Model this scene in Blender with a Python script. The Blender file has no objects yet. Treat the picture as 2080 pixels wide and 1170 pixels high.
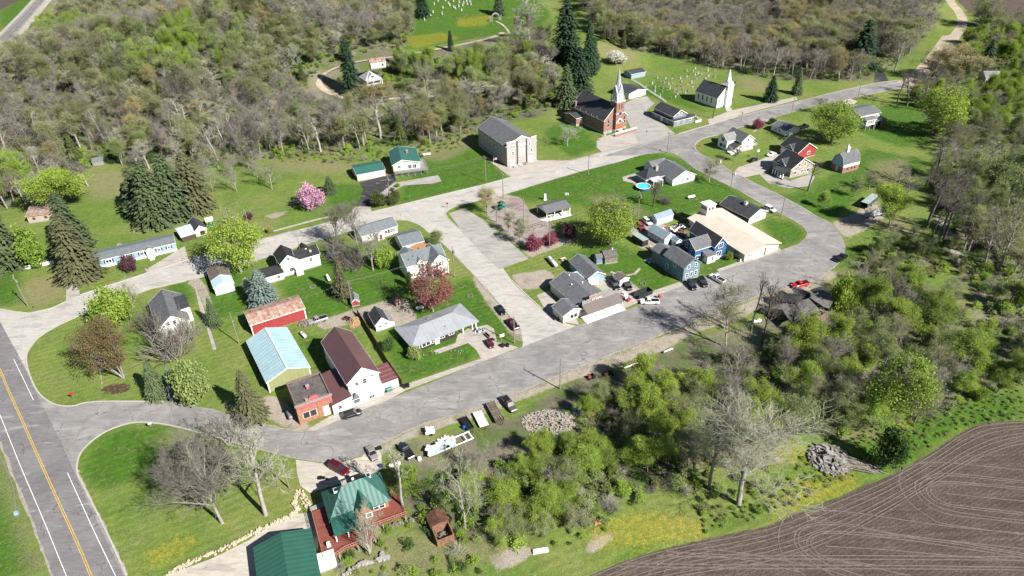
import bpy, bmesh, math, random
import numpy as np
from mathutils import Vector, Matrix
S = bpy.context.scene
COL = S.collection
rnd = random.Random(7)
# ---------------- camera
PW, PH, FOC, TH, RO, CH = 2080, 1170, 1410.0, math.radians(33.5), math.radians(-1.75), 118.0
_f = np.array([0, math.cos(TH), -math.sin(TH)]); _rt = np.array([1.0, 0, 0]); _up = np.cross(_rt, _f)
CR = _rt*math.cos(RO)+_up*math.sin(RO); CU = -_rt*math.sin(RO)+_up*math.cos(RO); CF = _f
CP = np.array([0, 0, CH])
cam = bpy.data.cameras.new('camera'); camo = bpy.data.objects.new('camera', cam); COL.objects.link(camo)
cam.sensor_width = 36; cam.lens = FOC/PW*36; cam.clip_start = 1; cam.clip_end = 9000
m = Matrix.Identity(4)
for i in range(3):
    m[i][0], m[i][1], m[i][2], m[i][3] = CR[i], CU[i], -CF[i], CP[i]
camo.matrix_world = m; S.camera = camo
# ---------------- light
SAZ, SEL = math.radians(-42), math.radians(39)
sdir = Vector((math.cos(SAZ)*math.cos(SEL), math.sin(SAZ)*math.cos(SEL), math.sin(SEL)))
sun = bpy.data.lights.new('sun', 'SUN'); sun.energy = 5.0; sun.angle = math.radians(0.53); sun.color = (1, .955, .89)
suno = bpy.data.objects.new('sun', sun); COL.objects.link(suno); suno.rotation_euler = sdir.to_track_quat('Z', 'Y').to_euler()
wd = bpy.data.worlds.new('World'); S.world = wd; wd.use_nodes = True
wt = wd.node_tree; sky = wt.nodes.new('ShaderNodeTexSky'); sky.sky_type = 'NISHITA'; sky.sun_disc = False
sky.sun_elevation = SEL; sky.sun_rotation = math.pi/2-SAZ; sky.altitude = 300; sky.air_density = .75; sky.dust_density = .25
wt.links.new(sky.outputs[0], wt.nodes['Background'].inputs[0]); wt.nodes['Background'].inputs[1].default_value = .05
S.view_settings.view_transform = 'Standard'; S.view_settings.look = 'None'; S.view_settings.exposure = 1.05; S.view_settings.gamma = 1
S.cycles.max_bounces = 4; S.cycles.diffuse_bounces = 1; S.cycles.glossy_bounces = 2; S.cycles.transparent_max_bounces = 4
# ---------------- terrain and pixel <-> world
def flat(u, v, z=0.0):
    d = CR*(u-PW/2)/FOC-CU*(v-PH/2)/FOC+CF
    return CP+d*((CH-z)/-d[2])
BUMPS = []
def bump(u, v, rx, ry, h, ang=0):
    p = flat(u, v); BUMPS.append((p[0], p[1], rx, ry, h, ang))
bump(300, 170, 85, 75, 21); bump(560, 110, 70, 60, 16); bump(1560, 20, 150, 60, 20); bump(880, 130, 90, 45, 9); bump(1180, 95, 40, 45, 7); bump(1000, 10, 140, 60, 10)
def hz(x, y):
    z = np.zeros_like(np.asarray(x, float))
    for (a, b, rx, ry, h, an) in BUMPS:
        dx, dy = x-a, y-b
        z = z+h*np.exp(-((dx/rx)**2+(dy/ry)**2))
    z = np.maximum(0, z-1.6)
    # the field in the foreground lies a little below the street
    return z
_T = np.linspace(1.0, 14.0, 1400)
def P(u, v, z=None):
    if z is not None: return flat(u, v, z)
    d = CR*(u-PW/2)/FOC-CU*(v-PH/2)/FOC+CF
    if d[2] > -.02: d = d.copy(); d[2] = -.02
    tf = CH/-d[2]; ts = tf*np.linspace(.72, 1.0, 300)
    X = CP[None]+d[None]*ts[:, None]
    g = X[:, 2]-hz(X[:, 0], X[:, 1]); k = np.argmax(g <= 1e-9) if (g <= 1e-9).any() else 299
    if k == 0: return X[0]
    a, b = g[k-1], g[k]; t = ts[k-1]+(ts[k]-ts[k-1])*(a/(a-b) if a != b else 1)
    return CP+d*t
def proj(X):
    X = np.asarray(X, float); w = X-CP; k = w@CF
    return PW/2+FOC*(w@CR)/k, PH/2-FOC*(w@CU)/k
def ppm(X): return FOC/float((np.asarray(X)-CP)@CF)
def hgt(X, tv):
    lo, hi = 0.0, 60.0
    for _ in range(40):
        mi = (lo+hi)/2
        if proj(np.asarray(X)+[0, 0, mi])[1] > tv: lo = mi
        else: hi = mi
    return lo
# ---------------- object helpers
WM = {}
def tag(o, label=None, cat=None, group=None, kind=None):
    if label: o['label'] = label
    if cat: o['category'] = cat
    if group: o['group'] = group
    if kind: o['kind'] = kind
    return o
def empty(name, loc, rz=0, label=None, cat=None, group=None):
    o = bpy.data.objects.new(name, None); COL.objects.link(o); o.empty_display_size = .5
    o.location = loc; o.rotation_euler = (0, 0, rz)
    WM[o.name] = Matrix.Translation(Vector(loc)) @ Matrix.Rotation(rz, 4, 'Z')
    return tag(o, label, cat, group)
def link(name, me, parent=None, M=None):
    o = bpy.data.objects.new(name, me); COL.objects.link(o)
    if parent is not None: o.parent = parent; WM[o.name] = WM[parent.name]
    else:
        WM[o.name] = M or Matrix.Identity(4)
        o.matrix_world = WM[o.name]
    return o
def mesh(name, V, Fc, mats, mi=None, smooth=False):
    me = bpy.data.meshes.new(name); me.from_pydata([tuple(v) for v in V], [], Fc)
    for q in (mats if isinstance(mats, (list, tuple)) else [mats]): me.materials.append(q)
    if mi is not None: me.polygons.foreach_set('material_index', mi)
    if smooth: me.polygons.foreach_set('use_smooth', [True]*len(Fc))
    me.update(); return me
class MB:
    """collects shapes in world coordinates; build() makes one mesh object"""
    def __init__(s): s.V = []; s.F = []; s.I = []; s.n = 0
    def add(s, V, Fc, i=0):
        b = len(s.V); s.V += [tuple(v) for v in V]; s.F += [tuple(b+k for k in f) for f in Fc]; s.I += [i]*len(Fc); return s
    def prism(s, poly, a, b, i=0):
        """poly: list of 3D points; extruded by vector from a to b offsets"""
        n = len(poly); P0 = [Vector(p)+Vector(a) for p in poly]; P1 = [Vector(p)+Vector(b) for p in poly]
        return s.add(P0+P1, [tuple(range(n))[::-1], tuple(range(n, 2*n))]+[(k, (k+1) % n, n+(k+1) % n, n+k) for k in range(n)], i)
    def box(s, c, sx, sy, sz, ang=0, i=0, top=1.0, topy=None):
        """c = centre of base"""
        ty = top if topy is None else topy
        ca, sa = math.cos(ang), math.sin(ang); V = []
        for k, (fx, fy) in ((0, (1, 1)), (1, (top, ty))):
            for x, y in ((-1, -1), (1, -1), (1, 1), (-1, 1)):
                X, Y = x*sx/2*fx, y*sy/2*fy; V.append((c[0]+X*ca-Y*sa, c[1]+X*sa+Y*ca, c[2]+k*sz))
        return s.add(V, [(3, 2, 1, 0), (4, 5, 6, 7), (0, 1, 5, 4), (1, 2, 6, 5), (2, 3, 7, 6), (3, 0, 4, 7)], i)
    def tube(s, pts, r, n=6, i=0, r2=None, cap=True):
        pts = [Vector(p) for p in pts]; b = []; m_ = len(pts)
        for k, p in enumerate(pts):
            d = (pts[min(k+1, m_-1)]-pts[max(k-1, 0)]).normalized(); u = d.cross(Vector((0, 0, 1)) if abs(d.z) < .9 else Vector((1, 0, 0))).normalized(); w = d.cross(u)
            rr = r+(((r2 if r2 is not None else r)-r)*k/(m_-1))
            b += [p+(u*math.cos(2*math.pi*q/n)+w*math.sin(2*math.pi*q/n))*rr for q in range(n)]
        Fc = [(k*n+q, k*n+(q+1) % n, (k+1)*n+(q+1) % n, (k+1)*n+q) for k in range(m_-1) for q in range(n)]
        if cap: Fc += [tuple(range(n))[::-1], tuple(range((m_-1)*n, m_*n))]
        return s.add(b, Fc, i)
    def lathe(s, c, prof, n=12, i=0, axis=None, cap=True):
        c = Vector(c); ax = Vector(axis or (0, 0, 1)).normalized(); u = ax.cross(Vector((0, 1, 0)) if abs(ax.y) < .9 else Vector((1, 0, 0))).normalized(); w = ax.cross(u)
        V = []
        for (r, z) in prof: V += [c+ax*z+(u*math.cos(2*math.pi*q/n)+w*math.sin(2*math.pi*q/n))*r for q in range(n)]
        m_ = len(prof); Fc = [(k*n+q, k*n+(q+1) % n, (k+1)*n+(q+1) % n, (k+1)*n+q) for k in range(m_-1) for q in range(n)]
        if cap: Fc += [tuple(range(n))[::-1], tuple(range((m_-1)*n, m_*n))]
        return s.add(V, Fc, i)
    def build(s, name, mats, parent=None, smooth=False):
        if parent is not None: Mi = WM[parent.name].inverted(); M = None
        else:
            A = np.array(s.V); c = ((A[:, 0].min()+A[:, 0].max())/2, (A[:, 1].min()+A[:, 1].max())/2, A[:, 2].min()); M = Matrix.Translation(c); Mi = M.inverted()
        me = mesh(name, [Mi @ Vector(v) for v in s.V], s.F, mats, s.I, smooth)
        bm = bmesh.new(); bm.from_mesh(me); bmesh.ops.recalc_face_normals(bm, faces=bm.faces); bm.to_mesh(me); bm.free()
        return link(name, me, parent, M)
# ---------------- materials
def srgb(h):
    if isinstance(h, tuple): return (*h, 1) if len(h) == 3 else h
    c = [int(h[k:k+2], 16)/255 for k in (0, 2, 4)]
    return tuple((x/12.92 if x < .04045 else ((x+.055)/1.055)**2.4) for x in c)+(1,)
MC = {}; MK = [.7]
def mat(name, col, rough=.8, var=.18, sc=1.5, metal=0, spec=.35, col2=None, sc2=None, stripes=None, bump=0, rand=0, trans=None):
    """procedural surface: base colour broken by two noises; stripes=(scale, strength, axis) gives ribs"""
    if name in MC: return MC[name]
    M = bpy.data.materials.new(name); M.use_nodes = True; t = M.node_tree; N = t.nodes; L = t.links; b = N['Principled BSDF']
    def sk(c):
        q = max(c[:3]); f = MK[0]+(1-MK[0])*min(1, max(0, (q-.45)/.25)); return tuple(x*f for x in c[:3])+(1,)
    col = sk(srgb(col)); col2 = sk(srgb(col2)) if col2 else None; b.inputs['Roughness'].default_value = rough; b.inputs['Metallic'].default_value = metal; b.inputs['Specular IOR Level'].default_value = spec
    tc = N.new('ShaderNodeTexCoord'); n1 = N.new('ShaderNodeTexNoise'); n1.inputs['Scale'].default_value = sc; n1.inputs['Detail'].default_value = 6; n1.inputs['Roughness'].default_value = .7
    L.new(tc.outputs['Object'], n1.inputs['Vector'])
    mx = N.new('ShaderNodeMix'); mx.data_type = 'RGBA'
    c2 = srgb(col2) if col2 else tuple(c*(1-var*1.3) for c in col[:3])+(1,)
    c1 = col if col2 else tuple(min(1, c*(1+var)) for c in col[:3])+(1,)
    mx.inputs[6].default_value = c1; mx.inputs[7].default_value = c2
    rp = N.new('ShaderNodeMapRange'); rp.inputs[1].default_value = .36; rp.inputs[2].default_value = .64; L.new(n1.outputs[0], rp.inputs[0]); L.new(rp.outputs[0], mx.inputs[0])
    out = mx.outputs[2]
    if sc2:
        n2 = N.new('ShaderNodeTexNoise'); n2.inputs['Scale'].default_value = sc2; n2.inputs['Detail'].default_value = 3; L.new(tc.outputs['Object'], n2.inputs['Vector'])
        r2 = N.new('ShaderNodeMapRange'); r2.inputs[1].default_value = .3; r2.inputs[2].default_value = .7; r2.inputs[3].default_value = 1-var; r2.inputs[4].default_value = 1+var; L.new(n2.outputs[0], r2.inputs[0])
        vm = N.new('ShaderNodeVectorMath'); vm.operation = 'SCALE'; L.new(out, vm.inputs[0]); L.new(r2.outputs[0], vm.inputs['Scale']); out = vm.outputs[0]
    if rand:
        oi = N.new('ShaderNodeObjectInfo'); r3 = N.new('ShaderNodeMapRange'); r3.inputs[3].default_value = 1-rand; r3.inputs[4].default_value = 1+rand; L.new(oi.outputs['Random'], r3.inputs[0])
        vm = N.new('ShaderNodeVectorMath'); vm.operation = 'SCALE'; L.new(out, vm.inputs[0]); L.new(r3.outputs[0], vm.inputs['Scale']); out = vm.outputs[0]
    if stripes:
        wv = N.new('ShaderNodeTexWave'); wv.bands_direction = stripes[2]; wv.inputs['Scale'].default_value = stripes[0]*.3; L.new(tc.outputs['Object'], wv.inputs['Vector'])
        r4 = N.new('ShaderNodeMapRange'); r4.inputs[1].default_value = .8; r4.inputs[2].default_value = 1; r4.inputs[3].default_value = 1; r4.inputs[4].default_value = 1-stripes[1]; L.new(wv.outputs[1], r4.inputs[0])
        vm = N.new('ShaderNodeVectorMath'); vm.operation = 'SCALE'; L.new(out, vm.inputs[0]); L.new(r4.outputs[0], vm.inputs['Scale']); out = vm.outputs[0]
        bp = N.new('ShaderNodeBump'); bp.inputs['Strength'].default_value = .5; bp.inputs['Distance'].default_value = .05; L.new(wv.outputs[1], bp.inputs['Height']); L.new(bp.outputs[0], b.inputs['Normal'])
    elif bump:
        bp = N.new('ShaderNodeBump'); bp.inputs['Strength'].default_value = bump; bp.inputs['Distance'].default_value = .1; L.new(n1.outputs[0], bp.inputs['Height']); L.new(bp.outputs[0], b.inputs['Normal'])
    L.new(out, b.inputs['Base Color'])
    if trans:
        b.inputs['Subsurface Weight'].default_value = 0
        tr = N.new('ShaderNodeBsdfTranslucent'); L.new(out, tr.inputs[0]); ms = N.new('ShaderNodeMixShader'); ms.inputs[0].default_value = trans
        L.new(b.outputs[0], ms.inputs[1]); L.new(tr.outputs[0], ms.inputs[2]); L.new(ms.outputs[0], N['Material Output'].inputs[0])
    MC[name] = M; return M
# ---------------- ground sheet
FIELD_EDGE = [(1187, 1172), (1247, 1147), (1340, 1117), (1440, 1093), (1560, 1069), (1600, 1051), (1693, 1013), (1827, 957), (1893, 917), (1953, 877), (1993, 860), (2080, 853), (2300, 850)]
G = {
 'wood': [[(-400, 470), (-400, 230), (-50, 190), (60, 110), (130, 35), (170, -60), (838, -60), (842, 60), (815, 108), (900, 95), (1000, 75), (1040, 68), (1100, 95), (1130, 130), (1110, 170), (1150, 200), (1130, 215), (1100, 235), (1000, 255), (950, 272), (880, 295), (760, 295), (700, 312), (560, 322), (420, 335), (200, 335), (150, 355), (90, 375), (50, 420)],
          [(1060, -60), (1180, 10), (1215, 75), (1250, 95), (1330, 112), (1420, 130), (1560, 160), (1660, 165), (1760, 165), (1790, 150), (1850, 110), (1890, 60), (1915, 0), (1930, -60)],
          [(1900, 150), (1950, 90), (1975, 40), (2080, 50), (2400, 0), (2400, 700), (2080, 760), (1990, 700), (1975, 600), (1920, 520), (1900, 440), (1880, 400), (1900, 350), (1900, 300), (1880, 240), (1845, 190)],
          [(800, 900), (900, 890), (1010, 850), (1060, 845), (1110, 800), (1200, 760), (1260, 740), (1400, 695), (1440, 680), (1540, 660), (1600, 600), (1700, 580), (1760, 560), (1850, 560), (1960, 620), (1980, 700), (2080, 760), (2080, 780), (1980, 800), (1900, 840), (1800, 860), (1680, 860), (1560, 900), (1450, 940), (1300, 1000), (1200, 1040), (1080, 1090), (960, 1100), (860, 1090), (800, 1000)]],
 'field': [FIELD_EDGE+[(2600, 900), (2600, 1700), (1100, 1700)], [(1935, -80), (1945, 5), (1975, 28), (2080, 45), (2500, 60), (2500, -80)], [(-300, -60), (55, -60), (40, 0), (0, 22), (-60, 60), (-300, 200)]],
 'dirt': [[(1036, 558), (1115, 547), (1130, 564), (1103, 585), (1057, 587)], [(1700, 545), (1640, 572), (1560, 597), (1450, 640), (1373, 672), (1253, 716), (1157, 755), (1092, 783), (1004, 819), (915, 846), (848, 868), (800, 890), (745, 925), (770, 930), (800, 905), (860, 884), (930, 858), (1010, 832), (1100, 796), (1165, 772), (1230, 752), (1290, 727), (1340, 716), (1380, 694), (1420, 672), (1500, 650), (1560, 616), (1650, 588), (1700, 562)],
          [(378, 573), (403, 560), (414, 575), (427, 600), (430, 630), (420, 634), (410, 610), (398, 590)], [(640, 655), (740, 622), (800, 606), (830, 612), (838, 632), (850, 650), (800, 668), (795, 650), (735, 648), (700, 662), (650, 670)],
          [(955, 562), (975, 560), (1010, 598), (1060, 660), (1062, 695), (1050, 692), (1000, 628), (985, 608)], [(1688, 453), (1740, 432), (1765, 405), (1800, 415), (1802, 440), (1770, 460), (1718, 485), (1705, 470)],
          [(993, 1130), (1060, 1105), (1090, 1125), (1010, 1165)], [(1000, 388), (1060, 402), (1075, 436), (1130, 470), (1110, 490), (1050, 500), (990, 440), (985, 415)], [(1200, 1090), (1260, 1075), (1230, 1110), (1180, 1140)], [(1060, 505), (1150, 480), (1180, 485), (1100, 515), (1075, 525)],
          [(1895, 415), (1915, 430), (1935, 480), (1965, 530), (2010, 580), (2000, 585), (1950, 540), (1925, 500), (1905, 450)], [(1270, 455), (1330, 450), (1395, 470), (1400, 505), (1350, 510), (1300, 505)], [(1225, 560), (1262, 560), (1320, 600), (1262, 625), (1215, 580)], [(470, 432), (520, 440), (600, 425), (560, 445)], [(500, 815), (560, 800), (640, 870), (610, 880), (540, 850)], [(240, 190), (260, 180)]],
 'dry': [[(60, 568), (130, 558), (135, 603), (70, 628), (40, 600)], [(185, 350), (330, 340), (440, 350), (330, 385), (185, 410)], [(560, 322), (720, 330), (700, 352), (560, 350)], [(820, 322), (860, 300), (950, 275), (960, 300), (900, 330), (850, 322)], [(1770, 325), (1850, 325), (1840, 372), (1765, 368)], [(1800, 425), (1880, 470), (1910, 560), (1850, 548), (1790, 470)], [(1630, 855), (1800, 850), (1790, 895), (1700, 905)], [(1500, 150), (1560, 165), (1560, 190), (1500, 180)], [(1215, 85), (1300, 112), (1290, 130), (1215, 110)], [(110, 0), (135, -10), (120, 50), (60, 125), (0, 200), (-60, 240), (-60, 160), (0, 130)], [(320, 880), (375, 885), (380, 930), (320, 930)], [(830, 1080), (1060, 1095), (980, 1140), (860, 1170), (660, 1170), (660, 1120)], [(480, 455), (560, 450), (560, 462), (480, 462)], [(0, 900), (15, 960), (60, 1080), (110, 1170), (60, 1170), (20, 1060), (-20, 960)], [(1060, 330), (1120, 345), (1180, 335), (1200, 318), (1150, 325)], [(640, 190), (700, 205), (860, 200), (860, 215), (700, 225), (620, 215)], [(560, 130), (650, 130), (640, 200), (590, 190)], [(1240, 430), (1330, 440), (1260, 400), (1180, 398)], [(1380, 690), (1480, 670), (1480, 740), (1390, 760)], [(1680, 560), (1760, 520), (1820, 480), (1850, 520), (1780, 570)]],
 'lush': [[(860, 318), (955, 288), (1015, 345), (1035, 362), (760, 428), (800, 412)], [(990, 375), (1330, 306), (1440, 345), (1540, 420), (1460, 410), (1390, 445), (1290, 440), (1180, 420), (1000, 400)], [(1540, 440), (1617, 452), (1640, 480), (1588, 508), (1560, 470)], [(1560, 400), (1640, 390), (1760, 300), (1900, 330), (1860, 350), (1760, 380), (1690, 455), (1640, 430)], [(560, 570), (690, 505), (820, 545), (860, 600), (640, 650), (600, 640)], [(790, 640), (960, 560), (1050, 690), (985, 700), (970, 727), (825, 780), (770, 700)], [(1130, 520), (1250, 490), (1330, 535), (1380, 575), (1300, 600), (1250, 565), (1200, 545)], [(400, 520), (520, 560), (500, 640), (430, 650)], [(-50, 535), (35, 540), (50, 620), (-50, 620)], [(720, 370), (770, 390), (700, 440), (640, 380)], [(1600, 260), (1880, 200), (1900, 290), (1830, 300), (1700, 250)], [(820, -40), (1060, -40), (1120, 30), (1095, 55), (960, 78), (815, 105)], [(0, 25), (80, -40), (65, 5), (0, 70)], [(1700, 500), (1800, 500), (1780, 560), (1700, 570)], [(1390, 690), (1450, 670), (1480, 690), (1440, 720), (1400, 730)], [(600, 690), (650, 680), (690, 800), (640, 740)], [(1100, 270), (1160, 235), (1220, 300), (1160, 322)], [(330, 580), (380, 570), (400, 620), (350, 620)], [(1440, 500), (1520, 520), (1460, 555), (1420, 560)], [(1060, 95), (1120, 110), (1130, 160), (1090, 140)], [(860, 1100), (900, 1130), (880, 1170), (800, 1170)], [(1720, 850), (1900, 830), (1980, 810), (2080, 790), (2080, 850), (1950, 875), (1840, 945), (1760, 960)], [(160, 960), (200, 880), (330, 865), (380, 900), (300, 960), (200, 1000)], [(1420, 1070), (1560, 1030), (1600, 1040), (1440, 1090)], [(-40, 900), (10, 960), (40, 1060), (90, 1170), (-40, 1170)], [(1270, 180), (1340, 170), (1440, 230), (1330, 200)]],
 'dand': [[(1560, 1000), (1640, 965), (1760, 965), (1720, 1000), (1610, 1045), (1560, 1060)], [(1200, 1065), (1280, 1040), (1420, 1055), (1440, 1088), (1310, 1110), (1210, 1110)], [(310, 1110), (400, 1085), (385, 1125), (290, 1160)], [(820, 75), (900, 66), (935, 78), (840, 98)], [(1400, 905), (1500, 880), (1640, 900), (1640, 935), (1500, 950), (1400, 935)], [(1790, 830), (1850, 830), (1850, 870), (1790, 865)], [(930, 40), (1000, 30), (990, 50), (930, 55)]],
}
xs = np.concatenate([[-4000, -2500, -1500, -900, -700, -600], np.arange(-520, -200, 1.6), np.arange(-200, 220, .9), np.arange(220, 430, 1.6), [480, 560, 700, 1000, 1800, 4000]])
ys = [20.0]
while ys[-1] < 800: ys.append(ys[-1]+.55+.0032*(ys[-1]-20))
ys = np.array([-3000, -800, -200, -40, 0]+ys+[850, 950, 1200, 1800, 3000, 5000])
NX, NY = len(xs), len(ys); X, Y = np.meshgrid(xs, ys)
FE = None
def zfull(x, y):
    return hz(x, y)
Z = zfull(X, Y)
V = np.stack([X.ravel(), Y.ravel(), Z.ravel()], 1)
w_ = V-CP; k_ = w_@CF; ok = k_ > 5; k2 = np.where(ok, k_, 1)
U_ = np.where(ok, PW/2+FOC*(w_@CR)/k2, -9e3); V_ = np.where(ok, PH/2-FOC*(w_@CU)/k2, 9e3)
def inpoly(u, v, poly):
    r = np.zeros(u.shape, bool); n = len(poly)
    for i in range(n):
        x1, y1 = poly[i]; x2, y2 = poly[(i+1) % n]
        if y1 == y2: continue
        c = ((y1 > v) != (y2 > v)) & (u < (x2-x1)*(v-y1)/(y2-y1)+x1); r ^= c
    return r
def blur(a, n=1):
    for _ in range(n):
        a = (a+np.roll(a, 1, 0)+np.roll(a, -1, 0))/3; a = (a+np.roll(a, 1, 1)+np.roll(a, -1, 1))/3
    return a
att = {}
for k, ps in G.items():
    a = np.zeros(U_.shape)
    for p in ps: a = np.maximum(a, inpoly(U_, V_, p).astype(float))
    att[k] = blur(a.reshape(NY, NX), 1 if k == 'field' else (2 if k in ('dirt',) else 5)).ravel()
far = (V[:, 1] > 790) | (np.abs(V[:, 0]) > 520)
att['wood'][far] = .9
gm = bpy.data.meshes.new('ground')
ii = np.arange(NX*NY).reshape(NY, NX); Q = np.stack([ii[:-1, :-1], ii[:-1, 1:], ii[1:, 1:], ii[1:, :-1]], -1).reshape(-1, 4)
gm.vertices.add(len(V)); gm.vertices.foreach_set('co', V.astype(np.float32).ravel())
gm.loops.add(Q.size); gm.loops.foreach_set('vertex_index', Q.ravel().astype(np.int32))
gm.polygons.add(len(Q)); gm.polygons.foreach_set('loop_start', np.arange(0, Q.size, 4, dtype=np.int32)); gm.polygons.foreach_set('use_smooth', np.ones(len(Q), bool))
gm.update(calc_edges=True)
for nm, ks in (('g1', ('wood', 'field', 'dirt')), ('g2', ('dry', 'lush', 'dand'))):
    a = gm.attributes.new(nm, 'FLOAT_VECTOR', 'POINT'); a.data.foreach_set('vector', np.stack([att[k] for k in ks], 1).astype(np.float32).ravel())
# ground material
M = bpy.data.materials.new('ground_cover'); M.use_nodes = True; t = M.node_tree; N = t.nodes; L = t.links; bs = N['Principled BSDF']; bs.inputs['Roughness'].default_value = .95; bs.inputs['Specular IOR Level'].default_value = .1
tc = N.new('ShaderNodeTexCoord')
def noise(sc, det=5, ro=.6, dist=0, vec=None, t=t):
    n = t.nodes.new('ShaderNodeTexNoise'); n.inputs['Scale'].default_value = sc; n.inputs['Detail'].default_value = det; n.inputs['Roughness'].default_value = ro; n.inputs['Distortion'].default_value = dist
    t.links.new(vec or tc.outputs['Object'], n.inputs['Vector']); return n.outputs[0]
def rng(v, a, b, c=0, d=1, t=t):
    n = t.nodes.new('ShaderNodeMapRange'); n.inputs[1].default_value = a; n.inputs[2].default_value = b; n.inputs[3].default_value = c; n.inputs[4].default_value = d; t.links.new(v, n.inputs[0]); return n.outputs[0]
def mathn(op, a, b, t=t):
    n = t.nodes.new('ShaderNodeMath'); n.operation = op
    for i, q in enumerate((a, b)):
        if isinstance(q, (int, float)): n.inputs[i].default_value = q
        else: t.links.new(q, n.inputs[i])
    return n.outputs[0]
def mix(f, a, b, t=t):
    n = t.nodes.new('ShaderNodeMix'); n.data_type = 'RGBA'
    if isinstance(f, (int, float)): n.inputs[0].default_value = f
    else: t.links.new(f, n.inputs[0])
    for i, q in ((6, a), (7, b)):
        if isinstance(q, tuple): n.inputs[i].default_value = q if len(q) == 4 else (*q, 1)
        else: t.links.new(q, n.inputs[i])
    return n.outputs[2]
def scl(c, f, t=t):
    n = t.nodes.new('ShaderNodeVectorMath'); n.operation = 'SCALE'; t.links.new(c, n.inputs[0]); t.links.new(f, n.inputs['Scale']); return n.outputs[0]
nb, nm_, nf, nff = noise(.035), noise(.16, 6, .65), noise(.9, 5, .7), noise(3.2, 3, .7)
def att_(nm):
    a = N.new('ShaderNodeAttribute'); a.attribute_name = nm; s = N.new('ShaderNodeSeparateXYZ'); L.new(a.outputs['Vector'], s.inputs[0]); return s.outputs
A1, A2 = att_('g1'), att_('g2')
jit = mathn('ADD', mathn('MULTIPLY', mathn('SUBTRACT', nm_, .5), .9), mathn('MULTIPLY', mathn('SUBTRACT', nf, .5), .9))
def edge(a, w=.14, j=1.0, thr=.5): return rng(mathn('ADD', a, mathn('MULTIPLY', jit, j)), thr-w, thr+w)
lawn = mix(rng(nm_, .35, .65), (.118, .180, .034), (.076, .138, .024))
lawn = mix(rng(nb, .40, .60, 0, .7), lawn, (.175, .195, .058))
lush = mix(rng(nm_, .35, .65), (.062, .138, .014), (.042, .098, .014))
mw = N.new('ShaderNodeMapping'); mw.inputs['Rotation'].default_value = (0, 0, -.48); L.new(tc.outputs['Object'], mw.inputs[0])
ww = N.new('ShaderNodeTexWave'); ww.bands_direction = 'Y'; ww.inputs['Scale'].default_value = .16; ww.inputs['Distortion'].default_value = 2.5; ww.inputs['Detail Scale'].default_value = .4; L.new(mw.outputs[0], ww.inputs[0])
c = scl(mix(edge(A2[1], .35, .8), lawn, lush), rng(ww.outputs[1], 0, 1, .93, 1.07))
wn = noise(.55, 6, .8, 1.5); c = mix(rng(wn, .56, .66, 0, .7), c, (.20, .185, .085)); c = mix(rng(wn, .30, .40, .6, 0), c, (.035, .075, .012))
dry = mix(rng(nf, .3, .7), (.24, .205, .125), (.165, .14, .08))
c = mix(mathn('MULTIPLY', edge(A2[0], .45, 1.5), rng(nff, .35, .62, .25, .9)), c, dry)
# thin dry scatter everywhere
c = mix(rng(mathn('MULTIPLY', nf, nm_), .32, .42, 0, .45), c, (.17, .16, .075))
wood = mix(rng(nf, .35, .65), (.185, .162, .122), (.085, .075, .057))
wood = mix(rng(nm_, .42, .58, 0, .9), wood, mix(rng(nff, .35, .65), (.10, .155, .035), (.055, .085, .025)))
wood = mix(rng(nb, .5, .62, 0, .6), wood, (.235, .21, .15))
c = mix(edge(A1[0], .3, .9), c, wood)
dirt = mix(rng(nf, .35, .65), (.345, .30, .25), (.26, .23, .185))
dirt = mix(rng(nm_, .52, .62, 0, .6), dirt, (.13, .135, .065))
c = mix(edge(A1[2], .12, .55), c, dirt)
vd = N.new('ShaderNodeTexVoronoi'); vd.inputs['Scale'].default_value = 5.0; L.new(tc.outputs['Object'], vd.inputs['Vector'])
dsp = mathn('MULTIPLY', mathn('MULTIPLY', rng(vd.outputs['Distance'], .30, .42, 1, 0), rng(nf, .42, .56)), edge(A2[2], .3, 1.2, .45))
c = mix(dsp, c, (.46, .33, .025)); c = mix(mathn('MULTIPLY', edge(A2[2], .35, 1.4, .5), .28), c, (.30, .24, .03))
# ploughed field with rows along the field edge
e0, e1 = flat(1560, 1069), flat(1893, 917); ang = math.atan2(e1[1]-e0[1], e1[0]-e0[0])
mp = N.new('ShaderNodeMapping'); mp.inputs['Rotation'].default_value = (0, 0, -ang); L.new(tc.outputs['Object'], mp.inputs[0])
wv = N.new('ShaderNodeTexWave'); wv.bands_direction = 'Y'; wv.inputs['Scale'].default_value = .42; wv.inputs['Distortion'].default_value = 1.2; wv.inputs['Detail'].default_value = 4; wv.inputs['Detail Scale'].default_value = 2; L.new(mp.outputs[0], wv.inputs[0])
mp2 = N.new('ShaderNodeMapping'); mp2.inputs['Rotation'].default_value = (0, 0, -ang); mp2.inputs['Scale'].default_value = (.06, 1.3, 1); L.new(tc.outputs['Object'], mp2.inputs[0])
ns = noise(1.0, 6, .7, 0, mp2.outputs[0])
fld = mix(rng(ns, .35, .68), (.066, .051, .042), (.115, .090, .075))
fld = scl(fld, rng(wv.outputs[1], 0, 1, .85, 1.12)); fld = scl(fld, rng(nff, .25, .75, .68, 1.32)); fld = scl(fld, rng(nm_, .35, .65, .88, 1.12))
c = mix(edge(A1[1], .08, .12), c, fld)
nh = noise(.42, 4, .75); c = scl(c, rng(nff, .25, .75, .70, 1.30)); c = scl(c, rng(nf, .3, .7, .84, 1.16)); c = scl(c, rng(nh, .3, .7, .86, 1.14))
L.new(c, bs.inputs['Base Color'])
bp = N.new('ShaderNodeBump'); bp.inputs['Strength'].default_value = .5; bp.inputs['Distance'].default_value = .5; L.new(mathn('ADD', nf, mathn('MULTIPLY', nff, .5)), bp.inputs['Height']); L.new(bp.outputs[0], bs.inputs['Normal'])
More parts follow.
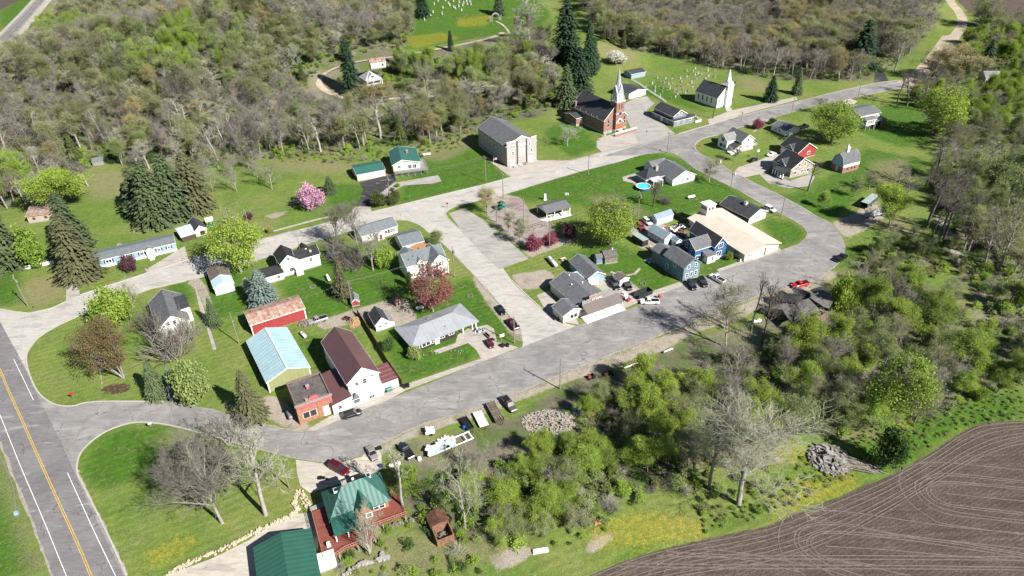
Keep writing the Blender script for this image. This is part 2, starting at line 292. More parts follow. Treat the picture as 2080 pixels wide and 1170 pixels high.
gm.materials.append(M); go = link('ground', gm); tag(go, 'grassy valley floor with lawns, wood floor and a brown ploughed field', kind='structure')
# ---------------- road materials
def paving(name, c1, c2, crack, joint=None, sp=.25):
    M = bpy.data.materials.new(name); M.use_nodes = True; t = M.node_tree; N = t.nodes; L = t.links; b = N['Principled BSDF']; b.inputs['Roughness'].default_value = .9; b.inputs['Specular IOR Level'].default_value = sp
    tc = N.new('ShaderNodeTexCoord'); o = tc.outputs['Object']
    mp = N.new('ShaderNodeMapping'); mp.inputs['Rotation'].default_value = (0, 0, -math.radians(27.5)); mp.inputs['Scale'].default_value = (.25, 1, 1); L.new(o, mp.inputs[0])
    n1 = noise(.12, 6, .65, .6, o, t); n2 = noise(1.6, 5, .7, 0, mp.outputs[0], t); n3 = noise(5, 3, .7, 0, o, t)
    c = mix(rng(n1, .38, .62, t=t), c1, c2, t); c = scl(c, rng(n2, .3, .7, .80, 1.16, t), t); c = scl(c, rng(n3, .3, .7, .93, 1.07, t), t)
    wob = N.new('ShaderNodeMix'); wob.data_type = 'VECTOR'; wob.inputs[0].default_value = .04
    L.new(o, wob.inputs[4]); nn = N.new('ShaderNodeTexNoise'); nn.inputs['Scale'].default_value = .5; nn.inputs['Detail'].default_value = 5; L.new(o, nn.inputs['Vector']); sc_ = N.new('ShaderNodeVectorMath'); sc_.operation = 'SCALE'; sc_.inputs['Scale'].default_value = 60; L.new(nn.outputs['Color'], sc_.inputs[0]); L.new(sc_.outputs[0], wob.inputs[5])
    v = N.new('ShaderNodeTexVoronoi'); v.feature = 'DISTANCE_TO_EDGE'; v.inputs['Scale'].default_value = .13; L.new(wob.outputs[1], v.inputs['Vector'])
    ck = mathn('MULTIPLY', rng(v.outputs['Distance'], .005, .014, 1, 0, t), rng(n1, .45, .6, .15, 1, t), t)
    c = mix(mathn('MULTIPLY', ck, crack[1], t), c, crack[0], t)
    pn = noise(.45, 2, .4, 0, mp.outputs[0], t); c = mix(rng(pn, .60, .625, 0, .24, t), c, (.11, .108, .106), t); c = mix(rng(pn, .36, .345, 0, .22, t), c, (.42, .41, .39), t)
    if joint:
        mj = N.new('ShaderNodeMapping'); mj.inputs['Rotation'].default_value = (0, 0, -math.radians(27.5)); L.new(o, mj.inputs[0])
        br = N.new('ShaderNodeTexBrick'); br.offset = 0; br.inputs['Scale'].default_value = 1; br.inputs['Mortar Size'].default_value = .05; br.inputs['Brick Width'].default_value = joint[0]; br.inputs['Row Height'].default_value = joint[1]
        br.inputs['Color1'].default_value = (1, 1, 1, 1); br.inputs['Color2'].default_value = (.95, .95, .95, 1); br.inputs['Mortar'].default_value = (joint[2],)*3+(1,); L.new(mj.outputs[0], br.inputs[0])
        mm = N.new('ShaderNodeVectorMath'); mm.operation = 'MULTIPLY'; L.new(c, mm.inputs[0]); L.new(br.outputs[0], mm.inputs[1]); c = mm.outputs[0]
    L.new(c, b.inputs['Base Color']); return M
m_conc = paving('street_concrete', (.365, .345, .315), (.415, .395, .365), ((.24, .22, .2), .5), (4.6, 3.9, .84))
m_asph = paving('street_asphalt', (.185, .178, .172), (.262, .252, .242), ((.08, .078, .076), .8))
m_hwy = paving('highway_asphalt', (.145, .138, .138), (.185, .177, .175), ((.07, .068, .068), .8))
m_walk = paving('sidewalk_concrete', (.40, .365, .32), (.345, .315, .275), ((.24, .22, .2), .3), (1.6, 1.6, .8))
m_drive = paving('driveway_stone', (.45, .41, .35), (.38, .345, .29), ((.3, .27, .22), .3))
m_court = paving('gravel_court', (.33, .31, .285), (.285, .27, .25), ((.3, .28, .26), .2))
m_bkt = paving('black_asphalt', (.03, .03, .033), (.042, .042, .046), ((.05, .05, .05), .2))
m_sand = paving('play_sand', (.29, .25, .225), (.24, .205, .185), ((.3, .27, .25), .2))
m_gravel = paving('gravel_road', (.40, .335, .25), (.33, .275, .205), ((.4, .35, .28), .2))
def inter(p, n):
    """Catmull-Rom through pixel points"""
    if len(p) < 3: return p
    o = []
    for i in range(len(p)-1):
        a, b, c, d = p[max(i-1, 0)], p[i], p[i+1], p[min(i+2, len(p)-1)]
        for k in range(n):
            t = k/n; o.append(tuple(.5*((2*b[j])+(-a[j]+c[j])*t+(2*a[j]-5*b[j]+4*c[j]-d[j])*t*t+(-a[j]+3*b[j]-3*c[j]+d[j])*t**3) for j in (0, 1)))
    return o+[p[-1]]
def sheet(name, px, m, dz, label, kind='structure', world=None):
    pts = world or [P(u, v) for u, v in px]
    bm = bmesh.new(); vs = [bm.verts.new((p[0], p[1], p[2]+dz)) for p in pts]; es = [bm.edges.new((vs[i], vs[(i+1) % len(vs)])) for i in range(len(vs))]
    bmesh.ops.triangle_fill(bm, edges=es, use_beauty=True); bmesh.ops.recalc_face_normals(bm, faces=bm.faces)
    if sum(f.normal.z for f in bm.faces) < 0: bmesh.ops.reverse_faces(bm, faces=bm.faces)
    me = bpy.data.meshes.new(name); bm.to_mesh(me); bm.free(); me.materials.append(m)
    return tag(link(name, me), label, kind=kind)
def ribbon_pts(pts, w, dz=0.0, h=None, n=0):
    """flat strip (h None) or kerb box along world points"""
    Vv = []; Fc = []; m_ = len(pts); pts = [np.array([p[0], p[1], p[2]]) for p in pts]
    for k, p in enumerate(pts):
        d = pts[min(k+1, m_-1)]-pts[max(k-1, 0)]; d = d/(np.linalg.norm(d[:2])+1e-9); s = np.array([-d[1], d[0], 0])*w/2
        if h is None: Vv += [p-s+[0, 0, dz], p+s+[0, 0, dz]]
        else: Vv += [p-s-[0, 0, .05], p-s+[0, 0, h], p+s+[0, 0, h], p+s-[0, 0, .05]]
    q = 2 if h is None else 4
    for k in range(m_-1):
        for j in range(q-1): Fc.append((k*q+j, (k+1)*q+j, (k+1)*q+j+1, k*q+j+1))
    return Vv, Fc
def drape(px, n=4):
    return [P(*q) for q in inter(px, n)]
def strips(name, lines, w, m, label, dz=0.0, h=None, kind='structure', n=4):
    b = MB()
    for j, l in enumerate(lines):
        Vv, Fc = ribbon_pts(drape(l, n), w, dz+.004*j, h); b.add(Vv, Fc)
    V0 = b.V; me = mesh(name, V0, b.F, m)
    bm = bmesh.new(); bm.from_mesh(me)
    if h is None:
        bm.normal_update()
        for f in bm.faces:
            if f.normal.z < 0: f.normal_flip()
    else: bmesh.ops.recalc_face_normals(bm, faces=bm.faces)
    bm.to_mesh(me); bm.free()
    o = link(name, me); 
    return tag(o, label, kind=kind)
# main concrete street
M_N = [(-200, 555), (-60, 602), (0, 627), (30, 632), (60, 635), (105, 625), (135, 611), (163, 598), (207, 583), (267, 564), (333, 541), (383, 526), (408, 518), (511, 491), (600, 468), (630, 461), (703, 442), (754, 430), (917, 390), (980, 375), (1035, 360), (1160, 326), (1224, 309), (1300, 292), (1378, 272), (1439, 254), (1500, 236), (1560, 221), (1620, 205), (1700, 186), (1780, 168), (1827, 162)]
M_S1 = [(1857, 184), (1827, 180), (1773, 191), (1640, 219), (1560, 243), (1500, 260), (1458, 273), (1420, 285), (1409, 296), (1416, 308), (1400, 330), (1365, 310), (1335, 309), (1298, 316), (1260, 328), (1150, 357), (1020, 397), (943, 415), (917, 423), (905, 433), (912, 446), (1020, 542), (1040, 570), (1060, 590), (1090, 618), (1130, 653), (1174, 663), (1060, 706), (1062, 698), (1058, 670), (1000, 600), (945, 540), (905, 500), (867, 470), (861, 464), (847, 455), (826, 448), (805, 447), (760, 458), (720, 467), (643, 490), (520, 530), (405, 565), (380, 570), (333, 581), (297, 590), (197, 627), (160, 641), (117, 661), (80, 684), (60, 708), (54, 724), (57, 750), (68, 785), (84, 808), (60, 790), (33, 712), (0, 660), (-60, 640), (-200, 600)]
sheet('main_street', M_N+M_S1, m_conc, .03, 'pale concrete street curving through the village')
A_ = [(1223, 318), (1300, 293), (1378, 273), (1439, 255), (1500, 237), (1560, 222), (1620, 206), (1700, 187), (1780, 169), (1827, 163), (1857, 184), (1827, 179), (1773, 190), (1640, 218), (1560, 242), (1500, 259), (1458, 274), (1425, 283), (1411, 296), (1418, 309), (1440, 322), (1463, 334), (1486, 350), (1536, 373), (1603, 407), (1650, 434), (1688, 453), (1702, 468), (1712, 484), (1718, 503), (1713, 523), (1690, 546), (1650, 570), (1560, 595), (1450, 637), (1373, 670), (1311, 693), (1253, 714), (1157, 754), (1092, 781), (1004, 817), (915, 844), (848, 867), (794, 894), (736, 925), (700, 936), (682, 940), (648, 939), (601, 932), (560, 922), (520, 911), (455, 893), (390, 876), (333, 863), (277, 858), (233, 869), (200, 886), (173, 909), (160, 930), (157, 960), (173, 993), (213, 1073), (258, 1172), (190, 1172), (120, 1000), (60, 850), (30, 770), (15, 712), (0, 660), (33, 712), (70, 784), (87, 807), (113, 822), (147, 825), (193, 816), (333, 816), (433, 831), (483, 848), (520, 860), (613, 878), (640, 874), (739, 828), (781, 814), (860, 784), (979, 734), (1060, 705), (1176, 660), (1253, 635), (1284, 626), (1321, 606), (1375, 583), (1460, 552), (1508, 537), (1588, 509), (1625, 494), (1637, 487), (1641, 478), (1635, 465), (1617, 451), (1585, 434), (1550, 416), (1504, 389), (1450, 363), (1412, 344), (1385, 322), (1365, 309), (1290, 315)]
sheet('village_street', A_, m_asph, .045, 'grey asphalt streets looping around the village')
# highway
HW_L = [(-330, 380), (-120, 640), (0, 898), (25, 960), (57, 1042), (107, 1172), (160, 1320)]
HW_R = [(310, 1320), (252, 1172), (205, 1075), (166, 993), (145, 945), (120, 890), (80, 812), (52, 750), (0, 653), (-60, 560), (-250, 320)]
sheet('highway', HW_L+HW_R, m_hwy, .06, 'grey two lane highway with yellow and white lines')
HT_L = [(-260, 300), (-100, 170), (0, 74), (40, 34), (72, 0), (110, -40)]; HT_R = [(128, -40), (92, 0), (45, 55), (0, 104), (-100, 205), (-250, 340)]
sheet('highway_shoulder', [(-262, 292), (-104, 160), (0, 66), (36, 30), (64, 0), (100, -40), (142, -40), (105, 0), (55, 60), (0, 120), (-96, 222), (-240, 360)], m_walk, .03, 'pale gravel shoulder beside the highway at the top left')
sheet('highway', HT_L+HT_R, m_hwy, .06, 'distant stretch of the highway in the top left corner')
m_yel = mat('road_yellow', (.62, .40, .06), .7, .25, 2.5); m_wht = mat('road_white', (.72, .72, .70), .7, .12, 2.5)
YL = [(-60, 640), (0, 752), (12, 781), (40, 843), (83, 940), (127, 1037), (157, 1103), (185, 1170), (230, 1290)]
def off(px, d):
    pts = [P(*q) for q in inter(px, 4)]; o = []
    for k, p in enumerate(pts):
        q = pts[min(k+1, len(pts)-1)]-pts[max(k-1, 0)]; q = q/np.linalg.norm(q); o.append(p+np.array([-q[1], q[0], 0])*d)
    return o
b = MB()
for d in (-.17, .17):
    b.add(*ribbon_pts(off(YL, d), .14, .07))
b.add(*ribbon_pts(drape([(0, 90), (40, 46), (83, 0)]), .12, .07))
me = mesh('centre_line', b.V, b.F, m_yel); tag(link('centre_line', me), 'double yellow line painted on the highway', kind='structure')
strips('edge_line', [[(28, 730), (52, 779), (68, 813)], [(137, 960), (187, 1070), (235, 1170), (300, 1300)], [(-60, 700), (0, 843), (43, 950), (90, 1060), (135, 1170), (190, 1300)], [(-20, 92), (20, 58), (75, 0)], [(0, 101), (45, 52), (90, 0)]], .13, m_wht, 'white edge lines painted along the highway', dz=.07)
# kerbs
m_kerb = mat('kerb_concrete', (.50, .475, .43), .9, .15, 2)
KB = [[(0, 628), (30, 633), (60, 636), (105, 626), (134, 612)], [(163, 599), (267, 565), (383, 527)], [(160, 642), (117, 662), (80, 685), (60, 709), (54, 725), (57, 750), (70, 784), (87, 807), (113, 822), (147, 825), (193, 816), (333, 816)], [(258, 1170), (213, 1073), (173, 993), (157, 960), (160, 930), (173, 909), (200, 886), (233, 869), (277, 858), (333, 862), (390, 875), (520, 911)], [(800, 447), (826, 448), (847, 455), (861, 464), (868, 471)], [(943, 415), (917, 423), (905, 433), (912, 446), (940, 470)], [(1040, 570), (1060, 590), (1090, 618), (1130, 652)], [(1458, 274), (1425, 283), (1411, 296), (1418, 309), (1440, 322), (1463, 334), (1486, 350)], [(1378, 272), (1439, 254), (1500, 236)], [(754, 431), (917, 391), (980, 376), (1035, 361)], [(1512, 362), (1603, 407), (1650, 434)], [(160, 641), (197, 627), (297, 590), (333, 581), (378, 571)]]
strips('kerb', KB, .35, m_kerb, 'pale concrete kerbs along the street corners', h=.13)
# ragged gravel margins along the streets
def ragged(name, lines, w, m, label, dz):
    b = MB(); k = 0
    for l in lines:
        P_ = drape(l, 10); k += 1; V_ = []
        for i, p in enumerate(P_):
            d = P_[min(i+1, len(P_)-1)]-P_[max(i-1, 0)]; d = d/(np.linalg.norm(d[:2])+1e-9); s = np.array([-d[1], d[0], 0]); V_ += [p-s*w*rnd.uniform(.1, 1)+[0, 0, dz+.003*k], p+s*w*rnd.uniform(.1, 1)+[0, 0, dz+.003*k]]
        b.add(V_, [(2*i, 2*i+1, 2*i+3, 2*i+2) for i in range(len(P_)-1)])
    me = mesh(name, b.V, b.F, m); bm = bmesh.new(); bm.from_mesh(me); bm.normal_update(); [f.normal_flip() for f in bm.faces if f.normal.z < 0]; bm.to_mesh(me); bm.free(); tag(link(name, me), label, kind='structure')
ragged('gravel_margin', [[(383, 527), (408, 519), (511, 491), (600, 468)], [(868, 471), (905, 501), (945, 541), (1000, 601), (1058, 671)], [(520, 911), (601, 932)], [(736, 925), (848, 867), (1004, 817), (1157, 754), (1311, 693), (1450, 637), (1560, 595), (1650, 570), (1690, 546), (1713, 523)], [(1504, 389), (1550, 416), (1585, 434), (1617, 451), (1640, 473), (1625, 494), (1588, 509)], [(1688, 454), (1650, 435), (1603, 408)], [(1020, 397), (1150, 357), (1260, 328)], [(1458, 273), (1560, 243), (1640, 219), (1773, 191)], [(1560, 221), (1700, 186), (1780, 168)], [(0, 898), (57, 1042), (107, 1172)], [(1160, 326), (1224, 309)], [(483, 848), (520, 860), (613, 878)], [(258, 1170), (213, 1073), (173, 993), (157, 955)]], .45, mat('margin_grit', (.40, .36, .30), .95, .25, 1.5), 'ragged gritty margins where the streets meet the grass', .075)
# pavements and drives
SH = [
 ('pavement', [(821, 782), (979, 728), (985, 733), (824, 793), (790, 812), (745, 829), (637, 876), (617, 876), (690, 835)], m_walk, 'sidewalk in front of the brown roofed house and lawn'),
 ('driveway', [(930, 680), (950, 668), (990, 660), (1003, 668), (1010, 695), (1040, 702), (1053, 706), (980, 735), (968, 712), (951, 697), (893, 718), (884, 718), (882, 712), (925, 697)], m_walk, 'pale concrete driveway of the ranch house'),
 ('driveway', [(729, 371), (800, 352), (805, 366), (770, 395), (756, 405), (752, 419), (722, 420), (733, 400), (738, 385)], m_bkt, 'black asphalt driveway below the green roofed house'),
 ('driveway', [(722, 420), (752, 419), (755, 432), (703, 444), (712, 432)], m_walk, 'concrete driveway apron at the street'),
 ('pavement', [(756, 405), (800, 372), (890, 356), (897, 368), (880, 373), (820, 377), (797, 390), (775, 405)], m_court, 'stone patio and path below the deck'),
 ('pavement', [(975, 312), (1030, 340), (1090, 325), (1095, 326), (1166, 326), (1040, 362), (1028, 353)], m_walk, 'concrete forecourt of the grey hall'),
 ('car_park', [(912, 434), (943, 423), (985, 449), (1030, 486), (1074, 526), (1014, 547), (978, 513), (940, 472)], m_court, 'grey gravel parking lot beside the playground'),
 ('playground_surface', [(1008, 413), (1057, 402), (1078, 430), (1110, 447), (1128, 470), (1125, 482), (1095, 488), (1050, 492), (1020, 465), (992, 440), (985, 428), (1000, 420)], m_sand, 'tan wood chip surface of the playground'),
 ('pavement', [(1097, 446), (1109, 451), (1162, 438), (1155, 431), (1120, 440)], m_wht, 'pale concrete slab under the pavilion'),
 ('side_road', [(1265, 212), (1290, 200), (1315, 196), (1322, 205), (1330, 210), (1313, 225), (1345, 250), (1372, 272), (1300, 293), (1282, 262), (1272, 240)], m_court, 'asphalt drive between the brick church and the grey house'),
 ('pavement', [(1212, 283), (1275, 262), (1300, 275), (1305, 290), (1223, 309), (1212, 300)], m_walk, 'paved forecourt of the brick church'),
 ('pavement', [(1437, 243), (1480, 226), (1545, 212), (1617, 197), (1620, 203), (1500, 235), (1441, 253)], m_walk, 'sidewalk before the small white church'),
 ('pavement', [(1472, 218), (1480, 214), (1488, 224), (1478, 230)], m_walk, 'short path to the white church door'),
 ('driveway', [(1488, 352), (1500, 340), (1545, 325), (1575, 310), (1590, 318), (1566, 340), (1560, 350), (1512, 361)], m_walk, 'pale concrete driveway with parked cars'),
 ('patio', [(1540, 352), (1560, 372), (1600, 383), (1645, 378), (1655, 360), (1650, 352), (1604, 368), (1565, 355)], m_court, 'stone patio around the stone house'),
 ('pavement', [(1090, 600), (1115, 590), (1135, 622), (1172, 650), (1176, 660), (1132, 652), (1105, 625)], m_walk, 'concrete pad beside the store'),
 ('pavement', [(1300, 600), (1380, 573), (1387, 577), (1385, 581), (1321, 606)], m_walk, 'sidewalk beside the lawn and slate blue house'),
 ('pavement', [(1455, 548), (1506, 530), (1583, 504), (1588, 509), (1508, 537), (1460, 552)], m_walk, 'sidewalk before the tan roofed building'),
 ('driveway', [(601, 934), (648, 941), (682, 943), (736, 928), (745, 915), (765, 905), (775, 925), (776, 950), (770, 958), (640, 998), (632, 1004), (610, 987), (603, 960)], m_drive, 'cream stone parking area above the green roofed brick house'),
 ('driveway', [(330, 1172), (430, 1135), (505, 1098), (560, 1060), (600, 1045), (632, 1040), (650, 1080), (640, 1172)], m_drive, 'cream gravel drive beside the green garage'),
 ('pavement', [(300, 546), (375, 500), (383, 526), (300, 556), (293, 545)], m_walk, 'concrete pad before the blue mobile home'),
 ('driveway', [(135, 562), (158, 563), (162, 598), (134, 612)], m_walk, 'short concrete drive below the tall spruce'),
 ('pavement', [(392, 568), (400, 590), (412, 620), (440, 710), (433, 712), (418, 660), (405, 625)], m_court, 'narrow worn garden path beside the small spruce'),
 ('driveway', [(1240, 560), (1262, 572), (1322, 603), (1255, 633), (1228, 595), (1200, 575), (1210, 570)], m_walk, 'concrete yard beside the store'),
 ('driveway', [(1710, 172), (1735, 196), (1757, 186), (1742, 172)], m_drive, 'pale driveway of the white hillside house') if False else ('driveway', [(1712, 204), (1725, 200), (1742, 206), (1728, 216), (1716, 211)], m_drive, 'pale driveway of the tall white house'),
 ('side_road', [(1775, 168), (1778, 150), (1772, 132), (1785, 130), (1797, 150), (1805, 164)], m_bkt, 'narrow dark lane climbing into the wood'),
]
for i, (nm, px, m_, lb) in enumerate(SH): sheet(nm, px, m_, .05+.006*(i % 5)+.004, lb)
strips('gravel_road', [[(1840, 172), (1872, 150), (1905, 112), (1935, 70), (1948, 45), (1940, 22), (1925, 5), (1915, -25)]], 10, m_gravel, 'sandy gravel road leading out past the wood', dz=.08, n=14)
strips('gravel_road', [[(1040, 175), (960, 186), (880, 195), (800, 200), (730, 203), (690, 196), (660, 183), (648, 168), (655, 152), (680, 138), (720, 126), (765, 119), (800, 115), (870, 103), (940, 90), (1000, 76), (1022, 66)]], 3.8, m_gravel, 'gravel track looping round the old white farmhouse', dz=.12, n=14)
strips('footpath', [[(1007, 43), (1020, 50), (1030, 60), (1035, 68)]], 1.6, m_gravel, 'sandy path up to the cemetery arch', dz=.12, n=6)
strips('footpath', [[(1290, 556), (1265, 560), (1240, 552)], [(1290, 556), (1300, 545)], [(1530, 268), (1545, 258), (1552, 250), (1560, 243)]], .9, m_walk, 'narrow garden footpaths', dz=.05)
strips('sidewalk', [[(555, 470), (640, 447), (672, 440)], [(440, 500), (480, 490)]], 1.2, m_walk, 'narrow sidewalk along the north side of the street', dz=.05)
# tractor tracks pressed in the field
def zc(l): return [(1560+x/3, 780+y/3) for x, y in l]
TR = [zc(l) for l in (
 [(1700, 600), (1560, 592), (1300, 562), (1080, 545), (980, 560), (910, 590), (895, 630), (920, 690), (1000, 760), (1130, 800), (1350, 825), (1560, 850)],
 [(1700, 612), (1560, 603), (1300, 575), (1090, 560), (990, 577), (938, 602), (922, 640), (950, 690), (1030, 745), (1150, 780), (1350, 810), (1560, 832)],
 [(1700, 645), (1560, 632), (1300, 610), (1100, 595), (1010, 600), (970, 630), (970, 665), (1010, 710), (1110, 745), (1300, 770), (1560, 797)],
 [(1560, 645), (1300, 620), (1110, 607), (1035, 614), (994, 636), (1000, 672), (1060, 715), (1150, 740), (1560, 785)],
 [(1560, 525), (1300, 500), (1100, 481), (960, 480), (860, 500), (810, 545), (798, 600), (820, 660), (880, 740), (980, 810), (1060, 850), (1300, 885), (1560, 920)],
 [(1085, 668), (1300, 690), (1560, 715)],
 [(1560, 1045), (1200, 985), (820, 930), (560, 868), (400, 845), (280, 850), (190, 880), (160, 930), (170, 990), (220, 1050), (300, 1110), (420, 1180)],
 [(1560, 1035), (1200, 972), (800, 918), (560, 878), (400, 857), (290, 862), (212, 890), (185, 930), (195, 990), (260, 1050), (420, 1120), (600, 1180)],
 [(1560, 1005), (1000, 945), (700, 920), (450, 900), (330, 900), (255, 930), (235, 970), (260, 1020), (350, 1070), (600, 1110), (900, 1180)],
 [(1560, 1060), (900, 960), (600, 925), (400, 912), (310, 918), (268, 945), (262, 980), (300, 1030), (400, 1070), (700, 1110)],
 [(350, 990), (700, 1010), (1100, 1045), (1560, 1080)],
 [(1560, 912), (1200, 880), (900, 842), (560, 790), (280, 770), (130, 800), (75, 865), (65, 960), (95, 1050), (170, 1130), (240, 1180)],
 [(-620, 1022), (-400, 1036), (0, 1046), (700, 1048), (1560, 1056)], [(-680, 1046), (-500, 1052), (0, 1066), (700, 1070), (1560, 1076)], [(-880, 1092), (-500, 1100), (0, 1104), (800, 1108), (1560, 1118)], [(-910, 1112), (-500, 1120), (0, 1126), (800, 1128), (1560, 1135)],
 [(-740, 1170), (-680, 1110), (-590, 1060), (-450, 1010), (-250, 1020), (0, 1060), (300, 1120), (500, 1180)], [(-640, 1170), (-600, 1100), (-500, 1060), (-350, 1050), (-100, 1080), (200, 1150)])]
fe2 = [(1200, 1250), (1330, 1190), (1560, 1150), (1700, 1105), (1800, 1050), (1900, 990), (2000, 935), (2100, 905), (2250, 890)]
fe1 = [(1200, 1168), (1330, 1121), (1560, 1072), (1700, 1016), (1800, 975), (1893, 921), (1953, 881), (2000, 862), (2100, 855)]
for k in range(7):
    f = .05+k*.14+(.03 if k % 2 else 0)+.02*math.sin(k*5)
    TR.append([(a[0]*(1-f)+b_[0]*f, a[1]*(1-f)+b_[1]*f) for a, b_ in zip(fe1, fe2)])
strips('tyre_tracks', TR, .24, mat('track_soil', (.21, .172, .145), .95, .25, 1.2), 'pale looping tractor tyre tracks across the ploughed field', dz=.03, n=6)
# ---------------- buildings
WHITE = mat('white_paint', 'e6e4de', .6, .05, .8); OFFW = mat('cream_paint', 'ddd2b8', .7, .06, .8); GLASS = mat('window_glass', (.03, .04, .05), .12, .3, .6, spec=.6)
TRIMW = mat('white_trim', 'ecebe6', .6, .04, .8); SHG = mat('grey_shingles', (.165, .17, .182), .9, .16, .9, sc2=6); SHD = mat('dark_shingles', (.058, .062, .07), .9, .2, .9, sc2=6); SHB = mat('black_shingles', (.033, .034, .037), .9, .22, .9, sc2=6)
SHL = mat('pale_grey_shingles', (.27, .27, .275), .9, .14, .9, sc2=6); SHBR = mat('brown_shingles', (.17, .14, .115), .9, .2, .9, sc2=6); SHBL = mat('blue_grey_shingles', (.19, .215, .23), .9, .14, .9, sc2=6)
MBR = mat('brown_metal_roof', (.165, .082, .085), .45, .07, .4, stripes=(1.05, .1, 'Y')); MGR = mat('green_metal_roof', (.035, .14, .11), .45, .12, .4, stripes=(1.1, .2, 'X')); MGR2 = mat('teal_metal_roof', (.05, .17, .138), .5, .06, .4, stripes=(1.1, .14, 'X'))
MGRY = mat('green_metal_roof_fine', (.04, .14, .10), .45, .07, .4, stripes=(1.0, .22, 'Y'))
MLB = mat('light_blue_metal_roof', (.37, .53, .58), .45, .09, .35, stripes=(.8, .10, 'Y')); MSI = mat('silver_metal_roof', (.42, .44, .465), .42, .09, .4, stripes=(.9, .06, 'X'), metal=.15); MTA = mat('tan_metal_roof', (.60, .54, .445), .6, .07, .3)
MBLU = mat('blue_grey_metal_roof', (.29, .37, .43), .45, .06, .4, stripes=(1, .1, 'X'))
RUST = mat('rusty_metal_roof', (.52, .43, .38), .7, .1, .8, col2=(.36, .135, .07), stripes=(.75, .25, 'X'))
RUST2 = mat('deep_rust_roof', (.30, .12, .08), .8, .1, .5, col2=(.45, .40, .37), stripes=(.7, .25, 'X'))
RED = mat('red_siding', (.40, .06, .06), .7, .08, .6, stripes=(.9, .06, 'X')); BRICK = mat('red_brick', (.36, .20, .155), .85, .2, 2.2, sc2=9); BRICKO = mat('orange_brick', (.42, .22, .14), .85, .22, 2.2, sc2=9); BRICKP = mat('painted_pink_brick', (.50, .13, .135), .75, .12, 1.5)
STONE = mat('grey_block', (.47, .44, .41), .9, .14, 1.4, sc2=5, stripes=(.8, .05, 'Z')); STONEH = mat('pale_rubble_stone', (.46, .40, .34), .9, .34, 1.2, sc2=4); FOUND = mat('foundation_stone', (.42, .40, .37), .9, .15, 2)
BLUE = mat('royal_blue_siding', (.045, .15, .36), .65, .08, .8); SLATE = mat('slate_blue_siding', (.20, .30, .37), .7, .07, .8); PBLU = mat('pale_blue_siding', (.30, .43, .52), .7, .05, .8); PBLU2 = mat('powder_blue_siding', (.46, .58, .60), .7, .05, .8); GRYB = mat('grey_blue_siding', (.24, .28, .31), .7, .07, .8)
TAN = mat('tan_siding', (.62, .55, .45), .8, .06, .8); DKBR = mat('dark_brown_siding', (.05, .042, .04), .7, .15, 1); OLV = mat('olive_siding', (.34, .37, .17), .75, .07, .6, stripes=(1, .06, 'X')); OLDW = mat('weathered_wood', (.26, .23, .20), .95, .35, 2.5, sc2=8); OLDB = mat('brown_boards', (.10, .065, .045), .9, .3, 2)
REDW = mat('red_stained_wood', (.27, .085, .06), .7, .18, 2, sc2=7); FELT = mat('roof_felt', (.15, .13, .125), .95, .3, .6, sc2=3); GREYW = mat('grey_boards', (.34, .325, .305), .9, .25, 2.5, sc2=7); ORTILE = mat('orange_shingles', (.46, .235, .12), .85, .12, 2, sc2=6)
DOORR = mat('orange_wood_door', (.50, .16, .04), .5, .15, 3); METAL = mat('galvanised_metal', (.45, .46, .47), .4, .1, 3, metal=.5); BLK = mat('black_metal', (.02, .02, .022), .5, .2, 2); COPP = mat('green_paint', (.02, .20, .12), .5, .1, 2)
YTAN = mat('ochre_boards', (.55, .36, .10), .8, .2, 2); PINKB = mat('pink_block', (.50, .40, .34), .9, .15, 1.2)
class R:
    """rectangle frame of a footprint: o corner, ax along the front, ay towards the back"""
    def __init__(s, A, B, C, z=3.0, inset=(.35, .35), gz=None):
        a, b, c = [np.array(P(*q, z)) for q in (A, B, C)]
        if gz is None: gz = float(hz(a[0], a[1]))
        if gz > .05: a, b, c = [np.array(P(*q, z+gz)) for q in (A, B, C)]
        d = (b-a)[:2]; L_ = np.linalg.norm(d); ax = d/L_; ay = np.array([-ax[1], ax[0]]); D = (c-a)[:2]@ay
        if D < 0: a, b = b, a; ax = -ax; ay = -ay; D = -D
        o = a[:2]+ax*inset[0]+ay*inset[1]
        s.o, s.ax, s.ay, s.L, s.D, s.z = o, ax, ay, L_-2*inset[0], D-2*inset[1], gz
    def w(s, x, y, z): p = s.o+s.ax*x+s.ay*y; return (p[0], p[1], s.z+z)
    @property
    def ang(s): return math.atan2(s.ax[1], s.ax[0])
    def sub(s, x0, y0, L_, D, dz=0):
        q = R.__new__(R); q.o = s.o+s.ax*x0+s.ay*y0; q.ax, q.ay, q.L, q.D, q.z = s.ax, s.ay, L_, D, s.z+dz; return q
    def turn(s):
        """same rectangle seen from its right side: front becomes the right end"""
        q = R.__new__(R); q.o = s.o+s.ax*s.L; q.ax, q.ay = s.ay, -s.ax; q.L, q.D, q.z = s.D, s.L, s.z; return q
def house(name, label, cat, r, group=None):
    c = r.w(r.L/2, r.D/2, 0); return empty(name, c, r.ang, label, cat, group)
def slab(b, r, quad, t=.16, i=0):
    """quad of local (x,y,z) corners -> slab of thickness t below"""
    b.prism([r.w(*q) for q in quad], (0, 0, 0), (0, 0, -t), i)
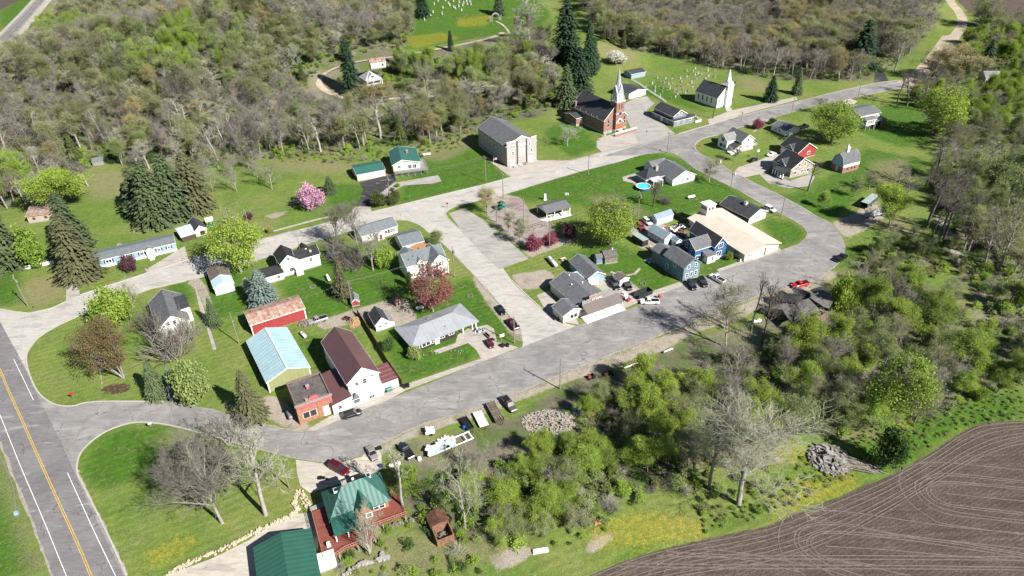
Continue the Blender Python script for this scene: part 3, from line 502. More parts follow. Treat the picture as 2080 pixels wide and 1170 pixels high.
def block(par, r, h, roof='gy', rise=2.0, wm=WHITE, rm=SHG, ov=.35, trim=TRIMW, found=.35, lh=None, gm_=None, apex=.5):
    """walls, roof and trim of one box-shaped part of a house"""
    L_, D = r.L, r.D; b = MB(); rf = MB(); tr = MB()
    Wl = [(0, 0), (L_, 0), (L_, D), (0, D)]
    k = rise/(L_/2 if roof == 'gy' else D/2) if roof in ('gx', 'gy') else 0
    if roof == 'gy':
        ap = apex*L_; pr = [(0, 0), (L_, 0), (L_, h), (ap, h+rise), (0, h)]
        b.prism([r.w(x, 0, z) for x, z in pr], (0, 0, 0), tuple(r.ay[q] if q < 2 else 0 for q in range(3)) and (r.ay[0]*D, r.ay[1]*D, 0))
        for (xe, sg) in ((0, -1), (L_, 1)):
            s_ = rise/abs(xe-ap); xo = xe+sg*ov; zo = h-s_*ov
            slab(rf, r, [(ap, -ov, h+rise+.14), (xo, -ov, zo+.14), (xo, D+ov, zo+.14), (ap, D+ov, h+rise+.14)])
            for y in (-ov-.03, D+ov-.01): tr.prism([r.w(ap, y, h+rise+.16), r.w(xo, y, zo+.16), r.w(xo, y, zo-.1), r.w(ap, y, h+rise-.1)], (0, 0, 0), (r.ay[0]*.04, r.ay[1]*.04, 0))
            tr.prism([r.w(xo+sg*.01, -ov, zo+.1), r.w(xo+sg*.01, D+ov, zo+.1), r.w(xo+sg*.01, D+ov, zo-.08), r.w(xo+sg*.01, -ov, zo-.08)], (0, 0, 0), (r.ax[0]*sg*.03, r.ax[1]*sg*.03, 0))
    elif roof in ('gx', 'gam'):
        ap = apex*D
        if roof == 'gx': pr = [(0, 0), (D, 0), (D, h), (ap, h+rise), (0, h)]; seg = [[(0, h), (ap, h+rise)], [(D, h), (ap, h+rise)]]
        else: pr = [(0, 0), (D, 0), (D, h), (D*.86, h+rise*.62), (D/2, h+rise), (D*.14, h+rise*.62), (0, h)]; seg = [[(0, h), (D*.14, h+rise*.62)], [(D*.14, h+rise*.62), (D/2, h+rise)], [(D, h), (D*.86, h+rise*.62)], [(D*.86, h+rise*.62), (D/2, h+rise)]]
        b.prism([r.w(0, y, z) for y, z in pr], (0, 0, 0), (r.ax[0]*L_, r.ax[1]*L_, 0))
        for (y0, z0), (y1, z1) in seg:
            if roof == 'gx' or (y0, z0) in ((0, h), (D, h)):
                dy = y1-y0; s_ = (z1-z0)/abs(dy); o_ = ov if roof == 'gx' else .12; y0 = y0-math.copysign(o_, dy); z0 = z0-s_*o_
            sg = -1 if y0 < y1 else 1
            slab(rf, r, [(-ov, y0, z0+.14), (L_+ov, y0, z0+.14), (L_+ov, y1, z1+.14), (-ov, y1, z1+.14)])
            for x in (-ov-.03, L_+ov-.01): tr.prism([r.w(x, y0, z0+.16), r.w(x, y1, z1+.16), r.w(x, y1, z1-.1), r.w(x, y0, z0-.1)], (0, 0, 0), (r.ax[0]*.04, r.ax[1]*.04, 0))
            if z0 <= h: tr.prism([r.w(-ov, y0+sg*.01, z0+.1), r.w(L_+ov, y0+sg*.01, z0+.1), r.w(L_+ov, y0+sg*.01, z0-.08), r.w(-ov, y0+sg*.01, z0-.08)], (0, 0, 0), (r.ay[0]*sg*.03, r.ay[1]*sg*.03, 0))
    elif roof == 'hip':
        b.prism([r.w(x, y, 0) for x, y in Wl], (0, 0, 0), (0, 0, h))
        o = ov; s_ = rise/(min(L_, D)/2); z = h-s_*o+.1; hw = min(L_, D)/2
        c = [(-o, -o, z), (L_+o, -o, z), (L_+o, D+o, z), (-o, D+o, z)]
        q = [(hw, D/2, h+rise+.1), (L_-hw, D/2, h+rise+.1)] if L_ >= D else [(L_/2, hw, h+rise+.1), (L_/2, D-hw, h+rise+.1)]
        Vv = [r.w(*p) for p in c+q]+[r.w(p[0], p[1], p[2]-.14) for p in c]
        Fc = [(0, 1, 5, 4), (1, 2, 5), (2, 3, 4, 5), (3, 0, 4)] if L_ >= D else [(0, 1, 4), (1, 2, 5, 4), (2, 3, 5), (3, 0, 4, 5)]
        rf.add(Vv, Fc+[(9, 8, 7, 6), (0, 6, 7, 1), (1, 7, 8, 2), (2, 8, 9, 3), (3, 9, 6, 0)])
        for a_, b_ in ((0, 1), (1, 2), (2, 3), (3, 0)):
            p, q_ = c[a_], c[b_]; mx_, my_ = (p[0]+q_[0])/2-L_/2, (p[1]+q_[1])/2-D/2
            n_ = (math.copysign(1, mx_), 0) if abs(p[0]-q_[0]) < 1e-6 else (0, math.copysign(1, my_)); v = (r.ax*n_[0]+r.ay*n_[1])*.03
            tr.prism([tuple(np.array(r.w(*p))+[v[0]*.3, v[1]*.3, -.02]), tuple(np.array(r.w(*q_))+[v[0]*.3, v[1]*.3, -.02]), tuple(np.array(r.w(*q_))+[v[0]*.3, v[1]*.3, -.2]), tuple(np.array(r.w(*p))+[v[0]*.3, v[1]*.3, -.2])], (0, 0, 0), (v[0], v[1], 0))
    elif roof == 'shed':     # high at the back (rise>0) or at the front (rise<0)
        hb = h+rise
        b.prism([r.w(0, y, z) for y, z in ((0, 0), (D, 0), (D, hb), (0, h))], (0, 0, 0), (r.ax[0]*L_, r.ax[1]*L_, 0))
        s_ = rise/D; slab(rf, r, [(-ov, -ov, h-s_*ov+.13), (L_+ov, -ov, h-s_*ov+.13), (L_+ov, D+ov*.3, hb+s_*ov*.3+.13), (-ov, D+ov*.3, hb+s_*ov*.3+.13)])
        tr.prism([r.w(-ov, -ov-.01, h-s_*ov+.12), r.w(L_+ov, -ov-.01, h-s_*ov+.12), r.w(L_+ov, -ov-.01, h-s_*ov-.08), r.w(-ov, -ov-.01, h-s_*ov-.08)], (0, 0, 0), (-r.ay[0]*.03, -r.ay[1]*.03, 0))
    elif roof == 'shedx':    # low at the left, high at the right
        hb = h+rise
        b.prism([r.w(x, 0, z) for x, z in ((0, 0), (L_, 0), (L_, hb), (0, h))], (0, 0, 0), (r.ay[0]*D, r.ay[1]*D, 0))
        s_ = rise/L_; slab(rf, r, [(-ov, -ov, h-s_*ov+.13), (L_+ov*.2, -ov, hb+.13), (L_+ov*.2, D+ov, hb+.13), (-ov, D+ov, h-s_*ov+.13)])
    elif roof == 'flat':
        b.prism([r.w(x, y, 0) for x, y in Wl], (0, 0, 0), (0, 0, h-.5))
        for x0, y0, x1, y1 in ((0, 0, L_, .3), (0, D-.3, L_, D), (0, .3, .3, D-.3), (L_-.3, .3, L_, D-.3)): b.prism([r.w(x, y, h-.5) for x, y in ((x0, y0), (x1, y0), (x1, y1), (x0, y1))], (0, 0, 0), (0, 0, .5))
        rf.prism([r.w(x, y, h-.5) for x, y in ((.3, .3), (L_-.3, .3), (L_-.3, D-.3), (.3, D-.3))], (0, 0, .01), (0, 0, .06))
    b.build('wall', wm, par)
    ro = rf.build('roof', rm, par)
    if trim and tr.V: tr.build('trim', trim, par)
    if found and roof != 'flat':
        fb = MB(); fb.prism([r.w(x, y, -.3) for x, y in ((-.06, -.06), (L_+.06, -.06), (L_+.06, D+.06), (-.06, D+.06))], (0, 0, 0), (0, 0, .3+found)); fb.build('foundation', FOUND, par)
    return ro
def side(r, s):
    return {'f': (r.o, r.ax, -r.ay, r.L), 'b': (r.o+r.ax*r.L+r.ay*r.D, -r.ax, r.ay, r.L), 'l': (r.o+r.ay*r.D, -r.ay, -r.ax, r.D), 'r': (r.o+r.ax*r.L, r.ay, r.ax, r.D)}[s]
def panel(b, r, s, x, z, w, h, d0, d1, i=0):
    o, t, n, Ls = side(r, s); c = o+t*x; a = c-t*w/2; e = c+t*w/2
    b.prism([(*(a+n*d0), r.z+z-h/2), (*(e+n*d0), r.z+z-h/2), (*(e+n*d0), r.z+z+h/2), (*(a+n*d0), r.z+z+h/2)], (0, 0, 0), (n[0]*(d1-d0), n[1]*(d1-d0), 0), i)
def wins(par, r, spec, fm=TRIMW, gm_=GLASS, arch=False, shut=None):
    for (s, f, z, w, h) in spec:
        Ls = side(r, s)[3]; x = f*Ls if f <= 1 else f
        b = MB(); panel(b, r, s, x, z, w+.26, h+.26, -.05, .07)
        if arch:
            o, t, n, _ = side(r, s); c = o+t*x; pts = [(*(c+t*math.cos(q)*(w/2+.13)+n*-.05), r.z+z+h/2+math.sin(q)*(w*.8)) for q in [k*math.pi/8 for k in range(9)]]
            b.prism(pts, (0, 0, 0), (n[0]*.12, n[1]*.12, 0))
        fo = b.build('window', fm, par)
        g = MB()
        if w > 1.1:
            for q in (-1, 1): panel(g, r, s, x+q*w*.26, z, w*.44, h, .02, .09)
        else:
            for q in (-1, 1): panel(g, r, s, x, z+q*h*.26, w, h*.44, .02, .09)
        if arch:
            pts = [(*(c+t*math.cos(q)*(w/2)+n*.02), r.z+z+h/2+.06+math.sin(q)*(w*.62)) for q in [k*math.pi/8 for k in range(9)]]
            g.prism(pts, (0, 0, 0), (n[0]*.07, n[1]*.07, 0))
        g.build('pane', gm_, fo)
        if shut:
            for q in (-1, 1):
                b = MB(); panel(b, r, s, x+q*(w/2+.4), z, .36, h+.2, -.02, .06); b.build('shutter', shut, par)
def door(par, r, s, f, w=1.0, h=2.1, m=None, base=.15, name='door'):
    Ls = side(r, s)[3]; x = f*Ls if f <= 1 else f; b = MB(); panel(b, r, s, x, base+h/2, w+.24, h+.2, -.05, .06); fr = b.build('door_frame', TRIMW, par)
    b = MB(); panel(b, r, s, x, base+h/2, w, h, .0, .09); d = b.build(name, m or WHITE, par)
    if name == 'garage_door':
        g = MB()
        for k in (1, 2, 3): panel(g, r, s, x, base+h*k/4, w*.98, .035, .08, .1)
        g.build('panel_joint', GREYW, d)
    else:
        g = MB(); panel(g, r, s, x+w*.36, base+1.0, .09, .14, .09, .15); g.build('handle', METAL, d)
def chimney(par, r, x, y, z, w=.8, h=1.6, m=None):
    b = MB(); c = r.w(x, y, z); b.box(c, w, w, h, r.ang); o = b.build('chimney', m or BRICK, par); b = MB(); b.box((c[0], c[1], c[2]+h), w+.16, w+.16, .12, r.ang); b.box((c[0], c[1], c[2]+h+.12), w*.45, w*.45, .25, r.ang, top=.8); b.build('chimney_cap', FOUND, o)
def vents(par, r, pts, m=METAL):
    for x, y, z in pts:
        b = MB(); c = r.w(x, y, z); b.lathe(c, [(.13, -.2), (.13, .35), (.24, .37), (.24, .5), (.05, .6)], 8); b.build('roof_vent', m, par)
def posts(par, r, pts, h, m=TRIMW, t=.16, name='post', z0=0):
    for x, y in pts:
        b = MB(); b.box(r.w(x, y, z0), t, t, h, r.ang); b.build(name, m, par)
def rail(par, r, pts, z, m=TRIMW, hh=1.0, name='railing'):
    b = MB()
    for (x0, y0), (x1, y1) in zip(pts[:-1], pts[1:]):
        a, e = Vector(r.w(x0, y0, z)), Vector(r.w(x1, y1, z)); n = max(1, int((e-a).length/.5))
        for q in (.45, 1.0): b.tube([a+Vector((0, 0, hh*q)), e+Vector((0, 0, hh*q))], .045, 4)
        for k in range(n+1):
            p = a.lerp(e, k/n); b.tube([p, p+Vector((0, 0, hh))], .03 if k % 3 else .06, 4)
    b.build(name, m, par)

# 1 rusty shed, far left
r = R((51, 442), (108, 434.5), (44, 416), 2.6); H = house('garden_shed', 'ochre walled shed under a rust streaked metal roof behind the tall spruce', 'shed', r)
block(H, r, 2.9, 'gx', .8, PINKB, RUST2, trim=YTAN); wins(H, r, [('f', .25, 1.6, .8, .8), ('f', .7, 1.6, .8, .8)], OLDW)
# 2 mobile home
r = R((177, 535.6), (356.7, 494.4), (194, 510), 2.9, (.25, .25)); H = house('mobile_home', 'long pale blue mobile home with a grey roof and white skirting', 'mobile home', r)
block(H, r, 3.0, 'gx', .75, PBLU, SHBL, ov=.25, found=0)
b = MB(); b.prism([r.w(x, y, 0) for x, y in ((-.04, -.04), (r.L+.04, -.04), (r.L+.04, r.D+.04), (-.04, r.D+.04))], (0, 0, 0), (0, 0, .75)); b.build('skirting', WHITE, H)
wins(H, r, [('f', .22, 1.95, 1.7, .95), ('f', .40, 1.95, .8, .95), ('f', .60, 1.95, 1.1, .95), ('f', .80, 1.95, 1.0, .8), ('f', .92, 1.95, .8, .8)], shut=BLK)
q = r.sub(r.L*.655, -1.1, 2.2, 1.3); block(H, q, 3.1, 'gy', .7, WHITE, SHBL, ov=.2, found=0); door(H, q, 'f', .5, .95, 2.0, WHITE, .7)
b = MB(); [b.box(r.w(r.L*.7, -1.5-.35*k, 0), 1.4, .35, .7-.17*k, r.ang) for k in range(4)]; b.build('step', WHITE, H)
b = MB(); b.box(r.w(r.L*.36, r.D+.7, 0), 1.4, 1.2, 3.3, r.ang); b.build('utility_cupboard', GREYW, H)
# 3 small stucco garage with metal lean-to
r = R((394, 471), (420.5, 463), (382, 452), 2.5); H = house('garage', 'small beige garage with dark shingled roof and striped metal lean-to', 'garage', r)
block(H, r, 2.5, 'gy', 1.5, TAN, SHD, ov=.3); b = MB(); panel(b, r, 'f', r.L*.62, 1.1, 1.6, 1.5, 0, .05); b.build('workshop_opening', BLK, H)
q = R((369, 488.7), (394, 477), (358.7, 471), 2.3, (.1, .1)); q.ax, q.ay = r.ax, r.ay; q.o = r.o-r.ax*4.9-r.ay*.8; q.L, q.D = 4.85, r.D*.8
block(H, q, 2.2, 'shed', .7, OLDB, mat('striped_metal_roof', (.50, .58, .62), .5, .06, .4, stripes=(.55, .3, 'X')), ov=.2, found=0)
# 4 white house with black roof
r = R((568, 538), (606, 527), (552.5, 514), 5.0); H = house('farmhouse', 'white two storey house with a black shingle roof beside the blue spruce', 'house', r)
r.D = 7.5
block(H, r, 5.2, 'gy', 2.2, WHITE, SHB); wins(H, r, [('f', .5, 6.0, .7, .9), ('f', .52, 2.0, .8, 1.2), ('f', .68, 2.0, .8, 1.2)])
q = r.sub(r.L+.01, .6, 7.3, 5.4); block(H, q, 4.6, 'gx', 1.9, WHITE, SHB); wins(H, q, [('f', .6, 3.2, .8, 1.1), ('r', .5, 3.2, .9, 1.2)])
g = q.sub(2.4, 2.4, 3.0, 4.2); block(H, g, 4.9, 'gy', 1.5, WHITE, SHB, found=0)
q2 = r.sub(-6.3, -1.2, 6.28, 5.6); block(H, q2, 2.6, 'gx', 1.3, WHITE, SHB); wins(H, q2, [('f', .75, 1.5, .9, .9)])
b = MB(); c = q.w(4.8, .6, 5.9); b.lathe(c, [(.05, -.6), (.05, 0)], 6); b.lathe(c, [(.1, 0), (.45, .12), (.5, .16)], 12, axis=(.7, -.6, .5)); b.build('satellite_dish', GREYW, H)
b = MB(); b.box(r.w(r.L*.95, -.9, 0), 2.2, 1.8, 2.2, r.ang, top=.9); b.build('cellar_entry', WHITE, H)
b = MB(); [b.tube([q.w(2+dx, 2.6+dy, 6.4), q.w(2.2, 2.8, 11)], .03, 4) for dx, dy in ((0, 0), (.4, 0), (.2, .4))]; b.build('radio_mast', METAL, H)
# 5 light blue / brown garage
r = R((433.7, 587.7), (476, 576), (415.5, 549), 2.6, (.2, .2)); H = house('garage', 'garage with a brown rear roof and pale blue metal front', 'garage', r)
f = r.sub(0, 0, r.L, r.D*.36); k = r.sub(.02, r.D*.36+.02, r.L-.04, r.D*.64-.02); block(H, f, 2.8, 'gy', 1.3, PBLU2, mat('pale_blue_ribbed_roof', (.44, .60, .65), .45, .05, .3, stripes=(.9, .1, 'Y')), ov=.2, found=.1); block(H, k, 2.75, 'gy', 1.3, PBLU2, SHBR, ov=.2, found=.1)
door(H, f, 'f', .38, 3.0, 2.3, WHITE, .05, 'garage_door')
# 6 vine house
r = R((319.4, 673.5), (387.7, 652.3), (300, 617), 3.2); H = house('farmhouse', 'white house with worn grey roof half hidden by bare vines and bushes', 'house', r)
block(H, r, 3.6, 'gy', 3.0, WHITE, SHG); wins(H, r, [('f', .35, 4.4, .8, 1.1), ('f', .55, 4.4, .8, 1.1), ('f', .3, 1.7, .9, 1.2), ('f', .7, 1.7, .9, 1.2)])
q = r.sub(r.L*.52, r.D*.30, r.L*.48+1.3, r.D*.45); block(H, q, 4.9, 'shedx', .2, WHITE, SHD, found=0)
# 7 rusty red barn
r = R((507.5, 662), (620, 626.5), (496, 632.5), 3.7, (.3, .25)); H = house('barn', 'long red barn under a rusty streaked metal roof', 'barn', r)
block(H, r, 3.8, 'gx', 1.0, RED, RUST, ov=.3, found=.05)
for x in (-.02, r.L+.02): b = MB(); b.box(r.w(x, -.02, 0), .25, .25, 3.7, r.ang); b.build('corner_trim', TRIMW, H)
# 8 light blue pole barn
r = R((541.2, 779.4), (630.6, 746.7), (501.7, 693.8), 3.2, (.3, .3)); H = house('pole_barn', 'olive pole barn with a wide pale blue metal roof', 'barn', r)
block(H, r, 3.4, 'gy', 2.1, OLV, MLB, ov=.3, found=.05); b = MB(); b.tube([r.w(r.L/2, 0, 5.75), r.w(r.L/2, r.D, 5.75)], .13, 4); b.build('ridge_cap', TRIMW, H)
for x in (0, r.L): b = MB(); b.box(r.w(x, -.03, 0), .25, .25, 3.2, r.ang); b.build('corner_trim', TRIMW, H)
# 9 flat roofed pink brick shop
r = R((599.4, 824), (671.5, 799), (581, 777), 6.2, (.0, .0)); H = house('brick_shop', 'flat roofed pink and red brick storefront with a grey cornice and arched crest', 'shop', r)
block(H, r, 6.2, 'flat', 0, mat('old_brick', (.24, .175, .15), .9, .25, 2), FELT); b = MB(); panel(b, r, 'f', r.L/2, 5.3, r.L, 1.8, .01, .06); b.build('painted_front', BRICKP, H)
b = MB(); panel(b, r, 'f', r.L/2, 5.95, r.L+.5, .45, .0, .38); b.build('cornice', GREYW, H)
b = MB(); c = r.w(r.L*.52, .15, 6.2); b.prism([(c[0]+r.ax[0]*1.3*math.cos(q), c[1]+r.ax[1]*1.3*math.cos(q), c[2]+1.0*math.sin(q)) for q in [k*math.pi/10 for k in range(11)]], (0, 0, 0), (r.ay[0]*.3, r.ay[1]*.3, 0)); b.build('crest', BRICKP, H)
b = MB(); panel(b, r, 'f', r.L*.5, 2.2, r.L*.98, 4.4, .01, .05); [panel(b, r, 'f', r.L*x, 2.5, .5, 5, .05, .18) for x in (.03, .60, .97)]; b.build('brick_front', BRICKO, H)
wins(H, r, [('f', .33, 2.3, 3.2, 1.7)], mat('pink_frame', (.62, .42, .36), .8, .08)); door(H, r, 'f', .79, 1.2, 2.7, WHITE)
chimney(H, r, r.L*.5, r.D*.55, 5.6, .7, 1.0, BRICKP); chimney(H, r, r.L*.36, r.D*.07, 5.6, .9, .6, BLK)
b = MB(); c = r.w(-.5, r.D*.4, 0); b.lathe((c[0]-r.ax[0]*1, c[1]-r.ax[1]*1, 1.0), [(.1, -1.6), (.5, -1.4), (.5, 1.4), (.1, 1.6)], 10, axis=(r.ay[0], r.ay[1], 0)); b.build('fuel_tank', METAL, H)
# 10 big white house with brown metal roof
r = R((704.5, 782), (771.5, 756.8), (655.8, 694), 6.6, (.3, .3)); H = house('farmhouse', 'large white gabled house with a steep brown metal roof on the wide street', 'house', r)
block(H, r, 6.8, 'gy', 3.2, WHITE, MBR, trim=TRIMW); wins(H, r, [('f', .27, 5.6, .8, 1.0), ('f', .53, 5.6, 1.0, 1.4), ('f', .78, 6.4, .7, .45), ('l', .3, 5.4, 1, 1.3), ('l', .55, 5.4, 1, 1.3), ('l', .75, 5.4, 1, 1.3)])
q = r.sub(-5.0, -1.6, 4.98, r.D*.62); block(H, q, 3.4, 'shedx', .7, WHITE, MBR, ov=.3); wins(H, q, [('f', .35, 1.9, .9, 1.0)]); door(H, q, 'f', .62)
q = r.sub(0, -1.6, r.L*1.0, 1.58); block(H, q, 3.2, 'shed', .8, WHITE, mat('dirty_white_felt', (.55, .54, .50), .9, .3, .8), ov=.15); wins(H, q, [('f', .08, 1.8, .8, 1.0), ('f', .18, 1.8, .8, 1.0), ('f', .62, 1.4, 1.4, .7)])
b = MB(); b.box(q.w(.9, -.2, 3.0), 1.8, 1.0, 1.6, q.ang, top=.02, topy=.5); b.build('porch_gable', SHBL, H)
q = r.sub(r.L+.02, -.3, 4.6, r.D*.36); block(H, q, 3.0, 'shedx', -.1, WHITE, mat('striped_brown_roof', (.20, .085, .085), .5, .08, .4, stripes=(.62, -.9, 'Y')), ov=.2)
b = MB(); c = q.w(1.6, -.9, .9); b.lathe((c[0]-.7, c[1], c[2]), [(.1, -.1), (.62, 0), (.62, 1.5), (.1, 1.6)], 12, axis=(r.ax[0], r.ax[1], 0)); b.build('fuel_tank', mat('teal_paint', (.05, .22, .20), .5, .1), H)
# 11 little white workshop
r = R((761.7, 662), (792, 653), (743, 638.5), 2.4, (.25, .25)); H = house('workshop', 'tiny white workshop with dark grey roof beside the board fence', 'shed', r)
block(H, r, 2.5, 'gy', 1.9, WHITE, SHD, ov=.25); wins(H, r, [('f', .3, 1.5, .7, .6), ('f', .78, 2.0, .7, .5)])
q = r.sub(r.L+.02, .2, 1.5, r.D-.4); block(H, q, 2.2, 'shedx', -.4, WHITE, SHL, ov=.1)
# 12 silver ranch
r = R((836, 707.3), (973.6, 652.6), (805.2, 664.5), 2.5, (.6, .6)); H = house('ranch_house', 'long dark walled ranch house with a silver hipped roof and carport', 'house', r)
hr = r.sub(0, 0, r.L*.66, r.D); rf = MB()
b = MB(); b.prism([hr.w(x, y, 0) for x, y in ((0, 0), (hr.L, 0), (hr.L, hr.D), (0, hr.D))], (0, 0, 0), (0, 0, 2.65)); b.build('wall', DKBR, H)
o = .6; s_ = .36; hw = r.D/2; zz = 2.65; z = zz-.1
c = [(-o, -o, z), (r.L+o, -o, z), (r.L+o, r.D+o, z), (-o, r.D+o, z)]; rg = [(hw, r.D/2, zz+s_*hw+.2), (r.L-hw, r.D/2, zz+s_*hw+.2)]
Vv = [r.w(*p) for p in c+rg]+[r.w(p[0], p[1], p[2]-.2) for p in c]
rf.add(Vv, [(0, 1, 5, 4), (1, 2, 5), (2, 3, 4, 5), (3, 0, 4), (9, 8, 7, 6), (0, 6, 7, 1), (1, 7, 8, 2), (2, 8, 9, 3), (3, 9, 6, 0)]); rf.build('roof', MSI, H)
wins(H, hr, [('f', .30, 1.55, 2.4, 1.2), ('f', .12, 1.55, .7, 1.2), ('f', .45, 1.55, .7, 1.2), ('f', .68, 1.75, 1.3, .7), ('f', .90, 1.75, 1.5, .8)]); door(H, hr, 'f', .56, 1.1, 2.1, WHITE)
posts(H, r, [(r.L*.78, .1), (r.L*.99, .1), (r.L*.99, r.D*.5), (r.L*.99, r.D-.2), (r.L*.93, .1)], 2.6, TRIMW, .25); b = MB(); b.prism([r.w(x, y, 0) for x, y in ((r.L*.66, r.D*.82), (r.L, r.D*.82), (r.L, r.D), (r.L*.66, r.D))], (0, 0, 0), (0, 0, 2.5)); b.build('carport_back_wall', DKBR, H)
vents(H, r, [(r.L*.42, r.D*.7, 4.0), (r.L*.47, r.D*.75, 3.9), (r.L*.55, r.D*.16, 3.1)])
# 13 white bungalow
r = R((733, 481), (808.8, 458.8), (720.5, 462), 3.0); H = house('bungalow', 'long white bungalow with grey roof and small gabled porch by the street corner', 'house', r)
block(H, r, 3.1, 'gx', 1.6, WHITE, SHBL); wins(H, r, [('f', .60, 1.8, .9, 1.1), ('f', .68, 1.8, .9, 1.1), ('f', .88, 1.8, .6, 1.3), ('f', .82, 1.8, .6, 1.3)], shut=BLK)
q = r.sub(r.L*.40, -1.1, 2.4, 1.08); block(H, q, 2.4, 'gy', .8, WHITE, mat('pinkish_shingle', (.45, .36, .33), .9, .1), ov=.15, found=0); door(H, q, 'f', .5, 1.0, 2.0, mat('brown_door', (.20, .06, .04), .6, .1))
# 14 grey roofed garage
r = R((817.5, 502), (862.7, 490.6), (800, 476), 2.7); H = house('garage', 'white garage with grey roof between the bungalow and the two gabled house', 'garage', r)
block(H, r, 2.9, 'gx', 1.5, WHITE, SHBL); door(H, r, 'l', .5, 3.2, 2.2, WHITE, .05, 'garage_door')
q = R((843.5, 514.6), (873, 497), (832, 503), 2.3, (.1, .1)); block(H, q, 2.1, 'shed', .3, OFFW, ORTILE, ov=.1)
b = MB(); panel(b, r, 'f', .4, 1.0, .8, 2.0, 1.2, 1.9); b.build('garden_cupboard', REDW, H)
# 15 white house, two gables
r = R((825, 543.5), (906, 520.5), (814.6, 523), 5.2); r.D = 7.6; H = house('farmhouse', 'white two storey house with grey cross gabled roof behind the red maple', 'house', r)
block(H, r, 5.4, 'gx', 2.4, WHITE, SHBL); q = r.sub(r.L*.56, -2.6, r.L*.44, 8.0); block(H, q, 5.4, 'gy', 2.5, WHITE, SHBL); wins(H, q, [('f', .5, 4.6, 1.0, 1.3), ('f', .3, 2.0, .9, 1.3), ('f', .7, 2.0, .9, 1.3)], shut=REDW)
g = r.sub(r.L*.22, -.15, 3.2, 3.8); block(H, g, 5.0, 'gy', 1.6, WHITE, SHBL, found=0); wins(H, g, [('f', .35, 4.4, .7, 1.1), ('f', .68, 4.4, .7, 1.1)]); wins(H, r, [('f', .1, 1.8, .8, 1.2), ('f', .32, 1.8, .8, 1.2), ('f', .46, 1.8, .8, 1.2)], shut=BLK)
g = r.sub(1.0, r.D-.2, 5, 3.2); block(H, g, 4.2, 'gy', 1.7, WHITE, SHBL); vents(H, r, [(3, 2.2, 6.6), (6, 5, 7.2), (9, 5.2, 7.1), (1.2, 1.5, 6.2)], BLK)
# 16 green roofed hillside house and garage
r = R((796, 336), (855, 329), (770.4, 309), 5.2, (.5, .5)); H = house('hillside_house', 'white house with a teal metal roof, brick chimney and raised deck', 'house', r)
block(H, r, 5.2, 'gy', 1.7, OFFW, MGR2, ov=.5, apex=.34); wins(H, r, [('f', .22, 4.0, 1.2, .9), ('f', .22, 1.5, 1.2, .9), ('f', .62, 3.6, 1.4, 1.6), ('f', .8, 3.6, 1.4, 1.6)]); chimney(H, r, r.L*.62, r.D*.55, 5.6, .9, 1.8)
b = MB(); b.prism([r.w(x, y, 2.2) for x, y in ((.4, -2.2), (r.L+3.0, -2.2), (r.L+3.0, r.D*.6), (r.L, r.D*.6), (r.L, 0), (.4, 0))], (0, 0, 0), (0, 0, .2)); b.build('deck', GREYW, H)
rail(H, r, [(.4, -2.15), (r.L+2.9, -2.15), (r.L+2.9, r.D*.6)], 2.4, GREYW); posts(H, r, [(.5+k*(r.L+2.2)/5, -2.0) for k in range(6)], 2.2, GREYW)
r = R((724, 357), (784, 345.6), (712, 337.5), 2.7); H = house('garage', 'cream garage with a teal metal roof at the top of the black drive', 'garage', r)
block(H, r, 2.9, 'gx', .9, OFFW, MGR2, ov=.3); door(H, r, 'f', .3, 3.0, 2.3, TAN, .05, 'garage_door'); door(H, r, 'f', .62, 3.0, 2.3, TAN, .05, 'garage_door')
# 17 grey block hall
r = R((1020, 297.5), (1086, 283), (962.3, 256.7), 8.2, (.3, .2)); H = house('village_hall', 'grey block hall with a stepped front, dark pilaster stripes and a slate roof', 'hall', r)
base = P(1030.6, 339.4); r.o = np.array(base[:2]); fr_ = P(1090, 325)-base; r.ax = fr_[:2]/np.linalg.norm(fr_[:2]); r.ay = np.array([-r.ax[1], r.ax[0]]); r.L = float(np.linalg.norm(fr_[:2])); r.z = 0
_hh = hgt(P(1030.6, 339.4), 288.5)
block(H, r.sub(0, .42, r.L, r.D-.4), _hh*.80, 'gy', 3.4, STONE, SHG, ov=.3, found=.0)
b = MB(); L_ = r.L; b.prism([r.w(x, 0, z) for x, z in ((0, 0), (L_, 0), (L_, _hh*.98), (L_*.82, _hh*.94), (L_*.68, _hh*.94), (L_*.66, _hh*.97), (L_*.5, _hh*1.08), (L_*.34, _hh*.97), (L_*.32, _hh*.96), (0, _hh*.95))], (0, 0, 0), (r.ay[0]*.4, r.ay[1]*.4, 0)); b.build('front_wall', STONE, H)
b = MB(); [panel(b, r, 'f', L_*x, _hh*.48, .42, _hh*.94, .0, .25) for x in (.34, .655)]; b.build('pilaster', mat('dark_brick', (.06, .04, .04), .8, .2), H)
b = MB(); [b.prism([r.w(x0, -.08, z0), r.w(x1, -.08, z1), r.w(x1, .48, z1), r.w(x0, .48, z0)], (0, 0, 0), (0, 0, .14)) for x0, z0, x1, z1 in ((0, _hh*.951, L_*.32, _hh*.961), (L_*.34, _hh*.971, L_*.5, _hh*1.081), (L_*.5, _hh*1.081, L_*.66, _hh*.971), (L_*.82, _hh*.941, L_, _hh*.981))]; b.build('coping', TRIMW, H)
wins(H, r, [('f', .24, _hh*.74, .7, 1.1), ('f', .20, _hh*.5, .8, 1.5), ('f', .76, _hh*.74, .7, 1.1), ('f', .82, _hh*.47, .8, 1.5)]); b = MB(); panel(b, r, 'f', L_*.5, _hh*.48, 2.2, 3.3, 0, .12); panel(b, r, 'f', L_*.5, _hh*.75, 3.6, .3, 0, .3); b.build('blank_panel', WHITE, H)
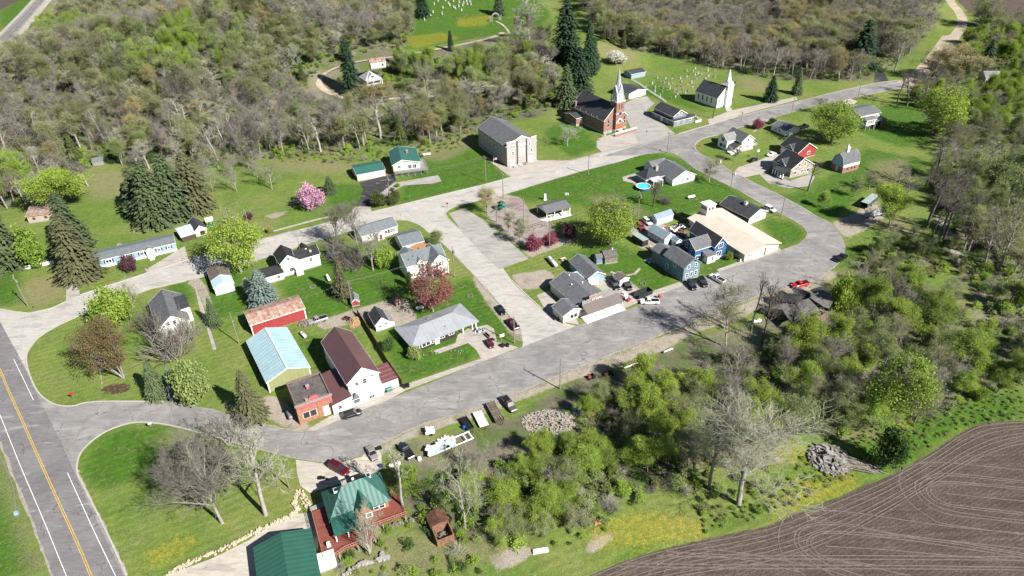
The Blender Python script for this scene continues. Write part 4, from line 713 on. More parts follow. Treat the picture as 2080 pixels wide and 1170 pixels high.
door(H, r, 'f', .17, 1.4, 2.4, WHITE); door(H, r, 'f', .78, 1.6, 2.4, WHITE); wins(H, r, [('l', .12+.12*k, _hh*.55, .9, 1.6) for k in range(7)]+[('l', .1+.15*k, 1.6, 1, 1.0) for k in range(5)])
def text(par, s, r, sd, x, z, size, m, name='lettering', out=.3, sx=1.0):
    cu = bpy.data.curves.new(name, 'FONT'); cu.body = s; cu.size = size; cu.align_x = 'CENTER'; cu.align_y = 'CENTER'; cu.extrude = .03; cu.offset = .012
    o = bpy.data.objects.new('tmp_text', cu); COL.objects.link(o); dg = bpy.context.evaluated_depsgraph_get(); me = bpy.data.meshes.new_from_object(o.evaluated_get(dg)); bpy.data.objects.remove(o); me.name = name
    oo, t, n, Ls = side(r, sd); c = oo+t*x+n*out
    Mx = Matrix(((t[0]*sx, 0, n[0], c[0]), (t[1]*sx, 0, n[1], c[1]), (0, 1, 0, r.z+z), (0, 0, 0, 1)))
    me.transform(WM[par.name].inverted() @ Mx); me.materials.clear(); me.materials.append(m); return link(name, me, par)
text(H, 'VILLAGE HALL', r, 'f', L_*.5, _hh*.80, .55, TRIMW, 'hall_lettering', .1)
# 18 brick church
r = R((1225.3, 243.5), (1274.5, 229.5), (1166.5, 210.6), 7.0, (.3, .3)); H = house('brick_church', 'red brick church with a tall silver spire and dark steep roof', 'church', r)
a0 = P(1225.8, 273); a1 = P(1271.5, 260.5); d = (a1-a0)[:2]; r.ax = d/np.linalg.norm(d); r.ay = np.array([-r.ax[1], r.ax[0]]); r.o = a0[:2]; r.L = float(np.linalg.norm(d)); r.z = 0
eh = hgt(a0, 245)
block(H, r, eh, 'gy', r.L*.46, BRICK, SHD, ov=.3, found=1.2, trim=TRIMW)
tw = r.L*.34; q = r.sub(r.L*.42, -1.6, tw, tw); TH_ = hgt(q.w(0, 0, 0), 209)
b = MB(); b.prism([q.w(x, y, 0) for x, y in ((0, 0), (tw, 0), (tw, tw), (0, tw))], (0, 0, 0), (0, 0, TH_)); b.build('tower', BRICK, H)
b = MB(); [b.prism([q.w(x, y, z) for x, y in ((-e, -e), (tw+e, -e), (tw+e, tw+e), (-e, tw+e))], (0, 0, 0), (0, 0, hh)) for e, z, hh in ((.28, TH_, .35), (.12, TH_*.62, .18), (.15, 0, 1.3))]; b.build('stone_band', WHITE, H)
for sd in 'flrb': wins(H, q, [(sd, .33, TH_*.84, .55, 1.9), (sd, .67, TH_*.84, .55, 1.9)], BRICKO, arch=True)
b = MB(); oo, t, n, _ = side(q, 'f'); c = oo+t*tw/2+n*.02; b.lathe((c[0], c[1], TH_*.62), [(1.0, 0), (1.0, .1)], 20, axis=(n[0], n[1], 0)); o_ = b.build('rose_window', mat('grey_stone_trim', (.40, .37, .35), .9, .1), H); b = MB(); b.lathe((c[0], c[1], TH_*.62), [(.7, .1), (.7, .15)], 16, axis=(n[0], n[1], 0)); b.build('pane', GLASS, o_)
b = MB(); x0 = tw; zc_ = 5.0; b.prism([q.w(x, -.25, z) for x, z in ((0, 4.6), (tw/2, 6.6), (tw, 4.6), (tw-.25, 4.4), (tw/2, 6.1), (.25, 4.4))], (0, 0, 0), (r.ay[0]*.3, r.ay[1]*.3, 0)); b.build('door_gable', WHITE, H)
b = MB(); panel(b, q, 'f', tw/2, 2.6, 1.9, 2.9, 0, .1); o_ = b.build('door', DOORR, H); b = MB(); [panel(b, q, 'f', tw/2+x, 2.5, .06, .5, .1, .18) for x in (-.12, .12)]; b.build('handle', METAL, o_)
wins(H, q, [('f', .5, 4.6, 1.6, .5)], arch=True, fm=WHITE)
wins(H, r, [('f', .19, 4.6, 1.0, 3.2), ('f', .90, 4.6, 1.0, 3.2)]+[('l', .1+.17*k, 4.6, 1.1, 3.0) for k in range(5)]+[('r', .1+.17*k, 4.6, 1.1, 3.0) for k in range(5)], mat('stone_trim', (.55, .48, .42), .8, .1), arch=True)
# belfry and spire
SPM = mat('silver_spire_metal', (.50, .50, .52), .45, .12, 1.2, metal=.3); ct = q.w(tw/2, tw/2, TH_+.35); sp_top = 0
top_h = hgt((ct[0], ct[1], 0), 134.5); bh = (top_h-TH_)*.26
b = MB(); b.box(ct, tw*.80, tw*.80, bh, q.ang, top=.86); b.build('belfry', WHITE, H)
qq = q.sub(tw*.1, tw*.1, tw*.8, tw*.8, TH_+.35)
for sd in 'flrb':
    wins(H, qq, [(sd, .32, bh*.42, .42, bh*.5), (sd, .68, bh*.42, .42, bh*.5)], WHITE, BLK, arch=True)
    b = MB(); oo, t, n, Ls = side(qq, sd); c = oo+t*Ls/2; b.prism([(*(c-t*Ls*.42+n*.08), ct[2]+bh*.86), (*(c+t*Ls*.42+n*.08), ct[2]+bh*.86), (*(c+n*.08), ct[2]+bh*1.75)], (0, 0, 0), (-n[0]*.9, -n[1]*.9, 0)); b.build('spire_gablet', SPM, H)
b = MB(); b.lathe((ct[0], ct[1], ct[2]+bh), [(tw*.42, 0), (tw*.26, (top_h-TH_-bh)*.28), (tw*.12, (top_h-TH_-bh)*.66), (.06, (top_h-TH_-bh)*.96), (.02, top_h-TH_-bh)], 8); b.build('spire', SPM, H)
b = MB(); [b.lathe(q.w(x, y, TH_+.35), [(.28, 0), (.28, .9), (.36, .95), (.02, 2.6)], 6) for x, y in ((.2, .2), (tw-.2, .2), (.2, tw-.2), (tw-.2, tw-.2))]; b.build('pinnacle', SPM, H)
chimney(H, r, .5, r.D*.9, eh+.3, .9, 2.4); q = r.sub(-4.2, r.D*.62, 4.18, r.D*.36); block(H, q, 4.0, 'gx', 1.0, BRICK, SHD, found=1.0); door(H, q, 'f', .75, 1, 2.1, WHITE, 1.0)
# forecourt stairs and low wall of the church
q = r.sub(r.L*.18, -5.6, r.L*.95, .5); b = MB(); b.prism([q.w(x, y, 0) for x, y in ((0, 0), (q.L, 0), (q.L, .45), (0, .45))], (0, 0, 0), (0, 0, .95)); o_ = b.build('garden_wall', BRICK); tag(o_, 'low brick terrace wall with white railing before the brick church', 'wall')
b = MB(); [b.box(q.w(q.L*k/14, .22, .95), .12, .12, .9, q.ang) for k in range(15)]; b.tube([q.w(0, .22, 1.85), q.w(q.L, .22, 1.85)], .07, 4); b.tube([q.w(0, .22, 1.35), q.w(q.L, .22, 1.35)], .22, 4); b.build('railing', WHITE, o_)
b = MB(); [b.box(r.w(r.L*.59, -2.0-.45*k, 0), 3.4, .45, 1.1-.18*k, r.ang) for k in range(6)]; b.box(r.w(r.L*.59-1.9, -3.1, 0), .35, 2.8, 1.5, r.ang, topy=.7); b.box(r.w(r.L*.59+1.9, -3.1, 0), .35, 2.8, 1.5, r.ang, topy=.7); b.build('front_steps', FOUND, H)
# 19 white two door garage
r = R((1277.7, 192.3), (1314, 182.8), (1258, 176), 2.6); H = house('garage', 'white two door garage with dark roof behind the brick church', 'garage', r)
block(H, r, 2.8, 'gy', 1.3, WHITE, SHD); door(H, r, 'f', .28, 2.9, 2.3, WHITE, .05, 'garage_door'); door(H, r, 'f', .72, 2.9, 2.3, WHITE, .05, 'garage_door')
# 20 blue shed
r = R((1282.5, 151.7), (1312.3, 146), (1274, 143.5), 2.5, (.2, .2)); H = house('garden_shed', 'pale blue shed with grey roof above the churchyard', 'shed', r)
block(H, r, 2.7, 'gx', 1.0, PBLU, SHD); b = MB(); panel(b, r, 'l', r.D/2, 1.2, 1.6, 2.2, 0, .05); b.build('door', PBLU2, H)
# 21 grey blue house
r = R((1369, 247), (1412, 236.3), (1341, 222), 2.8); H = house('cottage', 'grey blue cottage with navy roof and wraparound porch by the churchyard', 'house', r)
block(H, r, 2.7, 'hip', .9, GRYB, SHD, ov=.35); q = r.sub(.9, 1.6, r.L*.64, r.D-1.8); block(H, q, 4.5, 'gy', 2.3, GRYB, SHD, ov=.35); wins(H, q, [('f', .4, 4.6, .7, 1.0), ('f', .62, 4.6, .7, 1.0)]); wins(H, r, [('f', .22, 1.6, .7, 1.0), ('f', .5, 1.6, .7, 1.0), ('f', .82, 1.7, 1.3, .8), ('l', .2, 1.6, 1.1, 1.0), ('l', .7, 1.6, .9, 1.0)]); door(H, r, 'l', .45, 1, 2.1, WHITE)
# 22 white church
r = R((1456, 198.5), (1486, 190), (1418.5, 181), 5.2, (.3, .3)); a0 = P(1454.6, 221); d = (P(1480.5, 213.2)-a0)[:2]; r.ax = d/np.linalg.norm(d); r.ay = np.array([-r.ax[1], r.ax[0]]); r.o = a0[:2]; r.L = float(np.linalg.norm(d))+1.2; H = house('white_church', 'small white wooden church with a pointed bell tower in the churchyard', 'church', r)
eh = max(4.5, hgt(a0, 199)); block(H, r, eh, 'gy', r.L*.45, WHITE, SHD, found=.5); wins(H, r, [('l', .15+.2*k, 3.0, .8, 2.0) for k in range(4)]+[('f', .15, 2.8, .7, 1.6)], arch=True)
tw = r.L*.37; q = r.sub(r.L*.5, -1.4, tw, tw); ct = q.w(tw/2, tw/2, 0); th = hgt((ct[0], ct[1], 0), 172); tp = hgt((ct[0], ct[1], 0), 140.5)
b = MB(); b.prism([q.w(x, y, 0) for x, y in ((0, 0), (tw, 0), (tw, tw), (0, tw))], (0, 0, 0), (0, 0, th)); b.build('tower', WHITE, H); b = MB(); b.prism([q.w(x, y, th) for x, y in ((-.2, -.2), (tw+.2, -.2), (tw+.2, tw+.2), (-.2, tw+.2))], (0, 0, 0), (0, 0, .25)); b.build('cornice', TRIMW, H)
b = MB(); b.box((ct[0], ct[1], th+.25), tw*1.02, tw*1.02, (tp-th)*.22, q.ang, top=.6); b.lathe((ct[0], ct[1], th+.25+(tp-th)*.22), [(tw*.34, 0), (.04, (tp-th)*.76)], 8); b.build('spire', WHITE, H)
for sd in 'flrb': wins(H, q, [(sd, .3, th*.87, .5, 1.3), (sd, .7, th*.87, .5, 1.3)], WHITE, BLK, arch=True)
wins(H, q, [('f', .5, th*.42, .6, 1.2)], arch=True); door(H, q, 'f', .5, 1.1, 2.2, WHITE)
# 23 white cross gabled house
r = R((1507.5, 287.3), (1534.6, 280.8), (1478.5, 268.5), 5.0); H = house('farmhouse', 'white cross gabled house with grey roof on the street corner', 'house', r)
r.D *= .95; block(H, r, 4.8, 'gy', 2.4, WHITE, SHG); wins(H, r, [('f', .5, 4.8, .9, 1.1), ('f', .5, 1.9, 1, 1.1)])
q = r.sub(-4.6, r.D*.38, 5.2, 5.6); block(H, q, 4.6, 'gx', 2.2, WHITE, SHL); wins(H, q, [('l', .5, 4.4, 1.3, 1.1), ('l', .4, 1.8, 1.4, 1.2), ('l', .75, 1.8, .8, 1.2)], BLUE)
q = r.sub(-3.4, -.1, 3.38, r.D*.42); block(H, q, 2.8, 'shedx', .9, WHITE, SHD, ov=.3); b = MB(); b.prism([q.w(x, y, 0) for x, y in ((-2.2, -.3), (0, -.3), (0, 2.2), (-2.2, 2.2))], (0, 0, 0), (0, 0, .7)); b.build('porch_floor', WHITE, H); rail(H, q, [(-2.1, 2.1), (-2.1, -.2), (-.1, -.2)], .7, WHITE)
b = MB(); b.prism([r.w(x, y, .6) for x, y in ((r.L, 1), (r.L+3.6, 1), (r.L+3.6, 4.2), (r.L, 4.2))], (0, 0, 0), (0, 0, .15)); b.build('deck', GREYW, H); rail(H, r, [(r.L+.1, 1.1), (r.L+3.5, 1.1), (r.L+3.5, 4.1)], .75, WHITE)
# 24 small white garage
r = R((1596.7, 266.7), (1627.5, 259), (1566, 253.3), 2.6); H = house('garage', 'small white garage with pale grey roof near the dark bushes', 'garage', r)
block(H, r, 2.6, 'gy', 1.1, WHITE, SHG); wins(H, r, [('l', .35, 1.6, .9, .7), ('l', .6, 1.6, .9, .7)]); door(H, r, 'f', .3, .9, 2, WHITE)
# 25 red gabled house
def dormer(par, r, y, L_, h, rise, wm, rm):
    """cross gable over the left slope"""
    q = r.sub(-.1, y, r.L*.5, L_); block(par, q, h, 'gx', rise, wm, rm, found=0, ov=.2)
r = R((1621.7, 310.5), (1661, 300.3), (1582.3, 293.7), 3.4); H = house('garage', 'large red gabled garage with navy roof behind the stone house', 'garage', r)
block(H, r, 3.3, 'gy', 3.2, RED, SHB); dormer(H, r, r.D*.3, 3.6, 3.6, 1.7, GRYB, SHD); wins(H, r, [('f', .6, 2.0, 1.4, 1.1)]); door(H, r, 'l', .2, 2.6, 2.3, WHITE, .05, 'garage_door'); door(H, r, 'l', .8, 2.6, 2.3, WHITE, .05, 'garage_door')
# 26 stone house
r = R((1607.3, 344.6), (1655, 333), (1569, 325.6), 3.9); H = house('stone_house', 'pale rubble stone house with navy gabled roof and front porch', 'house', r)
block(H, r, 3.9, 'gy', 3.5, STONEH, SHB); dormer(H, r, r.D*.35, 4.2, 4.3, 1.9, GRYB, SHD); wins(H, r, [('f', .35, 4.9, .9, 1.2), ('f', .6, 4.9, .9, 1.2), ('f', .2, 1.9, 1.6, 1.3), ('f', .52, 1.9, .9, 1.3), ('f', .8, 1.9, 1.4, 1.2)])
q = r.sub(-3.2, r.D*.05, 3.18, r.D*.6); b = MB(); slab(b, q, [(-.5, -.5, 2.7), (3.2, -.5, 3.6), (3.2, q.D, 3.6), (-.5, q.D, 2.7)]); b.build('porch_roof', SHD, H); posts(H, q, [(-.2, -.2+k*(q.D-.2)/4) for k in range(5)], 2.7, TRIMW, .3); b = MB(); b.prism([q.w(x, y, 0) for x, y in ((-.5, -.5), (3.2, -.5), (3.2, q.D), (-.5, q.D))], (0, 0, 0), (0, 0, .45)); b.build('porch_floor', OLDW, H); wins(H, r, [('l', .3, 1.9, 1.2, 1.3), ('l', .6, 1.9, 1.2, 1.3)])
# 27 gambrel barn
r = R((1714, 336.7), (1746.7, 328.3), (1690, 331.0), 3.4, (.1, .1)); H = house('gambrel_barn', 'brick based barn with a grey gambrel roof, blue gable and white cupola', 'barn', r)
_d = P(1688.5, 346)-P(1711, 356); r.D = float(abs(_d[:2]@r.ay))+.3; block(H, r, 3.6, 'gam', 4.0, mat('pale_blue_boards', (.33, .47, .58), .7, .06), SHG, ov=.2, found=0)
b = MB(); b.prism([r.w(x, y, 0) for x, y in ((-.08, -.08), (r.L+.08, -.08), (r.L+.08, r.D+.08), (-.08, r.D+.08))], (0, 0, 0), (0, 0, 2.4)); b.build('brick_base', BRICK, H); b = MB(); b.prism([r.w(x, y, 2.4) for x, y in ((-.12, -.12), (r.L+.12, -.12), (r.L+.12, .0), (-.12, .0))], (0, 0, 0), (0, 0, 1.1)); b.build('white_band', WHITE, H)
wins(H, r, [('f', .3, 1.6, .8, .9), ('f', .55, 1.6, .8, .9), ('f', .75, 1.6, .8, .9), ('l', .3, 5.6, .5, .6), ('l', .7, 5.6, .5, .6)]); door(H, r, 'l', .5, 1.2, 2.1, PBLU2)
c = r.w(r.L*.42, r.D/2, 7.5); b = MB(); b.box(c, 1.1, 1.1, 1.6, r.ang); b.box((c[0], c[1], c[2]+1.6), 1.5, 1.5, .15, r.ang); b.box((c[0], c[1], c[2]+1.75), 1.3, 1.3, 1.1, r.ang, top=.1); b.lathe((c[0], c[1], c[2]+2.8), [(.05, 0), (.16, .2), (.03, .5)], 8); b.build('cupola', WHITE, H)
# 28 tall white house
r = R((1748.7, 237), (1791.5, 228.2), (1733.5, 216.5), 6.0); H = house('hillside_house', 'tall white house with grey roof, glazed porch and curved wooden deck', 'house', r)
block(H, r, 6.0, 'gx', 1.5, WHITE, SHG); wins(H, r, [('f', .2, 4.9, .8, 1), ('f', .8, 4.9, .8, 1), ('f', .5, 4.9, .8, 1)])
q = r.sub(.6, -3.4, 5.2, 3.38); block(H, q.sub(0, 0, q.L, q.D, 2.5), 2.6, 'gx', .9, WHITE, SHG, found=0); wins(H, q, [('f', .25, 3.9, .9, 1.2), ('f', .5, 3.9, .9, 1.2), ('f', .75, 3.9, .9, 1.2), ('l', .3, 3.9, .9, 1.2), ('l', .7, 3.9, .9, 1.2)]); posts(H, q, [(.1, .1), (q.L-.1, .1), (q.L/2, .1)], 2.5, GREYW, .25)
b = MB(); slab(b, r, [(5.9, -3.4, 3.6), (r.L+1.5, -3.2, 3.6), (r.L+1.5, 0, 4.1), (5.9, 0, 4.1)]); b.build('porch_roof', SHG, H); posts(H, r, [(6.6, -3.1), (r.L+1.2, -3.0)], 3.5, GREYW, .25)
b = MB(); pts = [r.w(r.L+3.6*math.sin(a), r.D*.35-5.2*math.cos(a), 0) for a in [k*math.pi/14 for k in range(15)]]
for p0, p1 in zip(pts[:-1], pts[1:]): b.prism([p0, p1, (p1[0], p1[1], p1[2]+3.4), (p0[0], p0[1], p0[2]+3.4)], (0, 0, 0), (.1, .1, 0))
b.build('deck_screen', mat('tan_boards', (.50, .38, .25), .8, .12, 1.5, stripes=(1.5, .15, 'X')), H); b = MB(); b.prism([(p[0], p[1], p[2]+2.3) for p in pts]+[r.w(r.L, r.D*.35, 2.3)], (0, 0, 0), (0, 0, .12)); b.build('deck', TAN, H)
r2 = R((1781, 210), (1801, 213), (1741, 203), 2.8); q = r.sub(r.L*.05, r.D+1.5, r.L*1.05, 7.0); block(H, q, 3.0, 'gx', 1.5, WHITE, SHG)
# 29 grey hip house near the pool
r = R((1366.7, 366), (1414.8, 354), (1341, 338), 2.8); H = house('ranch_house', 'low house with sprawling dark grey roofs and a chimney beside the pool', 'house', r)
block(H, r, 2.8, 'gy', 2.6, WHITE, SHG); wins(H, r, [('f', .45, 1.5, .6, .9), ('f', .68, 1.5, .9, 1.1)])
q = r.sub(-9.0, r.D*.42, 9.4, r.D*.52); block(H, q, 2.9, 'hip', 2.6, GRYB, SHD); chimney(H, q, 6.2, q.D*.35, 3.8, 1.2, 2.4, FOUND); q = r.sub(-.5, r.D-1.0, 6.4, 7.0); block(H, q, 2.8, 'gx', 2.2, WHITE, SHG)
q = r.sub(-7.6, r.D*.42-3.2, 4.6, 3.18); b = MB(); slab(b, q, [(0, 0, 2.7), (4.6, 0, 2.7), (4.6, 3.2, 3.0), (0, 3.2, 3.0)]); b.build('patio_roof', mat('white_ribbed_roof', (.6, .6, .6), .5, .05, .3, stripes=(.35, .3, 'X')), H); posts(H, q, [(.1, .1), (4.4, .1)], 2.6)
wins(H, r, [('l', .25, 1.6, 1.5, 1.5), ('l', .4, 1.6, 1.2, 1.5)], TRIMW)
# 30 pavilion
r = R((1109.8, 433.7), (1160, 420.3), (1091, 416.5), 3.0, (.35, .3)); H = house('pavilion', 'open sided park pavilion with grey roof and white posts', 'pavilion', r)
b = MB(); h = 3.1; D = r.D; z = h
for y0, y1 in ((-.4, D/2), (D+.4, D/2)): slab(b, r, [(-.4, y0, h-.1), (r.L+.4, y0, h-.1), (r.L+.4, y1, h+1.2), (-.4, y1, h+1.2)])
b.build('roof', SHG, H); b = MB(); [b.prism([r.w(x, 0, h-.2), r.w(x, D, h-.2), r.w(x, D/2, h+1.05)], (0, 0, 0), (r.ax[0]*.08, r.ax[1]*.08, 0)) for x in (-.3, r.L+.2)]; [b.box(r.w(r.L/2, y, h-.35), r.L+.6, .16, .3, r.ang) for y in (0, D)]; b.build('gable_board', WHITE, H)
posts(H, r, [(x, y) for x in (0, r.L/3, r.L*2/3, r.L) for y in (0, D)], h-.3, TRIMW, .22)
# 31 dark roofed ranch
r = R((1522.5, 443.7), (1560, 428.5), (1468.3, 411.9), 3.0); H = house('ranch_house', 'white gabled ranch with a dark charcoal roof and white chimney', 'house', r)
block(H, r, 3.1, 'gy', 1.9, WHITE, SHD, ov=.5); wins(H, r, [('f', .42, 2.0, .8, .7), ('f', .58, 2.0, .8, .7)]); b = MB(); panel(b, r, 'l', r.D/2, 1.4, r.D*.98, 2.6, .01, .04); b.build('painted_shade_panel', mat('painted_shade_grey', (.10, .10, .11), .8, .1), H); chimney(H, r, r.L*.45, r.D*.42, 4.5, 1.0, 1.3, WHITE)  # dark panel over the white left wall paints in that side's shade
# 32 tan roofed hall with rooftop cabin
r = R((1513.5, 517.7), (1587.5, 493.7), (1395.2, 443.5), 3.0, (.5, .5)); H = house('machine_hall', 'long low building with a huge cream metal roof on the street bend', 'hall', r)
block(H, r, 3.0, 'gy', 1.7, TAN, MTA, ov=.6, trim=mat('tan_trim', (.5, .43, .34), .7, .05)); door(H, r, 'f', .38, 4.2, 2.4, OFFW, .05, 'garage_door'); b = MB(); panel(b, r, 'f', r.L*.60, 1.5, .3, 2.6, .0, .1); b.build('downpipe', BLK, H); wins(H, r, [('f', .14, 1.9, .5, .8), ('f', .20, 1.9, .5, .8)])
b = MB(); c = r.w(r.L*.44, r.D*.945, 3.6); b.box(c, 3.6, 3.4, 4.2, r.ang); o_ = b.build('roof_cabin', OFFW, H); b = MB(); b.box((c[0], c[1], c[2]+4.2), 4.1, 3.9, .2, r.ang); b.build('cabin_roof', TRIMW, o_)
q = r.sub(r.L*.44-1.8, r.D*.945-1.7, 3.6, 3.4, 3.6); b = MB(); [panel(b, q, s, x, 3.0, .8, 1.0, 0, .06) for s, x in (('l', .7), ('l', 1.7), ('l', 2.7), ('f', 1.0), ('f', 2.4))]; b.build('cabin_window', GLASS, o_)
# 33 royal blue house
r = R((1452, 502.3), (1480, 493.7), (1420, 470), 5.2); H = house('blue_house', 'royal blue house with white window frames and two grey gabled roofs', 'house', r)
r.D = 12.5; block(H, r, 5.2, 'gy', 2.6, BLUE, SHD); wins(H, r, [('f', .5, 5.0, 1.6, 1.7), ('f', .42, 2.1, 1.9, 1.6)])
q = r.sub(-6.4, 1.6, 6.5, 6.4); block(H, q, 5.0, 'gx', 2.3, BLUE, SHG); wins(H, q, [('l', .32, 4.6, .8, 1.8), ('l', .68, 4.6, .8, 1.8), ('l', .6, 1.8, .8, 1.4), ('f', .2, 1.9, 1.6, 1.2)])
q = r.sub(-3.3, -1.0, 3.28, 3.4); block(H, q, 2.9, 'shed', .9, WHITE, SHG); wins(H, q, [('f', .6, 1.7, .7, 1.2), ('l', .4, 1.6, .7, 1.2)]); door(H, q, 'f', .25, .9, 2)
q = r.sub(-11.5, 5.0, 5.1, 5.0); block(H, q, 2.6, 'gx', 1.0, BLUE, SHD)
b = MB(); panel(b, r, 'f', r.L/2, .45, r.L, .9, .02, .1); b.build('white_skirting', WHITE, H)
# 34 slate blue house
r = R((1389.4, 547.3), (1426, 534), (1350, 517.5), 5.0); H = house('slate_blue_house', 'slate blue two storey gabled house with five front windows', 'house', r)
block(H, r, 5.3, 'gy', 2.2, SLATE, SHG, trim=SLATE); wins(H, r, [('f', .28, 5.0, .85, 1.3), ('f', .74, 5.0, .85, 1.3), ('f', .22, 2.0, .85, 1.4), ('f', .5, 2.0, .85, 1.4), ('f', .78, 2.0, .85, 1.4), ('l', .18, 2.0, .9, 1.5), ('l', .55, 4.2, .9, 1.1)])
q = r.sub(.4, r.D+.02, r.L-1.4, 6.2); block(H, q, 4.2, 'gy', 1.3, SLATE, SHG, trim=None)
# 35-36 sheds
r = R((1334.6, 447.5), (1369.2, 436), (1324.5, 438.5), 2.5, (.15, .15)); r.D = max(r.D, 3.6); H = house('garden_shed', 'white shed with light blue metal roof in the junk yard', 'shed', r); block(H, r, 2.6, 'gx', 1.2, PBLU2, MBLU, ov=.15); door(H, r, 'f', .6, .9, 2, WHITE)
r = R((1350, 487), (1371.5, 478.5), (1316.3, 466.5), 2.6, (.15, .15)); H = house('long_shed', 'long white shed with blue grey metal roof between junk and blue house', 'shed', r); block(H, r, 2.7, 'gy', 1.4, PBLU2, MBLU, ov=.2); wins(H, r, [('l', .3, 1.6, .8, .7), ('l', .7, 1.6, .8, .7)])
r = R((1374, 493), (1386, 489.5), (1362, 486), 2.0, (.1, .1)); H = house('garden_shed', 'tiny pale blue shed tucked behind the blue house', 'shed', r); r.D = max(2.6, r.D); block(H, r, 2.1, 'gy', .9, PBLU2, MBLU, ov=.15)
# 37 dark trailer box
r = R((1306, 489.6), (1317.3, 485.6), (1285.8, 475.2), 2.4, (.02, .02)); H = house('storage_container', 'dark box container with a pale lid beside the big green tree', 'container', r); b = MB(); b.prism([r.w(x, y, .15) for x, y in ((0, 0), (r.L, 0), (r.L, r.D), (0, r.D))], (0, 0, 0), (0, 0, 2.2)); b.build('body', mat('dark_panels', (.035, .04, .04), .6, .2, 1, stripes=(1.2, .2, 'Y')), H); b = MB(); b.prism([r.w(x, y, 2.35) for x, y in ((-.1, -.1), (r.L+.1, -.1), (r.L+.1, r.D+.1), (-.1, r.D+.1))], (0, 0, 0), (0, 0, .12)); b.build('lid', mat('pale_lid', (.40, .47, .45), .6, .1), H)
# 38 store
r = R((1171.7, 622), (1229, 601), (1120.8, 573), 3.2, (.2, .2)); H = house('general_store', 'rambling grey roofed store with a weathered board front and brown awning', 'shop', r)
block(H, r, 3.3, 'gy', 2.0, TAN, SHG, ov=.3); vents(H, r, [(r.L*.35, r.D*.55, 4.7), (r.L*.7, r.D*.5, 4.7), (r.L*.55, r.D*.85, 5.0)], WHITE)
q = r.sub(-5.8, -1.6, 6.6, 5.4); block(H, q, 2.8, 'gy', 1.3, TAN, SHG, ov=.3); wins(H, q, [('f', .55, 1.5, 2.4, 1.2)], TRIMW)
a0, a1 = P(1183.5, 646), P(1255.5, 620); d = (a1-a0)[:2]; fr = R.__new__(R); fr.ax = d/np.linalg.norm(d); fr.ay = np.array([-fr.ax[1], fr.ax[0]]); fr.o = a0[:2]; fr.L = float(np.linalg.norm(d)); fr.D = 3; fr.z = 0
pf = hgt(P(1184, 640), 621)
b = MB(); n_ = 26
for k in range(n_): x0, x1 = fr.L*k/n_*.98, fr.L*(k+1)/n_*.98-.03; zt = 5.3 if k < 5 or k > 21 else 6.5; zt += .12*math.sin(k*2.3); b.prism([fr.w(x, y, .1) for x, y in ((x0, .5), (x1, .5), (x1, .62), (x0, .62))], (0, 0, 0), (0, 0, zt))
b.build('board_front', GREYW, H); b = MB(); b.prism([fr.w(x, .7, z) for x, z in ((0, 0), (fr.L*.98, 0), (fr.L*.98, 3.4), (0, 3.4))], (0, 0, 0), (fr.ay[0]*2.8, fr.ay[1]*2.8, 0)); b.build('shop_wall', OLDB, H)
b = MB(); b.prism([fr.w(x, y, 0) for x, y in ((-.5, -3.0), (fr.L+.5, -3.0), (fr.L+.5, .7), (-.5, .7))], (0, 0, 0), (0, 0, .18)); b.build('porch_floor', WHITE, H); b = MB(); slab(b, fr, [(-.1, -2.6, 2.9), (fr.L, -2.6, 2.9), (fr.L, .48, 4.2), (-.1, .48, 4.2)]); b.build('awning', mat('brown_awning', (.20, .165, .155), .7, .08, .5, stripes=(.8, .06, 'X')), H); posts(H, fr, [(.3+k*(fr.L-.6)/3, -2.3) for k in range(4)], 2.85, WHITE, .2); rail(H, fr, [(.3, -2.3), (fr.L*.62, -2.3)], 0, WHITE, .9)
b = MB(); panel(b, fr, 'f', fr.L*.40, 4.95, fr.L*.28, 1.1, -.46, -.42); b.build('sign_board', mat('rust_sign', (.22, .08, .045), .8, .2, 1.5), H); b = MB(); panel(b, fr, 'f', fr.L*.29, 6.0, fr.L*.20, .7, -.46, -.42); b.build('sign_board', mat('faded_white_sign', (.55, .50, .47), .8, .15, 2), H)
text(H, 'STORE', fr, 'f', fr.L*.40, 4.95, 1.0, WHITE, 'sign_lettering', -.40, 1.15); text(H, 'GENERAL', fr, 'f', fr.L*.29, 6.0, .6, mat('sign_red', (.42, .02, .03), .6, .1), 'sign_lettering', -.40, 1.0)
r = R((1194, 566.5), (1230.4, 556), (1150.6, 530.8), 2.9); H = house('garage', 'blue sided garage with a grey gabled roof behind the store', 'garage', r)
block(H, r, 2.9, 'gy', 1.6, PBLU, SHG); door(H, r, 'f', .36, 3.0, 2.3, WHITE, .05, 'garage_door')
q = r.sub(-4.4, 1.2, 4.2, 4.6); b = MB(); b.prism([q.w(x, y, 0) for x, y in ((.2, .2), (4, .2), (4, 4.4), (.2, 4.4))], (0, 0, 0), (0, 0, 2.2)); b.build('lean_to', SLATE, H); b = MB(); slab(b, q, [(0, 0, 2.3), (4.2, 0, 2.45), (4.2, 4.6, 2.45), (0, 4.6, 2.3)]); b.build('lean_to_roof', mat('patchy_blue_roof', (.42, .55, .60), .6, .2, 1.2), H)
# 39 white shed with brown roof
r = R((1259.2, 571), (1278.7, 564.2), (1240, 561), 2.3, (.1, .1)); H = house('garden_shed', 'white lean-to shed with brown roof behind the parked trucks', 'shed', r); r.D = max(3.2, min(r.D, 5)); block(H, r, 2.3, 'gy', .6, WHITE, SHBR, ov=.15)
